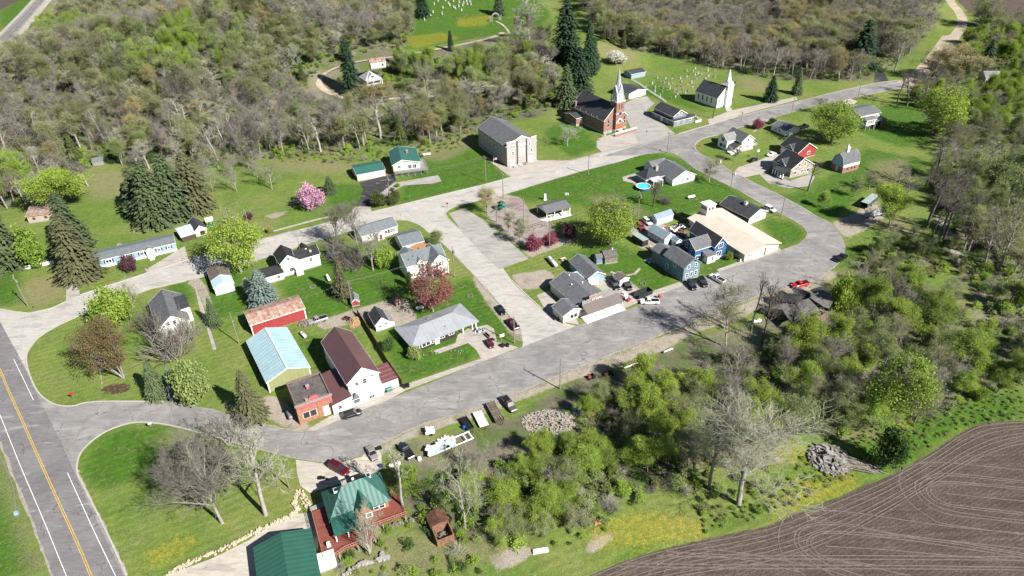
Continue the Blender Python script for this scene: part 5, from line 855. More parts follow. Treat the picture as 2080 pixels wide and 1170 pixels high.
# 40 playhouse
r = R((1229, 523.5), (1256, 519), (1222, 508), 2.6, (.1, .1)); H = house('log_playhouse', 'weathered timber hut with broken shingle roof on the lawn', 'hut', r); block(H, r, 2.4, 'gx', 1.3, OLDW, mat('broken_shingles', (.16, .145, .13), .95, .45, 2.5), ov=.2, trim=None); wins(H, r, [('r', .5, 1.4, .8, .7)]); chimney(H, r, r.L*.75, r.D*.5, 3.4, .4, .9, WHITE)
q = r.sub(-2.6, .8, 2.58, 2.4); block(H, q, 2.3, 'gx', .8, SLATE, SHG, ov=.15, trim=None)
# 41 red dog house shed, 47 gambrel, 49 red booth
r = R((713, 614.5), (730, 611.5), (709, 606), 1.7, (.1, .1)); H = house('garden_shed', 'small round roofed red shed beside the lawn pole', 'shed', r); r.D = 3.6; block(H, r, 1.5, 'gy', 1.1, RED, METAL, ov=.1)
r = R((679, 525.5), (698, 519), (672, 511), 2.4, (.1, .1)); H = house('garden_shed', 'brown shed with a pale gambrel metal roof behind the black roofed house', 'shed', r); r.D = 6.0; b = MB(); q = r.turn(); q = R.__new__(R); q.o = r.o; q.o = r.o+r.ay*r.D; q.ax, q.ay = -r.ay, r.ax; q.L, q.D, q.z = r.D, r.L, r.z; q.ang; block(H, q, 2.0, 'gam', 2.2, mat('brown_panel', (.20, .11, .07), .8, .2), mat('pale_teal_metal', (.33, .42, .42), .5, .1), ov=.15, trim=None)
r = R((804, 623), (816.5, 619.5), (801, 616), 0, (0, 0)); r.D = 2.2; H = house('wooden_booth', 'narrow dark red booth at the edge of the gravel yard', 'booth', r); block(H, r, 2.6, 'gy', .9, REDW, BLK, ov=.15, trim=None); door(H, r, 'f', .5, .8, 1.9, REDW)
r = R((422, 462.5), (436, 459.3), (419, 456), 0, (0, 0)); r.D = 3.0; H = house('hunting_blind', 'green box cabin with a white roof on the lawn', 'cabin', r); block(H, r, 2.3, 'shed', .15, COPP, WHITE, ov=.15, trim=None, found=0); wins(H, r, [('f', .3, 1.5, .6, .5), ('f', .7, 1.5, .6, .5)], COPP)
# 42 collapsed house
base = P(1640, 655); cx_, cy_ = base[0], base[1]; fx = np.array([math.cos(math.radians(27.5)), math.sin(math.radians(27.5))]); fy = np.array([-fx[1], fx[0]])
H = empty('ruined_house', (cx_, cy_, 0), math.radians(27.5), 'collapsed grey roofed house with broken brick walls among bare trees', 'ruin')
def zpt(x, y, z, o=(1500, 500), s=5.2): u, v = o[0]+x/s, o[1]+y/s; return tuple(P(u, v, z))
def plate(name, pts, m, t=.15):
    b = MB(); b.prism(pts, (0, 0, 0), (0, 0, -t)); b.build(name, m, H)
RSH = mat('ruined_shingles', (.20, .19, .18), .95, .22, 1.2, sc2=5)
for pts, m in (([(330, 655, 3.2), (440, 610, 3.9), (595, 615, 4.6), (700, 740, 4.4), (560, 815, 2.9), (465, 670, 3.9)], RSH), ([(600, 600, 4.9), (740, 550, 5.2), (830, 640, 5.4), (870, 680, 4.8), (690, 745, 4.3)], RSH), ([(750, 540, 5.0), (930, 470, 5.3), (1010, 560, 5.6), (960, 660, 5.2), (900, 640, 5.3)], RSH), ([(380, 500, 2.6), (760, 505, 3.0), (760, 545, 3.1), (470, 590, 2.6), (390, 560, 2.4)], SHB), ([(560, 440, 3.0), (620, 420, 3.2), (770, 500, 3.4), (600, 510, 3.1)], RSH), ([(760, 460, 3.2), (870, 425, 3.4), (930, 440, 3.5), (800, 500, 3.3)], SHD), ([(1070, 400, 4.4), (1140, 395, 4.6), (1180, 480, 4.4), (1190, 640, 3.9), (1110, 600, 4.3)], RSH), ([(300, 650, 2.9), (440, 590, 3.3), (450, 610, 3.3), (330, 670, 2.9)], OLDB)): plate('roof', [zpt(*p) for p in pts], m)
b = MB()
for p0, p1, h in (((530, 975), (640, 925), 2.3), ((640, 915), (740, 870), 3.3), ((740, 870), (820, 820), 3.0), ((820, 820), (1000, 740), 2.2)):
    a, e = zpt(*p0, 0), zpt(*p1, 0); b.prism([a, e, (e[0], e[1], h), (a[0], a[1], h)], (0, 0, 0), (fy[0]*.35, fy[1]*.35, 0), {(530, 975): 1, (740, 870): 0}.get(p0, 0))
b.build('broken_wall', [mat('ruin_brick', (.27, .18, .15), .95, .35, 1.5), WHITE], H)
b = MB(); [b.prism([zpt(x0, y0, z), zpt(x1, y1, z), zpt(x1, y1+6, z), zpt(x0, y0+6, z)], (0, 0, 0), (0, 0, .2)) for x0, y0, x1, y1, z in ((540, 975, 650, 915, .3), (690, 905, 790, 985, .3), (620, 975, 650, 965, .2), (700, 930, 760, 880, .5), (760, 860, 790, 770, 1.5))]; b.build('fallen_timber', WHITE, H)
b = MB(); c0 = zpt(600, 760, 0); [b.box((c0[0]+rnd.uniform(-7, 9), c0[1]+rnd.uniform(-1, 7), 0), rnd.uniform(.5, 2.5), rnd.uniform(.4, 1.5), rnd.uniform(.3, 2.2), rnd.uniform(0, 3), top=.7) for _ in range(40)]; b.build('rubble', OLDW, H)
# 43 brick house with hipped green roof and red deck
r = R((667, 1056), (792, 1010), (648, 993), 5.2, (.6, .6)); H = house('brick_house', 'orange brick house with a green hipped metal roof and red wraparound deck', 'house', r)
q = R((667.3, 1056), (793, 1011), (650, 994.5), 5.0, (.5, .5)); r = q
block(H, r, 4.6, 'hip', 4.0, BRICKO, MGR2, ov=.5, trim=None); q = r.sub(r.L*.42, -1.6, r.L*.27, r.D*.55); block(H, q, 5.0, 'gy', 2.3, BRICKO, MGR, ov=.3, trim=None); wins(H, q, [('f', .75, 3.6, 1.0, 1.0)]); wins(H, r, [('f', .78, 3.3, 1.0, 1.6), ('f', .88, 3.3, 1.0, 1.6), ('f', .2, 3.3, 1.2, 1.4)])
q = r.sub(-.2, -4.0, r.L*.45, 3.98); b = MB(); slab(b, q, [(0, 0, 3.9), (q.L, 0, 3.9), (q.L, 4.0, 4.7), (0, 4.0, 4.7)]); b.build('porch_roof', MGR, H); posts(H, q, [(.2, .2), (q.L*.5, .2), (q.L-.2, .2)], 3.7, TRIMW, .22)
chimney(H, r, r.L*.36, r.D*.52, 7.2, .9, 1.8, BRICK); b = MB(); b.box(r.w(r.L*.5, r.D*.62, 7.7), r.L*.33, 2.2, .5, r.ang); b.build('ridge_deck', BLK, H); b = MB(); b.lathe(r.w(r.L*.52, r.D*.62, 8.2), [(.1, 0), (.3, .1), (.3, .4), (.05, .55)], 8); b.build('roof_vent', WHITE, H)
for x, y in ((.2, .56), (.8, .72)):
    b = MB(); zz = 4.75+4.0*min(x*r.L, (1-x)*r.L, y*r.D, (1-y)*r.D)/(r.D/2); c = r.w(r.L*x, r.D*y, zz-.15); b.box(c, .9, 1.1, .4, r.ang); o_ = b.build('skylight', TRIMW, H); b = MB(); b.box((c[0], c[1], c[2]+.4), .7, .9, .03, r.ang); b.build('pane', GLASS, o_)
b = MB(); dz = 1.9
for x0, y0, x1, y1 in ((-3.2, -7.0, -.3, r.D*.75), (-.3, -6.4, r.L*.62, -.02), (r.L*.62, -3.6, r.L+2.6, -.02), (r.L, -.02, r.L+2.6, 3.6)): b.prism([r.w(x, y, dz) for x, y in ((x0, y0), (x1, y0), (x1, y1), (x0, y1))], (0, 0, 0), (0, 0, .2+.004*(x0 > 0)))
b.build('deck', REDW, H); rail(H, r, [(-3.2, r.D*.75), (-3.2, -7.0), (-.3, -7.0), (1.2, -6.4), (r.L*.62, -6.4), (r.L*.62, -3.6), (r.L+2.6, -3.6), (r.L+2.6, 3.6)], dz+.2, mat('pale_red_rail', (.50, .26, .20), .7, .1)); posts(H, r, [(-3.1, -6.9), (-.3, -6.9), (r.L*.3, -6.2), (r.L*.6, -6.2), (r.L*.8, -3.4), (r.L+2.4, -3.4), (-3.1, 0), (-3.1, 5)], dz, GREYW, .25)
b = MB(); b.box(r.w(-1.7, -4.2, dz+.2), .8, .7, 1.0, r.ang, top=.8); b.build('grill', WHITE, H)
b = MB(); b.prism([r.w(x, y, 0) for x, y in ((-3.4, r.D+.3), (r.L+.6, r.D+1.6), (r.L+.6, r.D+.5), (-3.4, r.D-1.0))], (0, 0, 0), (0, 0, 1.2)); b.build('retaining_wall', FOUND, H)
# 44 green garage at the bottom edge
r = R((640, 1170), (655, 1100), (560, 1160), 3.2)
lc, rc = P(514, 1112.6, 3.2), P(632, 1073, 3.2); d = (rc-lc)[:2]; r = R.__new__(R); r.L = float(np.linalg.norm(d)); r.ax = d/r.L; r.ay = np.array([-r.ax[1], r.ax[0]]); r.D = 17.0; r.o = lc[:2]-r.ay*r.D; r.z = 0
r = r.sub(.3, .3, r.L-.6, r.D-.6); H = house('garage', 'white garage with a ribbed green metal roof at the bottom edge', 'garage', r); block(H, r, 3.2, 'gy', 1.6, WHITE, MGRY, ov=.3, trim=None)
q = r.sub(r.L+.02, r.D*.50, 3.4, 2.2); block(H, q, 2.8, 'shedx', -.1, WHITE, WHITE, ov=.1, trim=None)
# 45 white farmhouse on the hill and its rusty barn
r = R((742, 163), (774, 156.5), (738, 140), 3.2, (.3, .3)); H = house('abandoned_farmhouse', 'weathered white farmhouse with pale metal roof inside the gravel loop', 'house', r)
r.D = 8.5; block(H, r, 3.2, 'hip', 3.2, WHITE, mat('pale_metal_shingles', (.42, .44, .46), .6, .15, 1.5), found=.3); q = r.sub(r.L*.25, -.1, r.L*.45, r.D*.55); block(H, q, 4.2, 'gy', 1.6, WHITE, mat('pale_metal_shingles', 'aaaaaa'), found=0); wins(H, q, [('f', .5, 4.2, 1.3, .8)], OLDW); b = MB(); slab(b, r, [(-.2, -2.2, 2.5), (r.L+.2, -2.2, 2.5), (r.L+.2, .1, 3.2), (-.2, .1, 3.2)]); b.build('porch_roof', mat('pale_metal_shingles', 'aaaaaa'), H); posts(H, r, [(.1, -2), (r.L*.4, -2), (r.L-.1, -2)], 2.4, WHITE, .3); wins(H, r, [('f', .3, 1.5, 1, 1.2), ('f', .7, 1.5, 1, 1.2)])
r = R((752, 129), (784, 125), (737, 115), 3.0, (.3, .3)); H = house('old_barn', 'old white barn with a half rusted roof behind the hill farmhouse', 'barn', r); r.D = 6; block(H, r, 3.0, 'gx', 1.6, WHITE, RUST2); wins(H, r, [('f', .8, 1.5, .8, 1.2)], OLDW)
# 46 forest shack, 48 roof behind trees
r = R((186, 330), (209, 326.5), (187, 322), 1.8, (.1, .1)); H = house('garden_shed', 'tiny grey shack at the edge of the bare wood', 'shed', r); r.D = 3.5; block(H, r, 1.9, 'shed', .5, GREYW, METAL, ov=.2, trim=None, found=0)
r = R((2003, 158), (2036, 158), (1998, 138), 4.0); H = house('house', 'white house with pale roof mostly hidden by trees at the right edge', 'house', r); r.D = 8; block(H, r, 4.0, 'gx', 2.2, WHITE, SHL); wins(H, r, [('f', .3, 2, 1, 1.2), ('f', .7, 2, 1, 1.2)])
r = R((1640, 148), (1656, 150), (1646, 140), 2.0)
MK[0] = 1.0
# ---------------- vegetation library
BARK = mat('grey_bark', (.25, .228, .198), .95, .2, 1.5, rand=.22); BARKD = mat('dark_bark', (.085, .075, .065), .95, .2, 1.5, rand=.2); BARKP = mat('pale_bark', (.30, .275, .24), .95, .15, 1.5, rand=.15)
TW = {'bare': mat('bare_twigs', (.225, .208, .172), .95, .12, .4, rand=.28), 'dark': mat('dark_twigs', (.135, .120, .105), .95, .12, .4, rand=.25), 'pale': mat('pale_twigs', (.33, .33, .245), .95, .12, .4, rand=.12), 'olive': mat('olive_buds', (.19, .215, .075), .9, .15, .35, rand=.25, trans=.25), 'tan': mat('ochre_buds', (.31, .27, .10), .9, .18, .35, rand=.2, trans=.25),
 'lime': mat('lime_leaves', (.27, .36, .055), .85, .2, .3, rand=.12, trans=.35), 'green': mat('fresh_leaves', (.235, .335, .05), .85, .22, .3, rand=.25, trans=.35), 'deep': mat('deep_leaves', (.065, .125, .026), .85, .2, .3, rand=.22, trans=.3), 'sage': mat('sage_leaves', (.235, .295, .095), .85, .18, .3, rand=.2, trans=.3),
 'red': mat('red_buds', (.25, .095, .085), .85, .2, .3, trans=.3), 'rust': mat('rust_buds', (.20, .115, .06), .85, .25, .25, col2=(.15, .16, .045), trans=.3), 'pink': mat('pink_blossom', (.58, .32, .44), .8, .18, .5, trans=.3), 'magenta': mat('magenta_blossom', (.27, .07, .11), .8, .25, .5, trans=.3), 'plum': mat('plum_leaves', (.095, .04, .05), .85, .2, .5, trans=.2), 'white': mat('white_blossom', (.62, .62, .52), .8, .15, .5, trans=.3),
 'spruce': mat('spruce_needles', (.068, .098, .040), .9, .22, .4, rand=.15), 'brownspruce': mat('brownish_spruce_needles', (.085, .088, .04), .9, .22, .4, rand=.1), 'blue': mat('blue_spruce_needles', (.125, .17, .15), .9, .2, .4), 'dkspruce': mat('dark_pine_needles', (.022, .048, .022), .9, .2, .4, rand=.15), 'cedar': mat('bright_cedar', (.13, .21, .025), .9, .2, .4), 'juniper': mat('juniper', (.065, .085, .022), .9, .2, .4, rand=.15)}
def seg_mesh(name, segs, m, n=3):
    """segs: array (k,8) p0 p1 r0 r1 -> open prisms"""
    A = np.array(segs, float); p0, p1, r0, r1 = A[:, :3], A[:, 3:6], A[:, 6], A[:, 7]; d = p1-p0; d /= np.linalg.norm(d, axis=1)[:, None]+1e-9
    ref = np.where(np.abs(d[:, 2:3]) < .9, [[0, 0, 1.]], [[1., 0, 0]]); u = np.cross(d, ref); u /= np.linalg.norm(u, axis=1)[:, None]+1e-9; w = np.cross(d, u)
    rings = []
    for k in range(n):
        a = 2*math.pi*k/n; o = u*math.cos(a)+w*math.sin(a); rings.append((p0+o*r0[:, None], p1+o*r1[:, None]))
    V = np.stack([r[0] for r in rings]+[r[1] for r in rings], 1).reshape(-1, 3); K = len(A); b = (np.arange(K)*2*n)[:, None]
    F = np.concatenate([b+np.array([[k, (k+1) % n, n+(k+1) % n, n+k]]) for k in range(n)], 0)
    return npmesh(name, V, F, m)
def npmesh(name, V, F, m, smooth=False):
    me = bpy.data.meshes.new(name); q = F.shape[1]; me.vertices.add(len(V)); me.vertices.foreach_set('co', V.astype(np.float32).ravel()); me.loops.add(F.size); me.loops.foreach_set('vertex_index', F.ravel().astype(np.int32)); me.polygons.add(len(F)); me.polygons.foreach_set('loop_start', np.arange(0, F.size, q, dtype=np.int32)); me.update(calc_edges=True); me.materials.append(m); return me
def leaf_arr(C, size, rg, n_per, spread, up=.3):
    """clusters of leaf quads round centres C"""
    C = np.repeat(np.asarray(C, float), n_per, 0); k = len(C); C = C+rg.normal(0, spread, (k, 3)); s = size*rg.uniform(.6, 1.4, (k, 1))
    a = rg.normal(0, 1, (k, 3)); a /= np.linalg.norm(a, axis=1)[:, None]; b_ = rg.normal(0, 1, (k, 3)); b_[:, 2] += up; b_ -= a*(a*b_).sum(1)[:, None]; b_ /= np.linalg.norm(b_, axis=1)[:, None]+1e-9
    V = np.stack([C-a*s, C+b_*s*.6, C+a*s, C-b_*s*.6], 1).reshape(-1, 3); F = np.arange(k*4).reshape(-1, 4); return V, F
def branching(seed, H=12.0, R_=4.6, trunk=.38, form='spread', r0=.26, lev=4, nb=(10, 6, 5, 5), lean=0.0, forks=1, tmin=.017):
    rg = np.random.default_rng(seed); segs = []; tw = []; tips = []
    def grow(p, d, L_, r, lv):
        n = 3; pts = [p]; rs = [r]; dd = d.copy()
        for k in range(n):
            dd = dd+rg.normal(0, .13 if lv else .05, 3)+np.array([0, 0, .07 if lv < 3 else 0]); dd /= np.linalg.norm(dd); pts.append(pts[-1]+dd*L_/n); rs.append(r*(1-.72*(k+1)/n) if lv else r*(1-.45*(k+1)/n))
        for k in range(n): (segs if lv <= 1 else tw).append([*pts[k], *pts[k+1], rs[k], rs[k+1]])
        if lv >= lev: tips.append(pts[-1]); tips.append(pts[-2]); return
        m_ = nb[min(lv, len(nb)-1)]
        for k in range(m_):
            t = (trunk if lv == 0 else .28)+(1-(trunk if lv == 0 else .28))*(k+rg.uniform(.2, .9))/m_; i = min(int(t*n), n-1); f = t*n-i; q = pts[i]*(1-f)+pts[i+1]*f
            az = rg.uniform(0, 2*math.pi) if lv else 2.4*k+rg.uniform(-.5, .5); axd = pts[i+1]-pts[i]; axd /= np.linalg.norm(axd); u = np.cross(axd, [0.3, .2, 1.] if abs(axd[2]) < .9 else [1., 0, 0]); u /= np.linalg.norm(u); w = np.cross(axd, u)
            th = {'spread': (1.05-.45*t), 'column': (.75-.3*t), 'vase': (.62-.2*t)}[form]*rg.uniform(.8, 1.2) if lv == 0 else rg.uniform(.5, .95)
            nd = axd*math.cos(th)+(u*math.cos(az)+w*math.sin(az))*math.sin(th); nd[2] += .12
            nd /= np.linalg.norm(nd)
            L2 = L_*{0: (R_/H)*1.25*(1.15-.55*t), 1: .52, 2: .55, 3: .55}[min(lv, 3)]*(rg.uniform(.55, 1.3) if lv < 2 else rg.uniform(.75, 1.2))
            grow(q, nd, L2, max(.012, rs[i]*(.52 if lv else .5)), lv+1)
    for fk in range(forks):
        d = np.array([lean+(rg.normal(0, .25) if forks > 1 else 0), rg.normal(0, .25 if forks > 1 else .03), 1.0]); d /= np.linalg.norm(d); grow(np.array([0, 0, -.2]), d, H*.86, r0, 0)
    tw = np.array(tw); tw[:, 6:] = np.maximum(tw[:, 6:], tmin); tips = np.array(tips)
    return segs, tw, tips
def conifer(seed, H=12.0, R_=3.0, n=46, power=.9, droop=.28, dens=1.0, low=.04, rag=.2):
    rg = np.random.default_rng(seed); V = []; 
    for k in range(n):
        t = low+(1-low)*(k/n); z = H*t; rad = R_*(1-t)**power*rg.uniform(1-rag, 1+rag*.6)+.12; m_ = max(4, int((8+rad*5.2)*dens)); ph = rg.uniform(0, 6.28)
        for j in range(m_):
            a = ph+2*math.pi*j/m_+rg.uniform(-.2, .2); L_ = rad*rg.uniform(.7, 1.12); ns = max(2, int(L_/.42))
            for s in range(ns):
                f = (s+.6)/ns; rr = L_*f; zz = z-droop*L_*f*f+rg.uniform(-.2, .2)+.12; wd = .30*rg.uniform(.7, 1.3)*(1.15-.4*f); le = .46*rg.uniform(.8, 1.3)
                c = np.array([math.cos(a)*rr, math.sin(a)*rr, zz]); o = np.array([math.cos(a), math.sin(a), -droop*1.5*f+rg.uniform(-.3, .2)])*le; tq = rg.uniform(-.5, .5); sd = np.array([-math.sin(a), math.cos(a), tq])*wd
                V.append([c-o*.4, c+sd, c+o, c-sd])
    V = np.array(V).reshape(-1, 3); return V, np.arange(len(V)).reshape(-1, 4)
def blob(seed, H=3.0, R_=1.6, n=1400, clump=26, s=.17, col=False):
    rg = np.random.default_rng(seed); C = rg.normal(0, 1, (clump, 3)); C /= np.linalg.norm(C, axis=1)[:, None]; C *= rg.uniform(.35, .95, (clump, 1)); C[:, :2] *= R_; C[:, 2] = H*.5+C[:, 2]*H*.46
    if col: C[:, :2] *= np.sqrt(np.clip(1.15-C[:, 2:3]/H, .12, 1))
    return leaf_arr(C, s, rg, n//clump, R_*.17)
LIB = {}
def lib(kind, var):
    k = (kind, var)
    if k in LIB: return LIB[k]
    sd = hash(kind) % 1000 if False else sum(map(ord, kind))*7+var*13; rg = np.random.default_rng(sd)
    a, b = kind.split(':')          # shape:colour
    tm = BARK if a == 'big' else {'dark': BARKD, 'pale': BARKP}.get(b, BARK); cm = TW[b]; H = 12.0
    if a in ('spread', 'column', 'vase', 'big', 'multi', 'weep', 'thin'):
        P_ = dict(spread=dict(R_=5.2, form='spread', trunk=.2), column=dict(R_=3.6, form='column', trunk=.38, nb=(11, 6, 5, 4)), vase=dict(R_=4.6, form='vase', trunk=.22), big=dict(R_=6.0, form='spread', trunk=.4, r0=.23, nb=(14, 8, 7, 6), tmin=.0075), multi=dict(R_=4.2, form='vase', trunk=.1, forks=3, r0=.2, nb=(7, 5, 4, 4)), weep=dict(R_=3.6, form='vase', trunk=.2), thin=dict(R_=2.6, form='column', trunk=.55, nb=(6, 4, 4, 4), r0=.2))[a]
        segs, tw, tips = branching(sd, **P_); rad = {'spread': 5.0, 'column': 3.4, 'vase': 4.4, 'big': 6.0, 'multi': 4.6, 'weep': 3.6, 'thin': 2.6}[a]
        zt = tw[:, 5].max(); rad = float(np.percentile(np.hypot(tw[:, 3], tw[:, 4]), 97 if a == 'big' else 92))
        tr = seg_mesh('trunk', segs, tm, 5)
        t2 = seg_mesh('twigs', tw, cm if b in ('bare', 'dark', 'pale') else BARK, 3)
        leaf = None
        if b not in ('bare', 'dark', 'pale'):
            npp, sz, sp = {'pale': (3, .042, .22), 'olive': (6, .10, .35), 'tan': (8, .10, .35), 'pale': (2, .13, .4), 'red': (20, .12, .45), 'rust': (17, .12, .45), 'lime': (34, .14, .55), 'green': (20, .135, .5), 'deep': (22, .14, .5), 'sage': (12, .12, .45), 'pink': (12, .2, .45), 'magenta': (11, .2, .45), 'white': (5, .17, .5), 'plum': (9, .2, .5)}[b]
            tips = tips[::2] if len(tips) > 1600 else tips; tips = tips[np.sin(tips[:, 0]*1.9+sd)+np.cos(tips[:, 1]*2.1)+np.sin(tips[:, 2]*1.7+sd) > -.9]; V, F = leaf_arr(tips, sz, rg, npp, sp); leaf = (V, F)
        # crown = twigs (+ leaves) joined
        if leaf is not None:
            me = bpy.data.meshes.new('crown'); tv = np.array([v.co for v in t2.vertices]); tf = np.array([list(p.vertices) for p in t2.polygons])
            me = npmesh('crown', np.concatenate([tv, leaf[0]]), np.concatenate([tf, leaf[1]+len(tv)]), BARK if b != 'pale' else TW['pale']); me.materials.append(cm); me.polygons.foreach_set('material_index', np.concatenate([np.zeros(len(tf), int), np.ones(len(leaf[1]), int)]))
        else: me = t2; me.name = 'crown'
        LIB[k] = (tr, me, zt, rad)
    elif a in ('cone', 'pine', 'narrow'):
        V, F = conifer(sd, H, {'cone': 3.2, 'pine': 3.8, 'narrow': 1.7}[a], n=46, power={'cone': .85, 'pine': .6, 'narrow': .55}[a], dens={'cone': 1, 'pine': .9, 'narrow': 1.2}[a], rag=.35 if a == 'pine' else .2)
        LIB[k] = (seg_mesh('trunk', [[0, 0, -.2, 0, 0, 6, .25, .16], [0, 0, 6, 0, 0, 11.6, .16, .03]], BARKD, 6), npmesh('crown', V, F, cm), H, {'cone': 3.2, 'pine': 3.9, 'narrow': 1.7}[a])
    elif a == 'round':
        segs, tw, tips = branching(sd, R_=4.0, form='vase', trunk=.16, nb=(9, 5, 5, 3)); tw = tw[::2]
        rg2 = np.random.default_rng(sd); C = rg2.normal(0, 1, (110, 3)); C /= np.linalg.norm(C, axis=1)[:, None]; C *= rg2.uniform(.45, 1.0, (110, 1))**.7; C[:, :2] *= 4.0*(1+.12*np.sin(np.arctan2(C[:, 1:2], C[:, 0:1])*3+sd)); C[:, 2] = 6.6+C[:, 2]*4.9
        n_ = {'red': 60, 'olive': 40}.get(b, 95); V, F = leaf_arr(C, .15, rg, n_, .52); t2 = seg_mesh('twigs', tw, BARK, 3); tv = np.array([v.co for v in t2.vertices]); tf = np.array([list(p.vertices) for p in t2.polygons])
        me = npmesh('crown', np.concatenate([tv, V]), np.concatenate([tf, F+len(tv)]), BARK); me.materials.append(cm); me.polygons.foreach_set('material_index', np.concatenate([np.zeros(len(tf), int), np.ones(len(F), int)])); LIB[k] = (seg_mesh('trunk', segs, tm, 5), me, 12.0, 4.4)
    elif a in ('bush', 'col', 'brush'):
        V, F = blob(sd, 3.0, 1.6 if a != 'col' else 1.2, 5200 if a != 'brush' else 700, 42 if a != 'brush' else 22, .105 if a != 'brush' else .15, col=a == 'col')
        st = [[0, 0, -.1, math.cos(q)*.9, math.sin(q)*.9, 1.9+.4*math.sin(q*3), .05, .02] for q in (0, 1.1, 2.4, 3.6, 4.9)]
        LIB[k] = (seg_mesh('stems', st, BARKD, 4), npmesh('foliage', V, F, cm), 3.0, 1.75 if a != 'col' else 1.3)
    elif a == 'twigbush':
        rg2 = np.random.default_rng(sd); sg = []
        for _ in range(70):
            az = rg2.uniform(0, 6.28); th = rg2.uniform(.1, 1.1); L_ = rg2.uniform(1.6, 3.0); d = np.array([math.cos(az)*math.sin(th), math.sin(az)*math.sin(th), math.cos(th)]); p = np.array([rg2.normal(0, .3), rg2.normal(0, .3), -.1]); e = p+d*L_; sg.append([*p, *e, .035, .012])
            for __ in range(7):
                f = rg2.uniform(.3, 1); q = p+d*L_*f; d2 = d+rg2.normal(0, .5, 3); sg.append([*q, *(q+d2*rg2.uniform(.4, .9)), .02, .012])
        LIB[k] = (seg_mesh('stems', sg[:8], BARKD, 4), seg_mesh('twigs', sg[8:], cm, 3), 3.0, 2.0)
    return LIB[k]
NPART = {'bush': ('stems', 'foliage'), 'col': ('stems', 'foliage'), 'brush': ('stems', 'foliage'), 'twigbush': ('stems', 'twigs')}
def plant(kind, X, h, w, label, name, cat='tree', group=None, var=0, rz=None, tilt=0):
    tr, cr, H, Rr = lib(kind, var); a = kind.split(':')[0]; n1, n2 = NPART.get(a, ('trunk', 'crown'))
    o = bpy.data.objects.new(name, None); COL.objects.link(o); o.empty_display_size = .5; o.location = X; o.rotation_euler = (tilt, 0, rnd.uniform(0, 6.28) if rz is None else rz); s = w/2/Rr; o.scale = (s, s, h/H)
    tag(o, label, cat, group)
    for nm, me in ((n1, tr), (n2, cr)):
        c = bpy.data.objects.new(nm, me); COL.objects.link(c); c.parent = o
    return o
def T(kind, u, vb, vt, wpx, label, name='tree', cat='tree', group=None, var=0, rz=None, hmax=99):
    X = P(u, vb); h = min(hmax, hgt(X, vt)); w = wpx/ppm(X); return plant(kind, X, h, w, label, name, cat, group, var, rz)
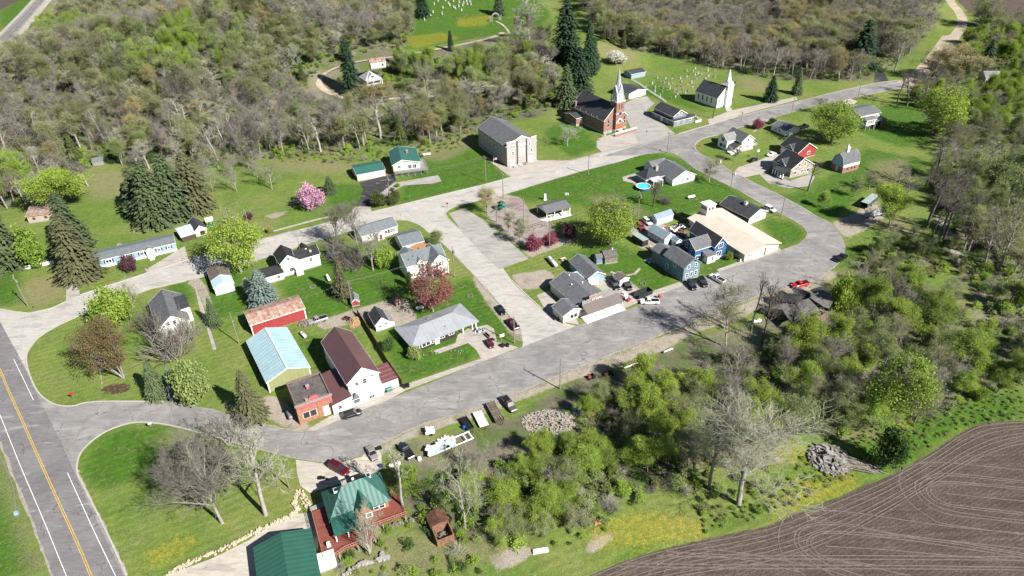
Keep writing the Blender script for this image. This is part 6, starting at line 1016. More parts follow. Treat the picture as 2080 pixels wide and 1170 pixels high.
SP = [ # kind, u, base v, top v, width px, label, name
 ('pine:brownspruce', 168, 563, 436, 98, 'broad brownish spruce beside the blue mobile home', 'spruce_tree'), ('pine:spruce', 155, 505, 392, 80, 'spruce standing just behind the broad brownish one', 'spruce_tree'), ('pine:spruce', 20, 540, 412, 95, 'big green spruce at the left edge of the picture', 'spruce_tree'), ('col:cedar', 78, 543, 455, 54, 'bright green rounded cedar between the two big spruces', 'cedar_tree'),
 ('pine:spruce', 322, 452, 328, 92, 'front spruce of the dark cluster on the lawn', 'spruce_tree'), ('pine:spruce', 292, 432, 345, 84, 'left spruce of the dark cluster on the lawn', 'spruce_tree'), ('pine:spruce', 360, 438, 312, 90, 'tallest spruce of the dark cluster on the lawn', 'spruce_tree'), ('pine:brownspruce', 400, 426, 310, 84, 'right spruce of the dark cluster on the lawn', 'spruce_tree'), ('cone:spruce', 262, 415, 372, 36, 'small spruce left of the dark cluster', 'spruce_tree'),
 ('pine:spruce', 672, 392, 358, 30, 'little dark pine behind the pink blossom tree', 'pine_tree'), ('cone:brownspruce', 697, 602, 522, 46, 'slender spruce on the lawn beside the light pole', 'spruce_tree'), ('pine:blue', 538, 620, 548, 64, 'silvery blue spruce in front of the black roofed house', 'spruce_tree'), ('cone:spruce', 438, 661, 606, 32, 'small spruce beside the worn garden path', 'spruce_tree'), ('cone:brownspruce', 514, 850, 755, 70, 'spruce beside the pale blue pole barn', 'spruce_tree'), ('pine:spruce', 324, 806, 735, 52, 'dark green spruce in the clump near the junction', 'spruce_tree'), ('cone:blue', 359, 806, 742, 32, 'small blue spruce in the clump near the junction', 'spruce_tree'), ('cone:blue', 240, 645, 625, 20, 'tiny blue spruce beside the green shrub', 'spruce_tree'),
 ('narrow:dkspruce', 716, 192, 82, 38, 'tall narrow spruce in front of the hill farmhouse', 'spruce_tree'), ('col:juniper', 703, 124, 86, 28, 'rounded dark juniper by the gravel loop', 'juniper_tree'), ('pine:dkspruce', 858, 34, -30, 42, 'dark pine at the left of the hilltop cemetery', 'pine_tree'), ('pine:spruce', 1014, 30, -22, 30, 'dark pine behind the cemetery arch', 'pine_tree'), ('narrow:dkspruce', 916, 103, 62, 14, 'tiny dark spruce beside the cemetery track', 'spruce_tree'),
 ('pine:dkspruce', 1150, 118, 0, 78, 'largest dark pine on the slope above the brick church', 'pine_tree'), ('pine:dkspruce', 1195, 150, 45, 46, 'dark pine on the slope, right of the largest', 'pine_tree'), ('pine:dkspruce', 1176, 195, 95, 62, 'dark pine standing just behind the brick church', 'pine_tree'), ('pine:spruce', 1150, 215, 130, 52, 'broad dark pine left of the brick church roof', 'pine_tree'), ('pine:dkspruce', 1205, 140, 75, 34, 'small dark pine beside the churchyard meadow', 'pine_tree'),
 ('pine:dkspruce', 1564, 205, 153, 34, 'dark evergreen right of the white church', 'pine_tree'), ('cone:spruce', 1618, 191, 138, 28, 'thin dark evergreen by the upper road', 'spruce_tree'), ('thin:dark', 1448, 240, 196, 24, 'dark leafless tree in front of the white church', 'bare_tree'), ('pine:dkspruce', 1745, 140, 40, 70, 'dark pine beside the lane into the wood', 'pine_tree'), ('pine:dkspruce', 1995, 150, 80, 40, 'tall dark pine near the right hand house', 'pine_tree'), ('narrow:dkspruce', 1005, 300, 300, 6, 'x', 'x'),
 ('round:lime', 490, 552, 435, 108, 'large yellow green tree over the street', 'leafy_tree'), ('bush:green', 470, 530, 465, 60, 'x', 'x'), ('bush:pink', 637, 425, 374, 54, 'round pink blossoming tree on the lawn', 'blossom_tree'), ('bush:juniper', 770, 419, 390, 34, 'dark juniper left of the utility pole', 'juniper_bush'), ('bush:juniper', 800, 414, 388, 30, 'dark juniper right of the utility pole', 'juniper_bush'), ('vase:tan', 990, 432, 372, 40, 'pale budding tree at the corner of the parking lot', 'budding_tree'),
 ('round:lime', 1238, 497, 402, 106, 'big bright green tree behind the pavilion', 'leafy_tree'), ('bush:magenta', 1085, 506, 476, 36, 'magenta blossoming crab tree beside the parking lot', 'blossom_tree'), ('bush:magenta', 1119, 497, 472, 30, 'magenta blossoming crab tree beside the light pole', 'blossom_tree'), ('bush:plum', 1157, 484, 455, 34, 'dark plum bush in the shadow of the big green tree', 'plum_bush'), ('vase:olive', 1055, 496, 440, 32, 'sparse young park tree nearest the swings', 'young_tree'), ('vase:olive', 1034, 472, 430, 24, 'sparse young park tree in the middle of the strip', 'young_tree'), ('thin:bare', 1009, 452, 415, 18, 'sparse young park tree near the green playhouse', 'young_tree'),
 ('round:red', 880, 632, 535, 96, 'wide red budding maple in front of the white house', 'maple_tree'), ('vase:bare', 758, 549, 465, 62, 'bare grey tree on the lawn behind the bungalow', 'bare_tree'), ('vase:bare', 687, 502, 405, 62, 'bare tree standing over the street bend', 'bare_tree'), ('vase:bare', 728, 512, 400, 56, 'tall bare tree at the bungalow wall', 'bare_tree'), ('bush:green', 782, 543, 500, 46, 'green leafy bush tree beside the bare tree', 'leafy_bush'), ('twigbush:dark', 690, 530, 480, 60, 'dark tangled bush behind the bungalow', 'bare_bush'), ('twigbush:dark', 725, 545, 500, 56, 'dark tangled bush at the lawn edge', 'bare_bush'), ('vase:sage', 887, 503, 470, 28, 'pale leafy shrub at the street corner garage', 'shrub'), ('bush:deep', 832, 583, 548, 14, 'small dark shrub against the white house wall', 'shrub'),
 ('multi:rust', 252, 768, 634, 104, 'large rust red budding tree near the junction', 'budding_tree'), ('twigbush:bare', 352, 728, 655, 92, 'sprawling bare bush in front of the vine house', 'bare_bush'), ('twigbush:dark', 318, 690, 620, 50, 'dark bare bush left of the vine house', 'bare_bush'), ('twigbush:bare', 385, 690, 640, 50, 'bare bush right of the vine house', 'bare_bush'), ('multi:pale', 270, 622, 560, 66, 'pale budding shrub by the street', 'shrub'), ('bush:green', 240, 655, 585, 84, 'green shrub below the pale budding one', 'shrub'), ('bush:plum', 264, 550, 520, 36, 'dark plum bush in front of the mobile home', 'plum_bush'), ('bush:sage', 400, 818, 735, 72, 'light green bushy tree in the clump near the junction', 'leafy_tree'), ('bush:deep', 790, 713, 684, 32, 'round green bush in front of the board fence', 'bush'), ('bush:sage', 843, 730, 705, 28, 'small flowering bush at the ranch house corner', 'flowering_bush'), ('bush:white', 510, 600, 565, 26, 'white blossom bush left of the blue spruce', 'flowering_bush'),
 ('round:green', 1688, 290, 205, 98, 'big bright green tree left of the tall white house', 'leafy_tree'), ('round:lime', 1902, 276, 168, 98, 'bright green tree at the lawn edge by the wood', 'leafy_tree'), ('spread:pale', 1153, 297, 250, 50, 'small bare tree on the lawn between hall and church', 'bare_tree'), ('bush:white', 1252, 130, 102, 42, 'white blossoming bush in the meadow above the church', 'flowering_bush'), ('bush:magenta', 1539, 261, 240, 24, 'red leaved ornamental tree near the small garage', 'ornamental_tree'), ('spread:olive', 1440, 370, 322, 54, 'budding tree beside the side street', 'budding_tree'), ('weep:dark', 1327, 420, 360, 34, 'weeping bare tree near the pool', 'bare_tree'), ('twigbush:dark', 1351, 414, 396, 28, 'dark rounded bare bush near the pool', 'bare_bush'), ('vase:olive', 1493, 328, 292, 20, 'slim young tree on the corner lawn', 'young_tree'),
 ('thin:dark', 1641, 388, 325, 34, 'thin dark tree beside the stone house', 'bare_tree'), ('vase:green', 1669, 420, 388, 22, 'young green tree on the wide lawn', 'young_tree'), ('vase:olive', 1733, 400, 362, 26, 'young budding tree below the gambrel barn', 'young_tree'), ('spread:bare', 1820, 388, 325, 62, 'bare tree at the lawn edge beside the path', 'bare_tree'), ('spread:bare', 1843, 398, 345, 50, 'small bare tree beside its taller neighbour', 'bare_tree'), ('vase:olive', 1765, 385, 345, 24, 'slim sapling on the lawn', 'young_tree'), ('vase:lime', 1805, 462, 382, 56, 'yellow green tree beside the covered boat', 'leafy_tree'),
 ('spread:olive', 1474, 705, 575, 100, 'large pale budding tree beside the wide street', 'budding_tree'), ('column:dark', 1547, 700, 570, 60, 'dark bare tree before the ruined house', 'bare_tree'), ('thin:dark', 1524, 680, 560, 40, 'thin dark bare tree left of the ruined house', 'bare_tree'), ('column:dark', 1602, 690, 590, 40, 'dark bare tree in front of the broken roof', 'bare_tree'), ('multi:sage', 1745, 700, 630, 70, 'sage green tree at the right end of the ruin', 'leafy_tree'), ('multi:bare', 1590, 760, 680, 60, 'tangle of bare stems below the ruin', 'bare_tree'), ('multi:green', 1745, 640, 560, 70, 'green tree above the right end of the ruin', 'leafy_tree'), ('bush:lime', 1700, 640, 560, 44, 'yellow green sapling over the broken roof', 'leafy_tree'),
 ('big:pale', 1500, 1025, 785, 240, 'huge pale leafless cottonwood with two leaning trunks', 'cottonwood_tree'), ('big:pale', 1440, 990, 800, 150, 'pale trunked cottonwood beside the huge one', 'cottonwood_tree'), ('spread:pale', 945, 1075, 925, 88, 'silvery white leafless tree in the green thicket', 'bare_tree'), ('thin:pale', 820, 1040, 925, 62, 'slender pale bare tree beside the red deck', 'bare_tree'), ('multi:pale', 752, 1130, 1020, 62, 'multi stemmed bare tree before the brick house', 'bare_tree'),
 ('big:bare', 452, 1062, 862, 200, 'wide bare grey tree in the lower left meadow', 'bare_tree'), ('big:bare', 420, 1030, 880, 150, 'second bare grey tree in the lower left meadow, left of the widest', 'bare_tree'), ('multi:bare', 465, 905, 835, 100, 'spreading dark bare tree over the street edge', 'bare_tree'), ('pine:juniper', 428, 965, 885, 84, 'dark cedar hidden inside the bare meadow tree', 'cedar_tree'), ('column:pale', 540, 1046, 868, 110, 'pale trunked bare tree in the meadow corner', 'bare_tree'), ('bush:juniper', 432, 1005, 900, 105, 'ivy dark bush around the meadow tree trunk', 'bush'),
 ('bush:deep', 1795, 948, 872, 66, 'round dark green bush beside the field corner', 'bush'), ('round:green', 1812, 852, 722, 118, 'spreading green tree above the field corner', 'leafy_tree'), ('multi:tan', 770, 208, 165, 70, 'tan budding tree in front of the hill farmhouse', 'budding_tree'), ('spread:bare', 870, 200, 108, 66, 'bare tree beside the gravel loop', 'bare_tree'), ('spread:tan', 1045, 135, 88, 52, 'ochre budding tree on the hill', 'budding_tree'), ('column:pale', 1075, 88, -10, 60, 'tall pale trunked tree at the hilltop meadow', 'bare_tree'), ('spread:bare', 1817, 145, 45, 76, 'broad bare oak beside the upper road', 'bare_tree'), ('spread:tan', 1940, 165, 88, 110, 'broad ochre budding oak beside the gravel road', 'budding_tree'), ('spread:tan', 1895, 160, 95, 60, 'smaller ochre oak beside the gravel road', 'budding_tree'), ('bush:lime', 1970, 90, 55, 42, 'bright lime bush at the gravel road bend', 'bush'), ('spread:sage', 1995, 60, -10, 60, 'grey green tree at the edge of the upper field', 'leafy_tree'), ('vase:lime', 128, 428, 345, 80, 'fresh green tree behind the big left spruces', 'leafy_tree'), ('vase:bare', 1660, 230, 193, 36, 'bare shrub tree by the upper road', 'bare_tree'), ('spread:sage', 1875, 575, 470, 90, 'x', 'x'),
 ('thin:dark', 1882, 463, 350, 46, 'first leaning dark tree beside the dirt track', 'bare_tree'), ('thin:dark', 1888, 494, 380, 36, 'second leaning dark tree beside the dirt track', 'bare_tree'), ('column:dark', 1905, 490, 340, 66, 'tallest leaning dark tree beside the dirt track', 'bare_tree'), ('thin:dark', 1917, 486, 370, 40, 'fourth leaning dark tree beside the dirt track', 'bare_tree'), ('column:dark', 1961, 482, 380, 46, 'dark bare tree across the dirt track', 'bare_tree'), ('column:bare', 1997, 553, 420, 66, 'grey bare tree with forked top by the creek', 'bare_tree'), ('spread:olive', 2030, 545, 400, 100, 'mossy leaning tree at the right edge', 'leafy_tree'), ('spread:sage', 2045, 420, 300, 130, 'tall pale green willow at the right edge', 'willow_tree'), ('thin:dark', 1882, 378, 280, 34, 'left of two slim dark trees beyond the lawn', 'bare_tree'), ('thin:dark', 1892, 384, 285, 34, 'right of two slim dark trees beyond the lawn', 'bare_tree'), ('thin:dark', 1842, 216, 150, 46, 'dark tree at the road end of the lawn', 'bare_tree'), ('thin:dark', 1822, 208, 150, 30, 'slim dark tree at the road end of the lawn', 'bare_tree'), ('thin:dark', 1872, 226, 160, 34, 'slanting dark tree beside the white house lawn', 'bare_tree'),
 ('bush:green', 1283, 470, 455, 18, 'x', 'x'), ('bush:deep', 1500, 520, 503, 22, 'dark green garden bush at the cream building', 'bush'), ('bush:green', 1480, 528, 512, 18, 'leafy garden bush before the royal blue house', 'bush'), ('bush:plum', 505, 448, 432, 22, 'plum coloured bush beside the utility pole', 'plum_bush'), ('bush:lime', 808, 380, 372, 10, 'small yellow shrub on the patio edge', 'shrub'), ('bush:rust', 797, 388, 381, 9, 'small russet shrub on the patio edge', 'shrub'), ('bush:deep', 1568, 252, 240, 18, 'dark bush before the small white garage', 'bush'), ('bush:tan', 550, 473, 458, 16, 'small tan bush beside the narrow sidewalk', 'bush'),
]
for i, (k, u, vb, vt, w, lb, nm) in enumerate(SP):
    if nm == 'x': continue
    c_ = 'bush' if ('bush' in nm or 'shrub' in nm) else 'tree'
    T(k, u, vb, vt, w, lb, nm, c_, var=i % 3 if k.split(':')[0] in ('column', 'thin', 'spread', 'cone', 'pine') else 0)
# scattered woods
def sample(poly, d, avoid=(), seed=0, jitter=.5, n=99999):
    """roughly even scatter in world metres inside a pixel polygon"""
    rg = np.random.default_rng(seed); W_ = np.array([flat(max(-500, u), max(v, -60)) if True else 0 for u, v in poly]); x0, y0 = W_[:, :2].min(0)-30; x1, y1 = W_[:, :2].max(0)+30
    nx, ny = int((x1-x0)/d)+1, int((y1-y0)/d)+1; gx, gy = np.meshgrid(np.arange(nx), np.arange(ny)); gx = gx.ravel()*d+x0+rg.uniform(-jitter, jitter, gx.size)*d; gy = gy.ravel()*d+y0+rg.uniform(-jitter, jitter, gy.size)*d
    gz = hz(gx, gy); X = np.stack([gx, gy, gz], 1); w = X-CP; k = w@CF; okk = k > 10; k = np.where(okk, k, 1); u = PW/2+FOC*(w@CR)/k; v = PH/2-FOC*(w@CU)/k
    m_ = inpoly(u, v, poly) & okk
    for a in avoid: m_ &= ~inpoly(u, v, a)
    X = X[m_]; u = u[m_]; v = v[m_]; o = rg.permutation(len(X))[:n]; return X[o], u[o], v[o], rg
AV0 = [(690, 150), (900, 175), (960, 180), (860, 240), (760, 255), (640, 245), (590, 190), (640, 170)]
AV9 = [(815, 108), (900, 90), (1045, 58), (1045, 130), (950, 150), (830, 160)]
AV = [[(1900, -40), (1965, -40), (1985, 60), (1950, 110), (1905, 150), (1845, 185), (1820, 160), (1890, 95), (1915, 50), (1905, 10)], [(1755, 110), (1800, 110), (1815, 175), (1770, 175)], [(630, 200), (625, 165), (660, 135), (740, 108), (830, 95), (1020, 60), (1045, 75), (960, 108), (800, 135), (700, 150), (680, 178), (760, 190), (900, 182), (1050, 165), (1050, 190), (880, 210), (720, 222), (670, 212)], [(700, 115), (800, 105), (800, 175), (700, 190)], [(160, 315), (230, 300), (230, 345), (160, 350)], [(1985, 130), (2050, 130), (2050, 170), (1985, 170)], [(850, 1010), (940, 1010), (985, 1140), (870, 1140)], [(1550, 560), (1740, 560), (1730, 700), (1580, 700)], [(1620, 890), (1770, 890), (1780, 980), (1640, 980)], [(1060, 810), (1180, 810), (1180, 880), (1060, 900)], [(790, 870), (960, 840), (970, 900), (830, 950)], [(1170, 740), (1340, 700), (1345, 745), (1180, 790)]]
UL, UR, RT, LW = G['wood']
LM = [(40, 250, 'near the distant highway'), (190, 160, 'on the far left of the hill'), (330, 130, 'on the crown of the hill'), (500, 90, 'in the greenest part of the hill'), (720, 40, 'left of the hilltop cemetery'), (570, 220, 'left of the gravel loop'), (850, 150, 'inside the gravel loop'), (800, 260, 'above the teal roofed house'), (1010, 230, 'above the grey hall'), (1030, 120, 'right of the old farmhouse'), (420, 280, 'above the dark spruce cluster'), (200, 290, 'around the tiny grey shack'), (30, 360, 'behind the big left spruces'), (1120, 30, 'left of the big dark pines'), (1240, 50, 'right of the big dark pines'), (1380, 90, 'above the churchyard'), (1550, 120, 'behind the white church'), (1450, 20, 'at the top above the churchyard'), (1640, 40, 'left of the dark lane'), (1700, 130, 'beside the dark lane'), (1850, 50, 'beside the gravel road'), (1950, 220, 'at the end of the lawn'), (2010, 120, 'around the half hidden house'), (2020, 320, 'around the tall willow'), (1930, 400, 'above the dirt track'), (2040, 480, 'along the creek'), (2040, 620, 'low on the right edge'), (1940, 560, 'below the dirt track'), (1180, 830, 'beside the rubble mound'), (1290, 860, 'left of the huge cottonwood'), (1390, 780, 'below the white pipe rails'), (1560, 780, 'below the ruined house'), (1700, 780, 'above the rubble heap'), (1860, 780, 'above the field corner'), (1880, 650, 'right of the ruined house'), (1560, 870, 'behind the huge cottonwood'), (840, 1020, 'beside the red deck'), (900, 970, 'behind the caravan frame'), (1000, 950, 'behind the trailers'), (1140, 940, 'below the rubble mound'), (950, 1070, 'at the lower meadow edge'), (1100, 1050, 'above the orange block')]
def where(u, v): return min(LM, key=lambda q: (q[0]-u)**2+(q[1]-v)**2*2.2)[2]
def woods(poly, d, mixk, seed, group, labels, hr=(10, 15), wr=(.55, .75), cap=1000, names=None, far=None, av=()):
    X, u, v, rg = sample(poly, d, AV+list(av), seed); o = np.argsort(-v); X, u, v = X[o], u[o], v[o]; ks = [k for k, _ in mixk]; ps = np.array([p for _, p in mixk]); ps = ps/ps.sum(); st = []
    # clumps of like kinds
    cl = (np.sin(X[:, 0]*.045+seed)+np.cos(X[:, 1]*.05+seed*2)+rg.normal(0, .55, len(X))); rk = np.argsort(np.argsort(cl))/max(1, len(X)); ci = np.searchsorted(np.cumsum(ps), rk, side='right').clip(0, len(ks)-1)
    for i in range(len(X)):
        k = ks[ci[i]]; h = rg.uniform(*hr); w = h*rg.uniform(*wr)
        a = k.split(':')[0]
        if a in ('bush', 'brush', 'twigbush', 'col'): h *= .35; w = h*1.3
        if a in ('cone', 'pine'): h *= .8; w = h*.5
        if u[i] < -60 or u[i] > 2140 or v[i] > 1260: continue
        if v[i] < -130: continue
        if i < cap: plant(k, X[i], h, w, ('tall ' if h > 1.25*hr[0] else 'low ')+labels[k.split(':')[1]]+' '+where(u[i], v[i]), names.get(k.split(':')[1], 'bare_tree'), 'tree' if a not in ('bush', 'brush', 'twigbush') else 'bush', group, var=int(rg.integers(0, 3)))
        else: st.append((k, X[i], h, w))
    return st
NMS = {'bare': 'bare_tree', 'dark': 'bare_tree', 'pale': 'bare_tree', 'olive': 'budding_tree', 'tan': 'budding_tree', 'lime': 'leafy_tree', 'green': 'leafy_tree', 'deep': 'leafy_tree', 'sage': 'leafy_tree', 'juniper': 'cedar_tree', 'spruce': 'spruce_tree', 'dkspruce': 'pine_tree'}
def LB(place): return {'bare': 'bare grey tree '+place, 'dark': 'dark leafless tree '+place, 'pale': 'pale leafless tree '+place, 'olive': 'olive budding tree '+place, 'tan': 'ochre budding tree '+place, 'lime': 'lime green tree '+place, 'green': 'fresh green tree '+place, 'deep': 'deep green tree '+place, 'sage': 'sage green tree '+place, 'juniper': 'dark cedar '+place, 'spruce': 'dark spruce '+place}
ULM = [('column:bare', 26), ('thin:pale', 9), ('column:olive', 17), ('spread:bare', 9), ('column:tan', 4), ('column:dark', 8), ('pine:juniper', 6), ('column:pale', 9), ('spread:olive', 7), ('column:sage', 9), ('multi:green', 5)]
st = []
st += woods(UL, 7.0, ULM, 3, 'trees of the hillside wood at upper left', LB('in the hillside wood'), (12, 18), (.42, .6), 300, NMS, av=[AV0, AV9])
URM = [('column:bare', 34), ('spread:bare', 18), ('spread:tan', 10), ('column:tan', 5), ('column:olive', 14), ('spread:sage', 5), ('column:dark', 9), ('cone:juniper', 4)]
st += woods(UR, 7.0, URM, 5, 'trees of the wood at the top of the picture', LB('in the upper wood'), (11, 17), (.58, .78), 105, NMS)
RTM = [('spread:bare', 13), ('column:dark', 6), ('spread:olive', 18), ('spread:sage', 24), ('spread:green', 14), ('spread:lime', 12), ('column:bare', 10), ('bush:green', 10), ('column:olive', 6)]
st += woods(RT, 8.6, RTM, 8, 'trees of the creekside wood at the right edge', LB('in the creekside wood'), (8, 13), (.5, .7), 135, NMS)
LWA = [(805, 1000), (880, 980), (960, 950), (1050, 940), (1110, 905), (1200, 900), (1260, 950), (1240, 1045), (1200, 1065), (1080, 1108), (990, 1122), (860, 1100), (810, 1050)]
st += woods(LWA, 4.6, [('spread:green', 22), ('bush:green', 24), ('bush:lime', 12), ('spread:lime', 14), ('spread:sage', 10), ('multi:bare', 7), ('spread:olive', 8)], 14, 'leafy trees of the thicket behind the trailers', LB('in the bright thicket'), (5, 8), (.75, 1.0), 99, NMS)
LWD = [(1110, 850), (1200, 800), (1280, 790), (1400, 755), (1450, 725), (1560, 710), (1600, 700), (1760, 660), (1720, 600), (1780, 580), (1850, 575), (1960, 630), (1980, 700), (2080, 760), (2080, 780), (1980, 815), (1900, 852), (1800, 870), (1700, 885), (1600, 890), (1500, 920), (1400, 985), (1300, 1030), (1240, 1045), (1200, 900)]
LWM = [('spread:green', 15), ('bush:green', 14), ('spread:olive', 17), ('multi:bare', 14), ('spread:sage', 18), ('spread:lime', 18), ('twigbush:bare', 5), ('column:dark', 4), ('bush:lime', 8), ('spread:bare', 8)]
st += woods(LWD, 6.4, LWM, 12, 'trees of the thicket below the wide street', LB('in the green thicket'), (6.5, 12), (.62, .82), 200, NMS, av=[LWA])
SLOPE = [(560, 322), (440, 338), (430, 300), (560, 215), (700, 215), (880, 210), (1040, 190), (1130, 200), (1060, 262), (960, 272), (860, 300), (700, 312)]
# trees along the meadow edges and lone ones on the lawns
st += woods([(170, 300), (440, 330), (560, 320), (560, 400), (440, 420), (200, 340)], 11, [('spread:bare', 4), ('column:pale', 1), ('column:bare', 2), ('spread:olive', 1)], 21, 'bare trees on the lawn below the wood', LB('on the lawn below the hillside wood'), (10, 15), (.6, .8), 99, NMS)
st += woods([(-60, 330), (60, 330), (180, 360), (180, 400), (60, 430), (-60, 440)], 9, [('spread:bare', 3), ('column:pale', 1), ('column:bare', 3)], 22, 'bare trees behind the left spruces', LB('on the rough grass'), (9, 13), (.6, .8), 99, NMS)
BND = [(1742, 505), (1800, 480), (1860, 480), (1930, 560), (1860, 585), (1770, 570)]
st += woods(BND, 7.5, [('multi:olive', 3), ('spread:bare', 2), ('multi:sage', 3), ('bush:green', 2)], 33, 'small trees beside the street bend', LB('on the rough slope'), (5, 8.5), (.6, .9), 99, NMS)
# stuff: scatter instances
def gn_scatter(name, label, items, kinds):
    """items: list (kind index, X, sx, sz, rz); one object, instances of library meshes"""
    lc = bpy.data.collections.new(name+'_library')
    for i, k in enumerate(kinds):
        tr, cr, H, Rr = lib(*k)
        ob = bpy.data.objects.new(f'{i:02d}_plant', cr); lc.objects.link(ob)
    me = bpy.data.meshes.new(name); me.vertices.add(len(items)); me.vertices.foreach_set('co', np.array([x[1] for x in items], np.float32).ravel())
    for nm, ty, arr, pr in (('ix', 'INT', [x[0] for x in items], 'value'), ('rz', 'FLOAT', [x[4] for x in items], 'value')):
        a = me.attributes.new(nm, ty, 'POINT'); a.data.foreach_set(pr, arr)
    a = me.attributes.new('sc', 'FLOAT_VECTOR', 'POINT'); a.data.foreach_set('vector', np.array([[x[2], x[2], x[3]] for x in items], np.float32).ravel())
    o = link(name, me); tag(o, label, kind='stuff')
    g = bpy.data.node_groups.new(name+'_scatter', 'GeometryNodeTree'); g.interface.new_socket('Geometry', in_out='INPUT', socket_type='NodeSocketGeometry'); g.interface.new_socket('Geometry', in_out='OUTPUT', socket_type='NodeSocketGeometry')
    gi, go_ = g.nodes.new('NodeGroupInput'), g.nodes.new('NodeGroupOutput'); ip = g.nodes.new('GeometryNodeInstanceOnPoints'); ci = g.nodes.new('GeometryNodeCollectionInfo'); ci.inputs['Collection'].default_value = lc; ci.inputs['Separate Children'].default_value = True; ci.inputs['Reset Children'].default_value = True
    def na(n_, ty): q = g.nodes.new('GeometryNodeInputNamedAttribute'); q.data_type = ty; q.inputs['Name'].default_value = n_; return q.outputs['Attribute']
    cx = g.nodes.new('ShaderNodeCombineXYZ'); g.links.new(na('rz', 'FLOAT'), cx.inputs[2]); ip.inputs['Pick Instance'].default_value = True
    g.links.new(gi.outputs[0], ip.inputs['Points']); g.links.new(ci.outputs[0], ip.inputs['Instance']); g.links.new(na('ix', 'INT'), ip.inputs['Instance Index']); g.links.new(cx.outputs[0], ip.inputs['Rotation']); g.links.new(na('sc', 'FLOAT_VECTOR'), ip.inputs['Scale'])
    g.links.new(ip.outputs[0], go_.inputs[0]); md = o.modifiers.new('scatter', 'NODES'); md.node_group = g; return o
kinds = sorted({k for k, *_ in st}); kk = [(k, 0) for k in kinds]+[(k, 1) for k in kinds]
its = []
for k, X, h, w in st:
    v_ = rnd.randint(0, 1); tr, cr, H, Rr = lib(k, v_); its.append((kk.index((k, v_)), X, w/2/Rr, h/H, rnd.uniform(0, 6.28)))
if its: gn_scatter('far_woodland', 'far off leafless wood on the hills along the top of the picture', its, kk)
print('stuff trees', len(its))
UK = [('brush:green', 0), ('brush:deep', 0), ('brush:sage', 0), ('twigbush:bare', 0), ('brush:olive', 0), ('brush:tan', 0), ('twigbush:pale', 0)]
def under(polys, d, wts, hr, seed, name, label):
    its = []; wts = np.array(wts, float)/sum(wts)
    for j, p in enumerate(polys):
        X, u, v, rg = sample(p, d, AV[2:3]+AV[:1]+AV[9:], seed+j)
        for i in range(len(X)):
            if u[i] < -40 or u[i] > 2120 or v[i] > 1200 or v[i] < -40: continue
            c = np.sin(X[i, 0]*.09+seed)+np.cos(X[i, 1]*.11+seed); q = int(rg.choice(len(UK), p=wts)); 
            if c > .7 and q > 2: q = int(rg.integers(0, 3))
            h = rg.uniform(*hr); tr, cr, H, Rr = lib(*UK[q]); its.append((q, X[i], h*rg.uniform(.9, 1.5)/2/Rr*1.3, h/H, rg.uniform(0, 6.28)))
    print(name, len(its)); gn_scatter(name, label, its, UK)
under([UL], 4.2, [2.6, 1.4, 2, 3.2, 2, .5, 1], (1.0, 3.2), 31, 'hillside_undergrowth', 'low brush growing beneath the hillside wood')
under([[(440, 40), (610, 30), (640, 130), (560, 190), (470, 130)], [(970, 130), (1060, 115), (1130, 140), (1110, 180), (1000, 165)], [(770, 135), (850, 130), (860, 170), (790, 180)]], 2.6, [8, 2, 3, .5, 1, 0, 0], (1.0, 3.0), 41, 'spring_brush', 'bright green spring brush in clearings of the hillside wood')
under([UR], 5.0, [1, 1, 1, 3, 1.6, 1, 1], (1.0, 3.0), 51, 'upper_undergrowth', 'low brush beneath the wood along the top')
under([RT], 3.6, [4, 1.6, 4, 1.6, 1.6, .5, .5], (1.0, 3.2), 71, 'creekside_undergrowth', 'leafy brush beneath the creekside wood')
under([LWD, LWA, BND], 2.7, [4, 2.6, 2, 2, 1.6, .3, .9], (.8, 2.8), 91, 'thicket_undergrowth', 'leafy brush filling the thicket below the street')
under([[(1720, 850), (1900, 830), (1980, 810), (2080, 790), (2080, 850), (1950, 872), (1840, 942), (1760, 955), (1600, 1035), (1440, 1085), (1420, 1060), (1560, 1000)]], 1.5, [6, 0, 6, 0, .6, .8, .3], (.45, .95), 111, 'tall_grass', 'rank green grass and weeds along the field margin')
under([[(660, 1120), (790, 1070), (860, 1110), (1000, 1130), (980, 1172), (700, 1172)], [(1040, 1120), (1240, 1055), (1260, 1075), (1100, 1140)], [(1380, 1000), (1460, 940), (1560, 930), (1640, 1000), (1560, 1040), (1430, 1060)]], 3.0, [6, 3, 4, 1, 1, .5, 1.5], (.7, 2.0), 151, 'garden_brush', 'mixed green brush on the banks by the bottom path')
under([[(560, 300), (700, 300), (860, 285), (950, 262), (1000, 262), (960, 290), (880, 318), (700, 332), (560, 330)], [(560, 130), (650, 130), (620, 215), (560, 215)]], 3.0, [1, 1, 2, 2, 1, 2, 1], (.6, 1.8), 131, 'slope_brush', 'dry brush along the foot of the wooded slope')
MK[0] = .7
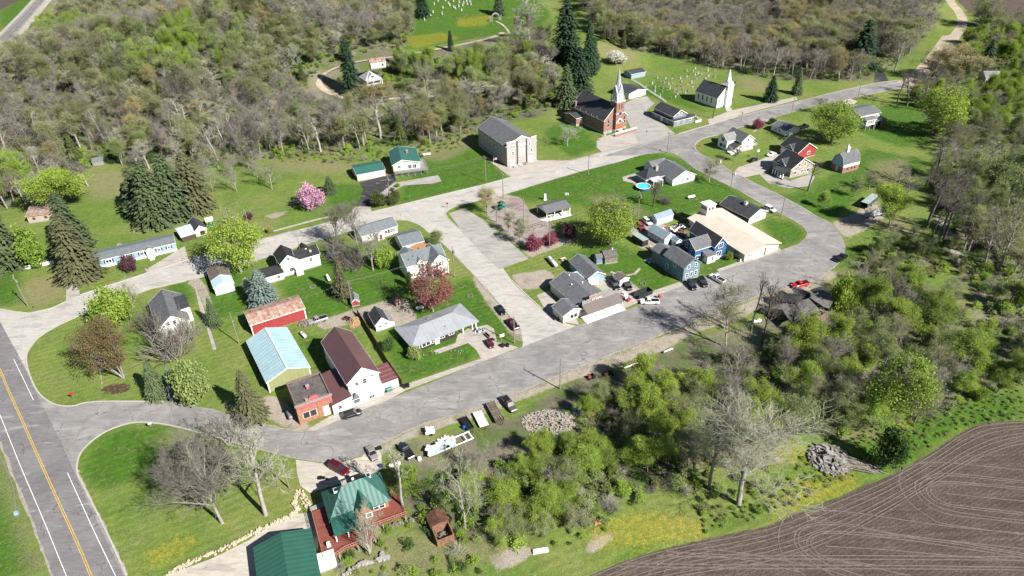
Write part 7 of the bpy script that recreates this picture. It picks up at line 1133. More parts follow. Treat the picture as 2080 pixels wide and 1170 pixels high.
# ---------------- vehicles
TYRE = mat('tyre_rubber', (.018, .018, .018), .85, .1, 3); RIM = mat('wheel_rim', (.35, .35, .36), .35, .1, 3, metal=.6); LAMP = mat('lamp_glass', (.6, .6, .58), .2, .05, 3); TAIL = mat('tail_lamp', (.35, .01, .01), .3, .05, 3); CGL = mat('car_glass', (.02, .025, .03), .08, .1, .5, spec=.8)
def paint(h, nm): return mat(nm, h, .28, .04, .5, spec=.6)
CARC = {'maroon': paint((.11, .008, .02), 'maroon_car_paint'), 'champ': paint((.30, .28, .25), 'champagne_car_paint'), 'black': paint((.012, .012, .014), 'black_car_paint'), 'navy': paint((.02, .03, .05), 'navy_car_paint'), 'white': paint((.75, .75, .74), 'white_car_paint'), 'red': paint((.55, .012, .015), 'red_car_paint'), 'silver': paint((.36, .36, .37), 'silver_car_paint'), 'brown': paint((.12, .095, .075), 'brown_car_paint'), 'junk': paint((.33, .06, .045), 'faded_red_car_paint')}
SIZES = {'sedan': (4.7, 1.8, 1.45), 'suv': (4.8, 1.9, 1.75), 'wagon': (5.4, 2.0, 1.9), 'pickup': (5.7, 1.95, 1.85), 'jeep': (3.4, 1.6, 1.5)}
def car(kind, col, front, rear, label, bedcover=None, L_=None, gz=0):
    """front/rear: pixels of the ground below both ends"""
    a, b_ = P(*front), P(*rear); d = (a-b_)[:2]; d /= np.linalg.norm(d); c = (a+b_)/2; L0, W_, H_ = SIZES[kind]; L_ = L_ or L0; ang = math.atan2(d[1], d[0])
    o = empty({'pickup': 'pickup_truck', 'suv': 'parked_suv', 'wagon': 'parked_suv', 'jeep': 'small_jeep'}.get(kind, 'parked_car'), (c[0], c[1], c[2]+.05), ang, label, {'pickup': 'pickup truck', 'suv': 'car', 'wagon': 'car', 'sedan': 'car', 'jeep': 'jeep'}[kind])
    M = WM[o.name]; m = CARC[col]
    def put(name, b, mt, par=o):
        b.V = [tuple(M @ Vector(v)) for v in b.V]; return b.build(name, mt, par)
    h = L_/2; w = W_/2; bl = {'sedan': .92, 'suv': 1.05, 'wagon': 1.12, 'pickup': 1.12, 'jeep': .95}[kind]
    # body: lofted cross sections (x, half width, z low, z high)
    S_ = [(-h, w*.80, .42, bl*.80), (-h+.18, w*.95, .3, bl*.97), (-h*.55, w, .26, bl), (0, w, .26, bl), (h*.42, w, .26, bl*.99), (h*.72, w*.98, .26, bl*.90), (h-.2, w*.93, .3, bl*.78), (h, w*.78, .4, bl*.62)]
    if kind == 'sedan': S_[0] = (-h, w*.8, .42, bl*.85)
    V = []
    for x, ww, z0, z1 in S_: V += [(x, -ww*.92, z0), (x, -ww, z0+.2), (x, -ww, z1-.14), (x, -ww*.88, z1), (x, ww*.88, z1), (x, ww, z1-.14), (x, ww, z0+.2), (x, ww*.92, z0)]
    n = 8; F = [(k*n+q, k*n+(q+1) % n, (k+1)*n+(q+1) % n, (k+1)*n+q) for k in range(len(S_)-1) for q in range(n)]+[tuple(range(n))[::-1], tuple(range((len(S_)-1)*n, len(S_)*n))]
    b = MB(); b.add(V, F); bo = put('body', b, m)
    x0, x1, t0, t1 = {'sedan': (-h*.62, h*.42, -h*.36, h*.12), 'suv': (-h*.93, h*.45, -h*.84, h*.18), 'wagon': (-h*.95, h*.42, -h*.88, h*.18), 'pickup': (-h*.08, h*.50, -h*.02, h*.28), 'jeep': (-h*.9, h*.4, -h*.8, h*.2)}[kind]
    wb, wt = w*.9, w*.74; V = [(x0, -wb, bl-.03), (x1, -wb, bl-.03), (x1, wb, bl-.03), (x0, wb, bl-.03), (t0, -wt, H_-.07), (t1, -wt, H_-.07), (t1, wt, H_-.07), (t0, wt, H_-.07)]
    FF = [(3, 2, 1, 0), (4, 5, 6, 7), (0, 1, 5, 4), (1, 2, 6, 5), (2, 3, 7, 6), (3, 0, 4, 7)]
    b = MB(); b.add(V, FF); put('window_glass', b, CGL)
    b = MB(); b.add([(t0-.05, -wt-.02, H_-.08), (t1+.03, -wt-.02, H_-.08), (t1+.03, wt+.02, H_-.08), (t0-.05, wt+.02, H_-.08), (t0+.05, -wt*.9, H_), (t1-.08, -wt*.9, H_), (t1-.08, wt*.9, H_), (t0+.05, wt*.9, H_)], FF)
    for sx in [s for s in ((t0+t1)/2, t0+(t1-t0)*.98, t0)]:
        for sy in (-1, 1): xb = x0+(sx-t0)/(t1-t0)*(x1-x0); b.tube([(xb, sy*(wb+.01), bl-.02), (sx, sy*(wt+.01), H_-.07)], .05, 4)
    put('roof', b, m)
    if kind == 'pickup':
        b = MB(); b.add([(-h+.22, -w*.8, bl+.005), (-h*.12, -w*.8, bl+.005), (-h*.12, w*.8, bl+.005), (-h+.22, w*.8, bl+.005)], [(0, 1, 2, 3)]); b.box((-h*.56, 0, bl+.006), h*.86, w*1.55, .02); put('load_bed', b, bedcover or BLK)
        b = MB(); [b.box((-h*.56, sy*w*.9, bl-.02), h*.86, .14, .09) for sy in (-1, 1)]; b.box((-h+.14, 0, bl-.02), .14, w*1.7, .09); put('bed_rail', b, m)
    for sx in (-.61, .62):
        for sy in (-1, 1):
            b = MB(); b.lathe((sx*h, sy*(w-.02), .35), [(.30, -.22), (.35, -.18), (.35, .0), (.30, .03)], 14, axis=(0, sy, 0)); wh = put('wheel', b, TYRE); b = MB(); b.lathe((sx*h, sy*(w-.02), .35), [(.2, .02), (.2, .045)], 10, axis=(0, sy, 0)); put('rim', b, RIM, wh)
    for sy in (-1, 1):
        b = MB(); b.box((h-.09, sy*w*.66, bl*.62), .12, .34, .16); put('headlight', b, LAMP); b = MB(); b.box((-h+.04, sy*w*.72, bl*.66), .1, .24, .2); put('tail_light', b, TAIL)
    b = MB(); b.box((h-.02, 0, .38), .14, w*1.5, .2); put('front_bumper', b, BLK); b = MB(); b.box((-h+.02, 0, .42), .14, w*1.5, .18); put('rear_bumper', b, RIM if kind == 'pickup' else BLK)
    for sy in (-1, 1): b = MB(); b.box((h*.36, sy*(w+.1), bl), .12, .22, .16); put('mirror', b, m)
    return o
car('wagon', 'maroon', (713, 968), (667, 943), 'long maroon suv parked on the cream gravel above the brick house')
car('sedan', 'champ', (764, 939), (749, 909), 'champagne sedan parked at the edge of the gravel')
car('pickup', 'navy', (813, 903), (838, 937), 'dark navy pickup truck with an empty bed on the verge')
car('suv', 'black', (738, 838), (694, 851), 'black suv parked before the pink brick shop')
car('pickup', 'silver', (621, 661), (672, 646), 'old silver pickup truck beside the red barn')
car('sedan', 'black', (1025, 644), (1011, 622), 'black car parked on the side street verge')
car('pickup', 'maroon', (1031, 650), (1052, 674), 'maroon pickup truck parked behind the black car')
car('jeep', 'maroon', (1002, 712), (990, 692), 'small red vehicle with black top in the ranch driveway')
car('pickup', 'white', (1298, 616), (1341, 616), 'white pickup truck parked alongside the store yard')
car('suv', 'black', (1411, 592), (1399, 574), 'black suv parked nearest the slate blue house')
car('suv', 'black', (1434, 586), (1421, 568), 'second black suv between the first and the white pickup')
car('pickup', 'white', (1439, 560), (1474, 579), 'white crew pickup truck with black bed cover')
car('pickup', 'black', (1722, 518), (1694, 536), 'black pickup truck at the street bend')
car('pickup', 'red', (1606, 586), (1643, 577), 'bright red pickup truck behind the ruined house')
car('sedan', 'black', (1546, 321), (1514, 334), 'black car in the driveway of the stone house')
car('sedan', 'white', (1552, 321), (1580, 311), 'white car in the driveway beside the navy roofed house')
car('suv', 'white', (1572, 432), (1555, 424), 'white car behind the charcoal roofed ranch')
car('pickup', 'brown', (1046, 840), (1022, 810), 'old brown pickup truck at the end of the trailer row')
car('pickup', 'black', (1256, 593), (1240, 571), 'black pickup truck in the yard behind the store')
car('pickup', 'black', (1280, 592), (1266, 572), 'dark truck parked beside the black fenced trailer')
car('pickup', 'black', (1640, 258), (1625, 262), 'dark pickup truck beside the small garage')
car('suv', 'junk', (1310, 474), (1293, 454), 'faded red junk car beside the dark container')
car('suv', 'white', (1322, 460), (1308, 448), 'white junk vehicle behind the long shed')
# ---------------- trailers and machines
def frame_of(front, rear):
    a, b_ = P(*front), P(*rear); d = (a-b_)[:2]; L_ = float(np.linalg.norm(d)); d /= L_; c = (a+b_)/2; r = R.__new__(R); r.ax = d; r.ay = np.array([-d[1], d[0]]); r.L = L_; r.z = float(c[2]); r.o = b_[:2]; r.D = 0; return r
def trailer(front, rear, w, label, m, side_h=.5, load=None, name='utility_trailer', deck=.55, fm=None):
    r = frame_of(front, rear); o = empty(name, r.w(r.L/2, 0, 0), r.ang, label, 'trailer'); L_ = r.L
    b = MB(); b.prism([r.w(x, y, deck) for x, y in ((0, -w/2), (L_, -w/2), (L_, w/2), (0, w/2))], (0, 0, 0), (0, 0, .12)); b.build('deck', fm or m, o)
    if side_h: b = MB(); [b.prism([r.w(x, y, deck+.12) for x, y in q], (0, 0, 0), (0, 0, side_h)) for q in (((0, -w/2), (L_, -w/2), (L_, -w/2+.08), (0, -w/2+.08)), ((0, w/2-.08), (L_, w/2-.08), (L_, w/2), (0, w/2)), ((L_-.08, -w/2+.1), (L_, -w/2+.1), (L_, w/2-.1), (L_-.08, w/2-.1)))]; b.build('side_board', m, o)
    b = MB(); [b.tube([r.w(L_, y, deck), r.w(L_+1.1, 0, deck-.1)], .06, 4) for y in (-w*.35, w*.35)]; b.build('drawbar', BLK, o)
    for y in (-w/2-.1, w/2+.1): b = MB(); c = r.w(L_*.42, y, .33); b.lathe(c, [(.32, -.1), (.32, .1)], 12, axis=(r.ay[0], r.ay[1], 0)); b.build('wheel', TYRE, o)
    return o, r
WOODP = mat('barked_poles', (.36, .29, .22), .9, .35, 2)
o, r = trailer((1016, 860), (995, 822), 2.3, 'trailer loaded with barked poles in the verge row', OLDB, .35)
for k in range(12): b = MB(); y = -1+.18*k; b.tube([r.w(.1, y+rnd.uniform(-.1, .1), .9), r.w(r.L*.5, y, .95+rnd.uniform(0, .2)), r.w(r.L-.1, y+rnd.uniform(-.2, .2), .9)], .08, 5); tag(b.build('pole_log', WOODP), 'thin barked log lying among others on the trailer', 'log', 'logs loaded on the trailer')
trailer((984, 869), (969, 840), 2.2, 'white flat bed trailer in the verge row', WHITE, .12)
trailer((956, 875), (940, 852), 1.8, 'dark empty trailer frame in the verge row', BLK, .3)
o, r = trailer((864, 882), (883, 878), 1.7, 'small white tipping trailer beside the street', WHITE, .5); b = MB(); panel_pts = [r.w(0, -.85, .7), r.w(r.L*.9, -.85, 1.5), r.w(r.L*.9, .85, 1.5), r.w(0, .85, .7)]; b.prism(panel_pts, (0, 0, 0), (0, 0, .06)); b.build('tipped_panel', WHITE, o)
trailer((1320, 596), (1292, 607), 2.4, 'long dark panelled trailer beside the lawn', mat('dark_panels', '222222'), 1.2)
o, r = trailer((1775, 407), (1753, 424), 2.4, 'enclosed white trailer on the gravel lot', mat('dark_trailer', (.07, .09, .10), .6, .1), 1.6); b = MB(); b.prism([r.w(x, y, 2.3) for x, y in ((-.1, -1.3), (r.L+.1, -1.3), (r.L+.1, 1.3), (-.1, 1.3))], (0, 0, 0), (0, 0, .15)); b.build('roof', mat('pale_lid', '999999'), o)
# covered boat
r = frame_of((1796, 437), (1756, 443)); o = empty('covered_boat', r.w(r.L/2, 0, 0), r.ang, 'boat under a mottled tarpaulin on the gravel lot', 'boat'); n = 10; V = []
for k in range(n+1):
    x = r.L*k/n; f = math.sin(math.pi*min(1, .25+.75*k/n))**.5 if k > n*.6 else 1; f = max(.05, 1-max(0, (k/n-.55)/.45)**2) * (.85+.15*min(1, k/2)); zt = 1.5+.9*math.sin(math.pi*(k/n))
    V += [r.w(x, -.6*f, .5), r.w(x, -1.2*f, 1.2), r.w(x, 0, zt), r.w(x, 1.2*f, 1.2), r.w(x, .6*f, .5)]
b = MB(); b.add(V, [(k*5+q, k*5+(q+1) % 5, (k+1)*5+(q+1) % 5, (k+1)*5+q) for k in range(n) for q in range(5)]+[tuple(range(5))[::-1], tuple(range(n*5, n*5+5))]); b.build('tarpaulin', mat('mottled_tarp', (.22, .27, .30), .7, .1, .8, col2=(.55, .57, .57)), o)
b = MB(); b.tube([r.w(0, -.5, .4), r.w(r.L+.8, 0, .4)], .07, 4); b.tube([r.w(0, .5, .4), r.w(r.L+.8, 0, .4)], .07, 4); [b.lathe(r.w(r.L*.35, y, .33), [(.32, -.1), (.32, .1)], 12, axis=(r.ay[0], r.ay[1], 0)) for y in (-1.1, 1.1)]; b.build('boat_trailer', BLK, o)
# skid steer loader
r = frame_of((1277, 611), (1259, 603)); o = empty('skid_loader', r.w(r.L/2, 0, 0), r.ang, 'white and red skid steer loader in the store yard', 'loader'); b = MB(); b.box(r.w(r.L*.4, 0, .5), 2.4, 1.5, 1.0, r.ang, top=.9); b.box(r.w(r.L*.45, 0, 1.5), 1.2, 1.1, .8, r.ang, top=.85); b.build('body', WHITE, o)
b = MB(); b.box(r.w(r.L*.8+.7, 0, .15), .7, 1.8, .6, r.ang, top=.7); b.tube([r.w(.2, -.7, 1.5), r.w(r.L*.7, -.7, 1.1), r.w(r.L*.8+.5, -.6, .5)], .1, 4); b.tube([r.w(.2, .7, 1.5), r.w(r.L*.7, .7, 1.1), r.w(r.L*.8+.5, .6, .5)], .1, 4); b.build('bucket', RED, o)
for x in (.25, .65):
    for y in (-.85, .85): b = MB(); b.lathe(r.w(r.L*x, y, .42), [(.42, -.13), (.42, .13)], 12, axis=(r.ay[0], r.ay[1], 0)); b.build('wheel', TYRE, o)
# motorcycle
def bike(front, rear, label):
    r = frame_of(front, rear); r.o = r.o+r.ax*(r.L/2-1.0); r.L = 2.0; o = empty('motorcycle', r.w(1, 0, 0), r.ang, label, 'motorcycle')
    for x in (.2, 1.8): b = MB(); b.lathe(r.w(x, 0, .34), [(.2, -.07), (.34, -.06), (.34, .06), (.2, .07)], 14, axis=(r.ay[0], r.ay[1], 0)); b.build('wheel', TYRE, o)
    b = MB(); b.box(r.w(.95, 0, .4), .8, .35, .45, r.ang, top=.7); b.box(r.w(1.1, 0, .82), .6, .36, .26, r.ang, top=.6); b.box(r.w(.45, 0, .78), .8, .34, .16, r.ang, top=.8); b.build('body', paint((.02, .02, .02), 'black_car_paint'), o)
    b = MB(); b.tube([r.w(1.8, 0, .34), r.w(1.5, 0, 1.05)], .05, 5); b.tube([r.w(1.45, -.4, 1.1), r.w(1.5, 0, 1.05), r.w(1.45, .4, 1.1)], .03, 5); b.build('handlebar', METAL, o)
    b = MB(); [b.box(r.w(.3, y, .5), .5, .22, .32, r.ang) for y in (-.32, .32)]; b.build('pannier', BLK, o)
bike((670, 975), (646, 974), 'black touring motorcycle on the cream gravel')
# lawn mowers / tractors in the thicket edge
for (f, e, lb) in (((1194, 770), (1206, 766), 'small red and black machine half hidden at the street verge'), ((1228, 766), (1243, 760), 'larger red and black machine at the street verge')):
    r = frame_of(f, e); r.L = max(r.L, 1.8); o = empty('garden_tractor', r.w(r.L/2, 0, 0), r.ang, lb, 'tractor'); b = MB(); b.box(r.w(r.L*.75, 0, .4), r.L*.45, .8, .6, r.ang, top=.85); b.build('hood', RED, o); b = MB(); b.box(r.w(r.L*.25, 0, .35), r.L*.5, 1.0, .35, r.ang); b.box(r.w(r.L*.15, 0, .7), .2, .6, .6, r.ang); b.build('seat', BLK, o)
    for x, rr in ((.15, .45), (.85, .3)):
        for y in (-.6, .6): b = MB(); b.lathe(r.w(r.L*x, y, rr), [(rr, -.12), (rr, .12)], 12, axis=(r.ay[0], r.ay[1], 0)); b.build('wheel', TYRE, o)
# ---------------- propane tanks
def tank(front, rear, label, rad=.5, m=WHITE, L_=None):
    r = frame_of(front, rear); L_ = L_ or max(r.L, 2.4); o = empty('propane_tank', r.w(r.L/2, 0, 0), r.ang, label, 'propane tank'); r.o = r.o+r.ax*(r.L/2-L_/2); b = MB(); b.lathe(r.w(0, 0, rad+.35), [(.05, 0), (rad*.7, .1), (rad, .4), (rad, L_-.4), (rad*.7, L_-.1), (.05, L_)], 14, axis=(r.ax[0], r.ax[1], 0)); b.build('tank_body', m, o, True)
    b = MB(); b.lathe(r.w(L_/2, 0, 2*rad+.3), [(.22, 0), (.22, .25), (.1, .3)], 10); b.build('valve_dome', METAL, o); b = MB(); [b.box(r.w(x, 0, 0), .15, rad*1.4, .45, r.ang) for x in (L_*.22, L_*.78)]; b.build('saddle', FOUND, o)
for f, e, lb, rd in (((1130, 545), (1114, 527), 'longest white propane tank, beside the store garage', .6), ((875, 316), (858, 318), 'white propane tank on the lawn right of the teal roofed house', .5), ((692, 551), (685, 541), 'white tank beside the pale roofed brown shed', .45), ((670, 574), (664, 562), 'white tank on the lawn before the slender spruce', .45), ((864, 613), (850, 616), 'rear one of two white tanks under the red maple', .45), ((862, 628), (845, 631), 'front one of two white tanks under the red maple', .5), ((622, 689), (612, 679), 'small white tank between the barns and the brown roofed house', .45), ((1411, 402), (1396, 405), 'white propane tank on the lawn by the pool house', .5), ((815, 945), (790, 952), 'white propane tank under the slender pale tree', .5), ((1330, 514), (1318, 504), 'white propane tank behind the slate blue house', .45), ((1140, 213), (1125, 216), 'white propane tank beside the brick church annex', .5), ((1545, 655), (1527, 659), 'white propane tank among the bare trees by the ruin', .5)):
    tank(f, e, lb, rd)
# ---------------- poles and wires
POLE = mat('pole_wood', (.30, .26, .215), .9, .15, 1); TOPS = {}
def pole(key, u, vb, vt, label, arm=True, lampm=False, arms=(27.5,), trf=False):
    X = P(u, vb); h = hgt(X, vt); o = empty('utility_pole', X, 0, label, 'utility pole'); b = MB(); b.tube([(X[0], X[1], X[2]-.2), (X[0], X[1], X[2]+h)], .17, 8, r2=.11); b.build('post', POLE, o); a = math.radians(arms[0]+90)
    if arm:
        b = MB(); b.box((X[0], X[1], X[2]+h-.7), 2.3, .12, .14, a); b.build('crossarm', POLE, o)
        for s in (-1, -.4, .45, 1): b = MB(); b.lathe((X[0]+s*1.05*math.cos(a), X[1]+s*1.05*math.sin(a), X[2]+h-.56), [(.05, 0), (.07, .08), (.03, .2)], 6); b.build('insulator', LAMP, o)
    if trf: b = MB(); b.lathe((X[0]+.42, X[1]-.2, X[2]+h-2.4), [(.28, 0), (.3, .1), (.3, .9), (.15, 1.0)], 10); b.build('transformer', METAL, o)
    if lampm: b = MB(); b.tube([(X[0], X[1], X[2]+h*.8), (X[0]+.5, X[1]-.7, X[2]+h*.86), (X[0]+.9, X[1]-1.3, X[2]+h*.86)], .04, 5); b.lathe((X[0]+.95, X[1]-1.4, X[2]+h*.82), [(.22, 0), (.12, .2), (.1, .25)], 8); b.build('street_lamp_arm', METAL, o)
    TOPS[key] = (X[0], X[1], X[2]+h, a)
for a in (('a', 57.7, 624, 559.6, 'utility pole with transformer at the left street bend', True, False, (27.5,), True), ('b', 485.8, 698.5, 635, 'utility pole with a lamp between the small spruce and red barn', False, True), ('c', 505, 448, 425, 'x'), ('d', 794, 418, 355, 'utility pole between the two dark junipers', True, False, (27.5,), True), ('e', 987.3, 370.2, 317, 'utility pole with cross arms beside the grey hall', True, False), ('f', 1022.5, 403.5, 351, 'utility pole with cross arm at the park corner', True), ('g', 1195, 354.8, 313.5, 'utility pole on the park lawn opposite the church lawn', True), ('h', 1355, 310.4, 268, 'utility pole at the church corner crossing', True, False, (27.5,)), ('i', 1505, 247.9, 226, 'utility pole on the upper road before the white church', True), ('j', 1606.3, 237.9, 198, 'utility pole on the upper road beside the small garage', False, True), ('k', 1741, 203, 160, 'utility pole beside the tall white house', False), ('l', 1483.7, 385.4, 339, 'leaning pole at the side street corner with green sign box', False, True), ('m', 1586.5, 439.8, 378, 'tall dark pole on the inner curve lawn', False), ('n', 923.3, 562.7, 500, 'dark utility pole beside the two gabled house', False, False, (27.5,), True), ('o', 717, 627, 570, 'light pole beside the small red shed', False, True), ('p', 1045, 698, 643, 'dark pole beside the maroon pickup truck', False, True), ('q', 587.7, 991.7, 925, 'wooden pole in the lower meadow beside the gravel', False, True), ('r', 1137.5, 790, 728, 'grey pole at the verge of the wide street', False, True), ('s', 1295, 447, 389, 'utility pole between the big green tree and the sheds', True, False, (0,), True), ('t', 1116, 504, 440, 'dark light pole beside the magenta crab trees', False, True), ('u', 1064, 460, 400, 'tall pale flagpole in the playground', False), ('v', 24, 178, 138, 'small pole beside the distant highway, nearest the frame edge', False), ('w', 76, 72, 45, 'small pole beside the distant highway, farther along', False), ('x', 700, 275, 236, 'grey pole standing in the slope brush', False), ('y', 1735, 75, 46, 'utility pole with crossarm in the upper wood', True), ('z', 1055, 497, 440, 'x')):
    if a[4] != 'x': pole(*a)
X = P(1056, 496); TOPS['c'] = None
pole('c', 508, 470, 427, 'utility pole standing behind the yellow green tree', True)
WIRE = mat('wire', (.16, .16, .165), .5, .05, 1, metal=.3)
def wire(p, q, off=(0,), sag=1.2, r_=.022, lb='overhead power line sagging between two poles'):
    A, B_ = TOPS[p], TOPS[q]
    for o_ in off:
        a = Vector((A[0]+o_*math.cos(A[3]), A[1]+o_*math.sin(A[3]), A[2]-.35)); e = Vector((B_[0]+o_*math.cos(B_[3]), B_[1]+o_*math.sin(B_[3]), B_[2]-.35)); b = MB()
        b.tube([a.lerp(e, k/12)-Vector((0, 0, 4*sag*(k/12)*(1-k/12))) for k in range(13)], r_, 4); tag(b.build('power_line', WIRE), lb, 'power line', 'overhead power lines')
TOPS['off'] = (P(-80, 560)[0], P(-80, 560)[1], 11, math.radians(117)); TOPS['off2'] = (P(470, 250)[0], 0, 0, 0)
LW_ = 'thin overhead power line strung along the village streets'
for p, q, of in (('c', 'd', (-1, .5, 1)), ('d', 'e', (-1, .45, 1)), ('off', 'a', (-1, 0)), ('s', 'n', (0,)), ('b', 'c', (0,)), ('b', 'o', (0,)), ('o', 'n', (0, .5)), ('e', 'f', (0,))): wire(p, q, of, lb=LW_)
# ---------------- signs, hydrants, mail boxes
def sign(u, v, h, m, sz, label, name='street_sign', shape='sq', cat='sign'):
    X = P(u, v); o = empty(name, X, 0, label, cat); b = MB(); b.tube([(X[0], X[1], X[2]), (X[0], X[1], X[2]+h)], .05, 5); b.build('post', METAL, o); b = MB(); d = Vector((-X[0], -X[1], 0)).normalized(); b.lathe((X[0]+d.x*.06, X[1]+d.y*.06, X[2]+h-sz*.3), [(sz*.5, 0), (sz*.5, .04)], 8 if shape == 'oct' else 4, axis=(d.x, d.y, 0)); b.build('sign_plate', m, o)
SGR = mat('sign_green', (.01, .25, .15), .5, .05); SRD = mat('sign_red_face', (.5, .02, .02), .5, .05)
sign(150, 811, 2.3, SRD, 1.0, 'red stop sign on the triangular lawn near the junction', 'stop_sign', 'oct'); sign(309, 872, 2.3, mat('sign_back', (.5, .5, .5), .5, .05), 1.0, 'grey backed sign at the tip of the lower meadow', 'street_sign', 'oct'); sign(833, 407, 2.4, SGR, .9, 'green street name sign before the teal roofed house'); sign(909, 423, 2.3, SRD, .9, 'dark stop sign at the parking lot corner', 'stop_sign', 'oct'); sign(815, 447, 2.4, METAL, .5, 'thin sign post on the green corner island'); sign(1313, 277, 2.6, SGR, .9, 'green sign beside the church drive'); sign(1419, 305, 2.4, SRD, .9, 'small red sign on the white house corner lawn', 'stop_sign', 'oct'); sign(1340, 316, 2.8, BLK, .7, 'dark leaning sign post at the lawn edge'); sign(70, 628, 1.2, BLK, .5, 'short black marker post beside the left pole')
for u, v, lb in ((1463, 330, 'white mailbox at the corner house kerb'), (760, 462, 'x'), (404, 557, 'black mailbox at the garage drive'), (424, 430, 'x'), (167, 573, 'white rounded box beside the mobile home'), (1493, 355, 'teal recycling box at the driveway kerb'), (1503, 532, 'pale blue box beside the cream building')):
    if lb != 'x': X = P(u, v); b = MB(); b.box(X, .7, .5, .8, .5, top=.8); b.box((X[0], X[1], X[2]+.8), .6, .45, .35, .5, top=.5); tag(b.build('mailbox', {'w': WHITE, 'b': BLK}.get(lb[0], PBLU2)), lb, 'box')
# ---------------- headstones
HS = mat('granite', (.30, .285, .26), .8, .2, 2, rand=.35); HSW = mat('white_marble', (.48, .47, .44), .7, .1, 2)
def stone(u, v, h, w, kind, label, group, m=HS):
    w *= .8; h *= .85; X = P(u, v); a = math.radians(27.5)+rnd.uniform(-.1, .1); b = MB(); b.box(X, w*1.3, .5, .22, a)
    if kind == 'slab': b.box((X[0], X[1], X[2]+.22), w, .24, h, a); b.lathe((X[0], X[1], X[2]+.22+h-.02), [(w*.5, -.12), (w*.5, .12)], 12, axis=(-math.sin(a), math.cos(a), 0))
    elif kind == 'obelisk': b.box((X[0], X[1], X[2]+.22), w*.9, w*.9, h*.3, a); b.box((X[0], X[1], X[2]+.22+h*.3), w*.65, w*.65, h*.7, a, top=.55); b.box((X[0], X[1], X[2]+.22+h), w*.36, w*.36, .25, a, top=.05)
    elif kind == 'cross': b.box((X[0], X[1], X[2]+.22), .25, .2, h, a); b.box((X[0], X[1], X[2]+.22+h*.6), w, .2, .25, a)
    else: b.box((X[0], X[1], X[2]+.2), w*1.1, .3, .15, a)
    tag(b.build('headstone', m), label, 'headstone', group)
cem = [(1325, 171), (1331, 178), (1349, 169), (1352, 161), (1369, 155), (1338, 176), (1360, 181), (1377, 176), (1386, 176), (1395, 157), (1410, 163), (1415, 161), (1397, 172), (1398, 186), (1376, 192), (1372, 198), (1363, 200), (1345, 187), (1341, 196), (1355, 183), (1384, 168), (1405, 168), (1421, 157), (1425, 152), (1439, 156), (1452, 157), (1455, 172), (1437, 145), (1408, 146), (1395, 145), (1412, 140), (1425, 142), (1443, 149), (1365, 160), (1335, 160), (1312, 176), (1358, 172), (1370, 184), (1388, 182), (1433, 160), (1465, 165), (1495, 168), (1418, 150), (1401, 152), (1450, 145), (1382, 160), (1347, 180), (1366, 170), (1330, 187), (1392, 190), (1378, 186), (1412, 153), (1342, 168), (1357, 164), (1407, 177)]
for i, (u, v) in enumerate(cem):
    k = ['slab', 'slab', 'obelisk', 'slab', 'flat', 'slab', 'cross'][i*5 % 7]; stone(u, v, {'obelisk': 2.2, 'slab': .9, 'cross': 1.3, 'flat': .3}[k]*rnd.uniform(.8, 1.2), rnd.uniform(.8, 1.2), k, {'slab': 'grey upright headstone with rounded top in the churchyard', 'obelisk': 'tall stone obelisk on a plinth in the churchyard', 'flat': 'low flat gravestone in the churchyard grass', 'cross': 'stone cross marker in the churchyard'}[k], {'slab': 'upright headstones in the churchyard', 'obelisk': 'obelisks in the churchyard', 'flat': 'flat stones in the churchyard', 'cross': 'cross markers in the churchyard'}[k], HS if i % 3 else HSW)
hill = [(882, 10), (890, 3), (911, 8), (914, 12), (921, 4), (933, 6), (940, 12), (922, 16), (949, 10), (957, 10), (955, 4), (905, 2), (898, 30), (880, 26), (875, 32), (938, 22), (925, 19), (948, 3), (932, 14), (942, 7), (862, 42), (868, 36), (900, 17), (830, 63), (822, 64)]
for i, (u, v) in enumerate(hill): k = 'slab' if i % 4 else 'obelisk'; stone(u, v, 2.4 if i % 4 == 0 else 1.3, 1.3, k, ('pale upright gravestone in the hilltop cemetery' if i % 4 else 'tall pale obelisk in the hilltop cemetery'), ('upright gravestones in the hilltop cemetery' if i % 4 else 'obelisks in the hilltop cemetery'), HSW)
# cemetery arch
A_0, A_1 = P(996, 45), P(1018, 41); d = (A_1-A_0)[:2]; L_ = float(np.linalg.norm(d)); d /= L_; ar = R.__new__(R); ar.ax = d; ar.ay = np.array([-d[1], d[0]]); ar.o = A_0[:2]; ar.L = L_; ar.D = .5; ar.z = float(A_0[2]); o = empty('cemetery_arch', A_0, ar.ang, 'pale metal entrance arch at the hilltop cemetery', 'arch'); SM = mat('silver_paint', (.50, .52, .54), .5, .1)
for x in (0, L_-1.4): b = MB(); [b.tube([ar.w(x+q*1.4, y, 0), ar.w(x+q*1.4, y, 4.2)], .09, 5) for q in (0, 1) for y in (0, .6)]; [b.tube([ar.w(x, 0, z), ar.w(x+1.4, 0, z+.6)], .06, 4) for z in (.3, 1.2, 2.1, 3.0)]; b.build('arch_pier', SM, o)
b = MB(); [b.tube([ar.w(1.2+(L_-2.4)*k/10, y, 4.0+rr*math.sin(math.pi*k/10)) for k in range(11)], .1, 5) for y in (0, .6) for rr in (1.3, 1.9)]; b.build('arch_span', SM, o)
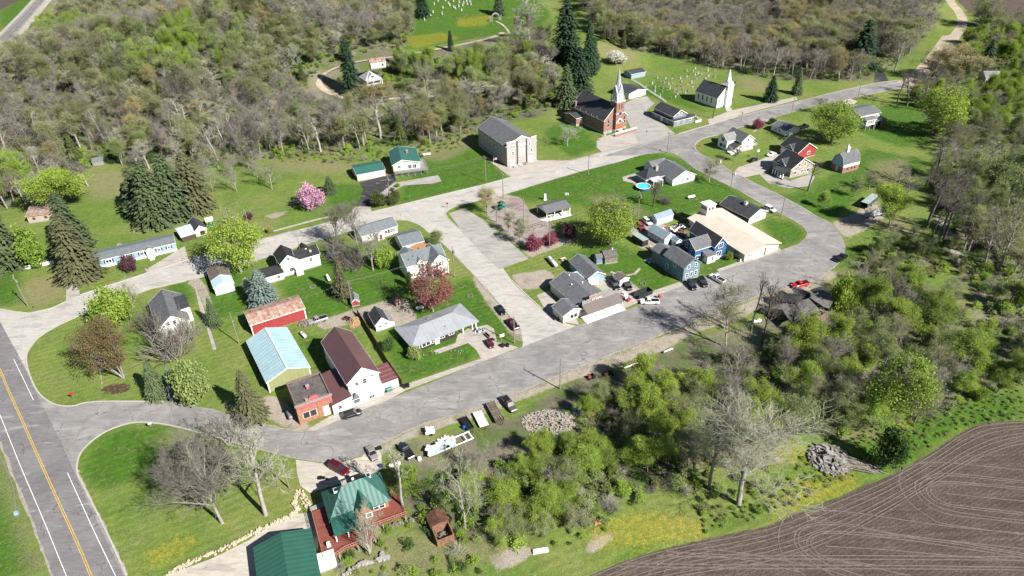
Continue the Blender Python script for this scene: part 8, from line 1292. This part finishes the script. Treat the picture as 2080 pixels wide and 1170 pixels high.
# ---------------- playground
def pole_obj(name, pts, r_, m, label, cat, par=None):
    b = MB(); [b.tube(q, r_, 5) for q in pts]; x = b.build(name, m, par); 
    if par is None: tag(x, label, cat)
    return x
SWR = mat('dark_red_paint', (.20, .06, .06), .6, .1); s0, s1 = P(1055, 476), P(1108, 461); d = (s1-s0)[:2]; L_ = float(np.linalg.norm(d)); d /= L_; sr = R.__new__(R); sr.ax = d; sr.ay = np.array([-d[1], d[0]]); sr.o = s0[:2]; sr.L = L_; sr.D = 0; sr.z = 0; o = empty('swing_set', s0, sr.ang, 'long dark red swing frame on the wood chips', 'swing set')
b = MB(); b.tube([sr.w(0, 0, 2.5), sr.w(L_, 0, 2.5)], .09, 6)
for k in range(3): [b.tube([sr.w(L_*k/2, 0, 2.5), sr.w(L_*k/2, y, 0)], .06, 5) for y in (-.9, .9)]
b.build('frame', SWR, o)
for k in range(4): x = L_*(.14+.24*k); b = MB(); [b.tube([sr.w(x+q, 0, 2.45), sr.w(x+q, .1, .6)], .02, 4) for q in (-.22, .22)]; b.box(sr.w(x, .1, .55), .5, .22, .06, sr.ang); b.build('swing_seat', BLK, o)
r = frame_of((1028, 424), (1013, 428)); o = empty('play_tower', r.w(r.L/2, 0, 0), r.ang, 'dark green play tower with a slide and canopy', 'play tower'); b = MB(); [b.tube([r.w(x, y, 0), r.w(x, y, 3.0)], .08, 5) for x in (.2, 2.2) for y in (-1, 1)]; b.box(r.w(1.2, 0, 1.2), 2.2, 2.2, .12, r.ang); b.build('frame', COPP, o); b = MB(); b.box(r.w(1.2, 0, 2.9), 2.5, 2.5, .9, r.ang, top=.1); b.box(r.w(1.2, 1.05, 1.3), 2.0, .08, .8, r.ang); b.build('canopy', mat('dark_green_plastic', (.015, .09, .06), .5, .1), o); b = MB(); b.prism([r.w(-.1, -.3, 1.3), r.w(-3.0, -.3, .25), r.w(-3.0, .3, .25), r.w(-.1, .3, 1.3)], (0, 0, 0), (0, 0, .08)); b.build('slide', COPP, o)
r = frame_of((1058, 418), (1040, 424)); o = empty('climbing_frame', r.w(r.L/2, 0, 0), r.ang, 'pinkish climbing bars on the playground', 'climbing frame'); PK = mat('faded_pink_paint', (.42, .20, .24), .6, .1); b = MB()
for k in range(5): [b.tube([r.w(k*1.1, y, 0), r.w(k*1.1, y, 2.4)], .05, 5) for y in (-1.2, 1.2)]; b.tube([r.w(k*1.1, -1.2, 2.4), r.w(k*1.1, 1.2, 2.4)], .05, 5)
[b.tube([r.w(0, y, 2.4), r.w(4.4, y, 2.4)], .05, 5) for y in (-1.2, -.4, .4, 1.2)]; b.build('bars', PK, o); b = MB(); [b.tube([r.w(1.2+q, -3.5, 0), r.w(1.2+q, -3.5, 2.2)], .06, 5) for q in (0, .8, 1.6)]; b.tube([r.w(1.2, -3.5, 2.2), r.w(2.8, -3.5, 2.2)], .06, 5); b.build('chin_up_bar', PK, o)
# picnic tables, benches
def table(u, v, ang, label, m=WHITE, group=None):
    X = P(u, v); r = R.__new__(R); r.ax = np.array([math.cos(ang), math.sin(ang)]); r.ay = np.array([-r.ax[1], r.ax[0]]); r.o = X[:2]; r.z = float(X[2])+.08; r.L = 1.8; r.D = 0; o = empty('picnic_table', X, ang, label, 'picnic table', group)
    b = MB(); b.box(r.w(0, 0, .72), 1.8, .8, .06, ang); b.build('table_top', m, o)
    for y in (-.75, .75): b = MB(); b.box(r.w(0, y, .42), 1.8, .28, .05, ang); b.build('bench_seat', m, o)
    b = MB(); [b.box(r.w(x, 0, 0), .08, 1.5, .42, ang, topy=.6) for x in (-.7, .7)]; b.build('leg_frame', m, o)
A27 = math.radians(27.5)
for u, v, lb in ((1118, 441, 'white picnic table at the left under the pavilion'), (1130, 440, 'second white picnic table under the pavilion'), (1142, 436, 'third white picnic table under the pavilion'), (1151, 434, 'rightmost picnic table under the pavilion'), (1144, 529, 'light wooden picnic table on the lawn by the store'), (1047, 340, 'white picnic table before the grey hall, left one'), (1057, 337, 'white picnic table before the grey hall, right one')): table(u, v, A27, lb, WHITE if 'wooden' not in lb else TAN)
def bench(u, v, ang, label, m):
    X = P(u, v); r = R.__new__(R); r.ax = np.array([math.cos(ang), math.sin(ang)]); r.ay = np.array([-r.ax[1], r.ax[0]]); r.o = X[:2]; r.z = .08; o = empty('park_bench', X, ang, label, 'bench')
    b = MB(); b.box(r.w(0, 0, .42), 2.2, .5, .07, ang); b.build('seat', m, o); b = MB(); b.box(r.w(0, .25, .5), 2.2, .07, .5, ang); b.build('backrest', m, o)
    for x in (-.9, .9): b = MB(); b.box(r.w(x, 0, 0), .08, .45, .42, ang); b.build('leg', BLK, o)
bench(1140, 651, -.15, 'dark brown bench on the pad beside the store', OLDB); bench(1065, 335, A27, 'dark bench against the hall front', OLDW); bench(989, 684, -1.0, 'brown slatted bench beside the ranch driveway', OLDB)
b = MB(); X = P(1107, 406); b.box(X, 1.3, 1.0, .25, A27); b.box((X[0], X[1], X[2]+.25), .8, .5, 2.2, A27, top=.9); tag(b.build('memorial_stone', WHITE), 'white upright memorial stone on the park lawn', 'memorial')
b = MB(); X = P(1148, 397); [b.box((X[0]+.6*k, X[1], X[2]), .16, .16, 1.1+.2*(k % 2)) for k in range(3)]; b.box((X[0]+.6, X[1], X[2]+.5), 1.3, .1, .2); tag(b.build('lawn_sign', WHITE), 'small white post group on the park lawn', 'sign')
# pool
X = P(1307, 378, 1.2); o = empty('swimming_pool', (X[0], X[1], 0), 0, 'round above ground swimming pool with turquoise water', 'pool'); b = MB(); pr = 2.75; b.lathe((X[0], X[1], 0), [(pr, 0), (pr, 1.25), (pr-.12, 1.25), (pr-.12, .2), (pr, 0)], 28, cap=False); b.build('pool_wall', mat('pool_wall_blue', (.05, .12, .18), .5, .1), o); b = MB(); b.lathe((X[0], X[1], 1.02), [(pr-.13, 0), (pr-.13, .03)], 28); b.build('water', mat('pool_cover', (.05, .55, .80), .25, .06, .5), o); b = MB(); b.lathe((X[0], X[1], 1.24), [(pr+.12, 0), (pr+.12, .07), (pr-.2, .07), (pr-.2, 0), (pr+.12, 0)], 28, cap=False); b.build('rim', TRIMW, o)
sheet('patio', [(1264, 360), (1290, 352), (1300, 362), (1325, 370), (1322, 382), (1300, 384), (1285, 372), (1266, 368)], m_court, .08, 'paved terrace beside the pool')
for k, (u, v) in enumerate(((1294, 362), (1300, 358), (1280, 364))): X = P(u, v); b = MB(); b.box((X[0], X[1], .1), .7, .7, .4, .5*k); b.box((X[0], X[1]+.3, .5), .7, .1, .6, .5*k); tag(b.build('patio_chair', WHITE if k < 2 else OLDB), ['white patio chair nearest the pool', 'white patio chair by the house wall', 'brown patio seat at the terrace corner'][k], 'chair')
# ---------------- fences and walls
def fence(pts, h, m, label, name='board_fence', gap=.02, cat='fence', w=.14, dens=.16):
    X = [P(*q) for q in pts]; o = empty(name, X[0], 0, label, cat); b = MB(); pb = MB()
    for a, e in zip(X[:-1], X[1:]):
        L_ = np.linalg.norm((e-a)[:2]); n = max(1, int(L_/dens)); d = (e-a)/n; an = math.atan2(d[1], d[0])
        for k in range(n): c = a+d*(k+.5); b.box(tuple(c), dens-gap, .04, h+.03*math.sin(k*1.7), an)
        for k in range(max(2, int(L_/2.4))+1): c = a+(e-a)*k/max(2, int(L_/2.4)); pb.box((c[0]-.1*math.sin(an), c[1]+.1*math.cos(an), c[2]), .12, .12, h+.05, an)
    b.build('boards', m, o); pb.build('posts', m, o)
fence([(726, 638), (745, 668), (766, 703), (786, 738), (817, 783)], 2.0, mat('brown_fence', (.17, .085, .05), .9, .2, 2), 'tall brown board fence between the two yards'); fence([(1282, 163), (1300, 173), (1318, 186), (1340, 200), (1352, 208)], 1.1, WHITE, 'white picket fence beside the churchyard', 'picket_fence', .14, dens=.3); fence([(1412, 238), (1424, 247), (1412, 250)], 1.3, WHITE, 'short white picket fence at the cottage corner', 'picket_fence', .1, dens=.28); fence([(1366, 437), (1375, 445), (1392, 455)], 2.0, OLDB, 'dark board fence behind the junk yard shed'); fence([(52, 547), (78, 541)], 1.2, WHITE, 'white panel fence below the bright cedar', 'panel_fence'); fence([(84, 541), (110, 535)], 1.2, WHITE, 'second white panel fence below the tall spruce', 'panel_fence'); fence([(1475, 500), (1487, 508)], 2.0, REDW, 'short red board fence beside the royal blue house')
def rubble(poly_pts, n, smin, smax, m, label, name, cat, h=.5, kind=None, long=1.0):
    b = MB(); q = [P(*p) for p in poly_pts]
    for _ in range(n):
        k = rnd.random()*(len(q)-1); i = int(k); c = q[i]+(q[i+1]-q[i])*(k-i)+np.array([rnd.gauss(0, h*.6), rnd.gauss(0, h*.6), 0]); s = rnd.uniform(smin, smax); b.box((c[0], c[1], c[2]+rnd.random()*h*.6), s*long, s*.8, s*.6, rnd.uniform(0, 3), top=.75)
    return tag(b.build(name, m), label, cat, kind=kind)
LIME = mat('limestone', (.58, .48, .35), .9, .15, 1.5)
rubble([(605, 1000), (598, 1020), (605, 1035), (590, 1050), (560, 1062), (520, 1082), (470, 1108), (430, 1125), (385, 1145), (345, 1165)], 420, .22, .5, LIME, 'curving dry stone retaining wall of cream limestone', 'stone_wall', 'wall', .45); rubble([(612, 1000), (622, 1020), (628, 1035)], 60, .25, .5, LIME, 'short cream stone wall at the steps', 'stone_wall', 'wall', .6)
rubble([(182, 638), (188, 665), (194, 700), (202, 745), (208, 790)], 130, .2, .4, mat('edge_stone', (.33, .31, .24), .9, .2, 2), 'line of small stones edging the triangular lawn', 'stone_edging', 'edging', .15)
rubble([(690, 1172), (730, 1150), (780, 1135), (778, 1128)], 60, .5, 1.0, FOUND, 'grey stone terrace wall below the red deck', 'stone_wall', 'wall', .4); rubble([(790, 1072), (830, 1060), (870, 1050)], 40, .4, .8, OLDW, 'weathered timber edge of the garden path', 'timber_edging', 'edging', .3)
b = MB(); q0, q1 = P(660, 1112), P(780, 1120); 
# woodpile, junk piles
WOOD2 = mat('split_wood', (.50, .33, .18), .9, .25, 2.5)
def heap(u, v, rx, ry, n, m, label, name, cat, zmax=1.2, smin=.3, smax=.7, long=1.6, kind='stuff'):
    c = P(u, v); b = MB(); k_ = ppm(c); 
    for _ in range(n):
        a = rnd.uniform(0, 6.28); f = math.sqrt(rnd.random()); x, y = f*rx*math.cos(a), f*ry*math.sin(a); s = rnd.uniform(smin, smax); z = c[2]+zmax*(1-f)*rnd.random(); b.box((c[0]+x, c[1]+y, z), s*long, s*.5, s*.5, rnd.uniform(0, 3.1), i=rnd.randrange(len(m)) if isinstance(m, list) else 0)
    return tag(b.build(name, m), label, cat, kind=None if kind is None else kind)
heap(722, 655, 1.8, 2.8, 260, WOOD2, 'heap of split orange firewood beside the board fence', 'firewood_pile', 'firewood pile', 1.4, .25, .5, kind=None)
CONC = mat('broken_concrete', (.40, .39, .38), .9, .25, 2); heap(1685, 935, 4.2, 4.4, 330, [CONC, OLDW], 'heap of broken concrete and old timber at the field edge', 'rubble_heap', 'rubble heap', 2.4, .5, 1.1, 1.5, kind=None)
b = MB(); X = P(1720, 940); [b.tube([(X[0]-2+rnd.uniform(-.5, .5), X[1]+rnd.uniform(-1.8, 2), .5+rnd.random()), (X[0]+5+rnd.uniform(-1, 2), X[1]-2+rnd.uniform(-1.5, 1), .3)], .14, 5) for _ in range(14)]; tag(b.build('timber_stack', OLDW), 'scattered grey beams beside the rubble heap', 'timber')
heap(1115, 858, 6.5, 4.2, 900, [mat('pale_soil', (.50, .43, .36), .95, .2, 2), mat('pale_soil', 'ffffff'), CONC], 'mound of pale rubble and soil below the street verge', 'rubble_mound', 'rubble mound', .9, .15, .42, kind=None); heap(1178, 835, 1.8, 1.6, 60, CONC, 'small grey rubble pile beside the pale mound', 'rubble_pile', 'rubble pile', .8, .4, .8, kind=None)
b = MB(); X = P(1205, 870); [b.tube([(X[0]+rnd.uniform(-2, 2), X[1]+3+rnd.uniform(-1, 1), .4), (X[0]+rnd.uniform(-1, 4), X[1]-4+rnd.uniform(-2, 2), .2)], .09, 4) for _ in range(22)]; tag(b.build('branch_pile', mat('grey_sticks', (.36, .32, .28), .9, .2)), 'pile of long grey branches in the thicket', 'branch pile')
heap(1365, 475, 4.5, 4.5, 160, [OLDW, WHITE, RED, BLK, mat('rust_metal', (.30, .12, .06), .8, .2)], 'jumble of junk between the sheds and blue house', 'junk_pile', 'junk pile', .7, .4, 1.1, kind=None)
heap(1385, 462, 3.0, 2.5, 60, [OLDW, WHITE, BLK], 'smaller junk heap beside the cream hall wall', 'junk_pile', 'junk pile', .6, .4, 1.0, kind=None)
heap(1322, 530, 2.2, 1.4, 60, [FOUND, WHITE, OLDW], 'rock garden with white ornaments behind the slate blue house', 'rock_garden', 'rock garden', .5, .3, .6, kind=None)
heap(1000, 640, .1, .1, 1, BLK, 'x', 'tmp_', 'x'); bpy.data.objects.remove(bpy.data.objects['tmp_'])
heap(625, 658, 2.5, 1.2, 30, OLDW, 'stack of old boards beside the silver pickup', 'board_stack', 'board stack', .5, .4, .9, 2.2, kind=None)
heap(703, 648, 1.0, .8, 25, [BLK, REDW], 'dark oddments next to the firewood', 'junk_pile', 'junk pile', .8, .3, .6, kind=None)
heap(703, 706, 1.6, 1.4, 40, OLDW, 'grey scrap wood heap beside the brown roofed house', 'scrap_heap', 'scrap heap', .8, .3, .8, kind=None)
for u, v, n, lb in ((870, 718, 26, 'flower bed and pots along the ranch house wall'), (928, 715, 30, 'small round flower bed in the ranch lawn')): heap(u, v, 3.0 if n == 26 else 2.2, .8, n, [FOUND, mat('garden_green', (.08, .15, .03), .9, .3), REDW], lb, 'flower_bed', 'flower bed', .4, .2, .4, 1, kind=None)
heap(972, 672, 1.6, 1.0, 26, [WHITE, BLK, BLUE], 'oddments stored beside the carport', 'junk_pile', 'junk pile', .7, .3, .6, kind=None)
# camper frame and tarps in the verge row
r = frame_of((958, 888), (868, 925)); o = empty('trailer_frame', r.w(r.L/2, 0, 0), r.ang, 'stripped white caravan frame heaped with pale scrap', 'trailer'); b = MB(); [b.box(r.w(r.L/2, y, .7), r.L, .2, .25, r.ang) for y in (-1.2, 1.2)]; [b.box(r.w(r.L*x, 0, .7), .2, 2.4, .2, r.ang) for x in (.02, .3, .6, .85, .98)]; b.build('frame', WHITE, o)
b = MB(); [b.box(r.w(r.L*rnd.uniform(.02, .55), rnd.uniform(-1, 1), .9+rnd.random()*.4), rnd.uniform(.6, 1.8), rnd.uniform(.4, 1.2), .15, rnd.uniform(0, 3), rnd.randrange(2)) for _ in range(36)]; b.build('scrap_load', [WHITE, mat('pale_blue_sheet', (.45, .55, .62), .6, .1)], o)
for k, (u, v, lb) in enumerate(((893, 906, 'stack of weathered boards in front of the caravan frame'), (908, 896, 'pile of pale planks beside the caravan frame'))): heap(u, v, 1.6, .8, 20, OLDW if k == 0 else WHITE, lb, 'board_stack', 'board stack', .4, .5, 1.0, 2.5, kind=None)
X = P(943, 872); b = MB(); b.lathe(X, [(.35, 0), (.38, .3), (.35, 1.0), (.3, 1.05)], 12); tag(b.build('barrel', mat('blue_plastic', (.01, .12, .45), .5, .05)), 'bright blue barrel beside the dark trailer', 'barrel')
X = P(852, 934); b = MB(); b.lathe(X, [(.45, 0), (.5, .4), (.4, .8), (.1, .95)], 12); tag(b.build('drum', WHITE), 'white drum at the end of the caravan frame', 'drum')
X = P(774, 948); b = MB(); b.box(X, .9, .6, .7, .4, top=.9); tag(b.build('storage_tub', mat('indigo_plastic', (.04, .05, .20), .5, .1)), 'dark blue tub at the gravel corner', 'tub')
X = P(768, 911); b = MB(); b.box(X, 1.6, 1.1, .2, .4); tag(b.build('black_mat', BLK), 'black sheet lying beside the champagne sedan', 'sheet')
X = P(1339, 606); b = MB(); b.lathe(X, [(.45, 0), (.5, .5), (.45, 1.2), (.2, 1.4)], 12); tag(b.build('barrel', RED), 'red round object behind the white pickup', 'barrel')
for u, v, lb in ((1000, 700, 'x'), (1021, 705, 'left black bin at the ranch driveway'), (1031, 704, 'right black bin at the ranch driveway'), (822, 788, 'left black bin on the sidewalk'), (829, 786, 'right black bin on the sidewalk')):
    if lb != 'x': X = P(u, v); o = empty('wheelie_bin', X, .4, lb, 'bin'); b = MB(); b.box(X, .6, .7, 1.0, .4, top=1.15); b.build('body', BLK, o); b = MB(); b.box((X[0], X[1], X[2]+1.0), .75, .85, .08, .4); b.build('lid', BLK, o)
# guard rails / white pipes
for p, q, lb in (((1267, 752), (1324, 729), 'long white pipe rail at the street verge'), ((1348, 719), (1366, 712), 'short white pipe rail at the street verge')):
    a, e = P(*p), P(*q); o = empty('pipe_rail', a, 0, lb, 'rail'); b = MB(); b.tube([(a[0], a[1], .7), (e[0], e[1], .7)], .2, 8); b.build('pipe', WHITE, o); b = MB(); n = 4; [b.box(tuple((a+(e-a)*k/(n-1))*np.array([1, 1, 0])), .2, .2, .6) for k in range(n)]; b.build('rail_posts', METAL, o)
# guard rail at the highway
pts = [(-8, 900), (2, 930), (18, 965), (30, 1000), (35, 1045)]; X = drape(pts, 4); o = empty('guard_rail', X[0], 0, 'curved metal guard rail beside the highway shoulder', 'guard rail'); b = MB(); b.tube([(p[0], p[1], .65) for p in X], .14, 5); b.build('rail_beam', METAL, o); b = MB(); [b.box((p[0], p[1], 0), .15, .15, .65) for p in X[::3]]; b.build('rail_posts', OLDB, o); b = MB(); p = X[-1]; b.box((p[0], p[1], .1), .8, .7, .8, .3, top=.8); b.build('end_terminal', PBLU, o)
# fire pits, satellite, flags
for u, v, lb in ((955, 602, 'round stone fire pit on the lawn behind the ranch house'), (1306, 577, 'round stone fire pit on the lawn beside the slate blue house'), (635, 583, 'small ring of stones on the lawn of the black roofed house'), (276, 471, 'small stone ring on the lawn above the mobile home')): X = P(u, v); b = MB(); [b.box((X[0]+.8*math.cos(a), X[1]+.8*math.sin(a), X[2]), .4, .3, .3, a, top=.8) for a in np.arange(0, 6.28, .6)]; tag(b.build('fire_pit', OLDW), lb, 'fire pit')
def flag(u, v, h, label, ang=.3, arm=True):
    X = P(u, v); o = empty('flagpole', X, 0, label, 'flag'); b = MB(); b.tube([X, (X[0], X[1], X[2]+h)], .05, 5); b.build('pole', WHITE, o); rw = MB()
    for k in range(7): rw.box((X[0]+.75, X[1], X[2]+h-1.1+.14*k), 1.4, .03, .14, 0, i=k % 2)
    rw.box((X[0]+.33, X[1]-.002, X[2]+h-.68), .56, .04, .56, 0, i=2); rw.build('flag_cloth', [SRD, WHITE, mat('flag_blue', (.02, .04, .2), .7, .05)], o)
flag(1003, 335, 3.4, 'striped flag beside the side wall of the grey hall'); flag(1224, 288, 3.6, 'striped flag before the brick church')
# basketball hoops
for u, v, h, lb in ((1537, 321, 3.2, 'basketball hoop beside the black car'), (1019, 700, 3.2, 'basketball hoop beside the ranch driveway')):
    X = P(u, v); o = empty('basketball_hoop', X, 0, lb, 'basketball hoop'); b = MB(); b.tube([X, (X[0], X[1], X[2]+h)], .07, 6); b.box(X, .8, .6, .25, .3); b.build('post', METAL if '1019' in str(u) else BLK, o); b = MB(); b.box((X[0]+.2, X[1]-.1, X[2]+h-.4), 1.3, .06, .9, .4); b.build('backboard', WHITE, o); b = MB(); b.lathe((X[0]+.35, X[1]-.4, X[2]+h-.3), [(.23, 0), (.25, .03), (.23, .03)], 10); b.build('rim', SRD, o)
# rusty hut below the brick house
r = R((889, 1112), (933, 1095), (878, 1060), 0, (0, 0)); r.D = min(r.D, 8); H = house('derelict_shed', 'derelict rusty roofless shed beside the silvery white tree', 'shed', r); r.L = 3.6; r.D = 6.5
b = MB(); t_ = .2; [b.prism([r.w(x, y, 0) for x, y in q], (0, 0, 0), (0, 0, h)) for q, h in ((((0, 0), (r.L, 0), (r.L, t_), (0, t_)), 1.9), (((0, t_), (t_, t_), (t_, r.D), (0, r.D)), 2.2), (((r.L-t_, t_), (r.L, t_), (r.L, r.D), (r.L-t_, r.D)), 2.2), (((t_, r.D*.5), (r.L-t_, r.D*.5), (r.L-t_, r.D*.5+t_), (t_, r.D*.5+t_)), 2.5))]; b.build('wall', mat('orange_rust_boards', (.28, .15, .095), .9, .3, 1.5), H)
b = MB(); slab(b, r, [(-.2, r.D*.5, 2.2), (r.L/2, r.D*.5, 3.1), (r.L/2, r.D+.2, 3.1), (-.2, r.D+.2, 2.2)]); slab(b, r, [(r.L+.2, r.D*.5, 2.2), (r.L/2, r.D*.5, 3.1), (r.L/2, r.D+.2, 3.1), (r.L+.2, r.D+.2, 2.2)]); b.build('roof', mat('dark_rust_roof', (.13, .06, .04), .9, .35, 1.2), H); b = MB(); [b.box(r.w(rnd.uniform(.5, 3), rnd.uniform(.5, 3), rnd.random()), rnd.uniform(.5, 1.5), .2, .15, rnd.uniform(0, 3)) for _ in range(16)]; b.build('fallen_timber', OLDW, H)
b = MB(); X = P(1213, 1062); b.box(X, 1.6, 1.1, .6, .3, top=.7); tag(b.build('clay_block', mat('orange_clay', (.50, .22, .11), .9, .2)), 'lump of orange clay or brick at the thicket edge', 'rubble')
b = MB(); X = P(1098, 1120); b.box(X, 3.2, .9, .5, .15, top=.9); tag(b.build('concrete_slab', WHITE), 'long white slab lying by the bottom path', 'slab')
b = MB(); X = P(1638, 818); b.box(X, 1.4, .9, .5, .9, top=.8); tag(b.build('cart', mat('rust_metal', '888888')), 'small rusty cart in the green grass', 'cart')
b = MB(); X = P(230, 795)
heap(236, 790, 3.6, 2.0, 300, mat('dark_mulch', (.10, .055, .04), .95, .25, 2), 'oval bed of dark brown mulch near the junction', 'mulch_bed', 'mulch bed', .25, .2, .4, 1.2, kind='stuff')
b = MB(); X = P(80, 520); 
for u, v, lb in ((448, 700, 'x'),): pass
for (u, v), lb in (((377+3, 640), 'x'),): pass
print('objects', len(bpy.data.objects))
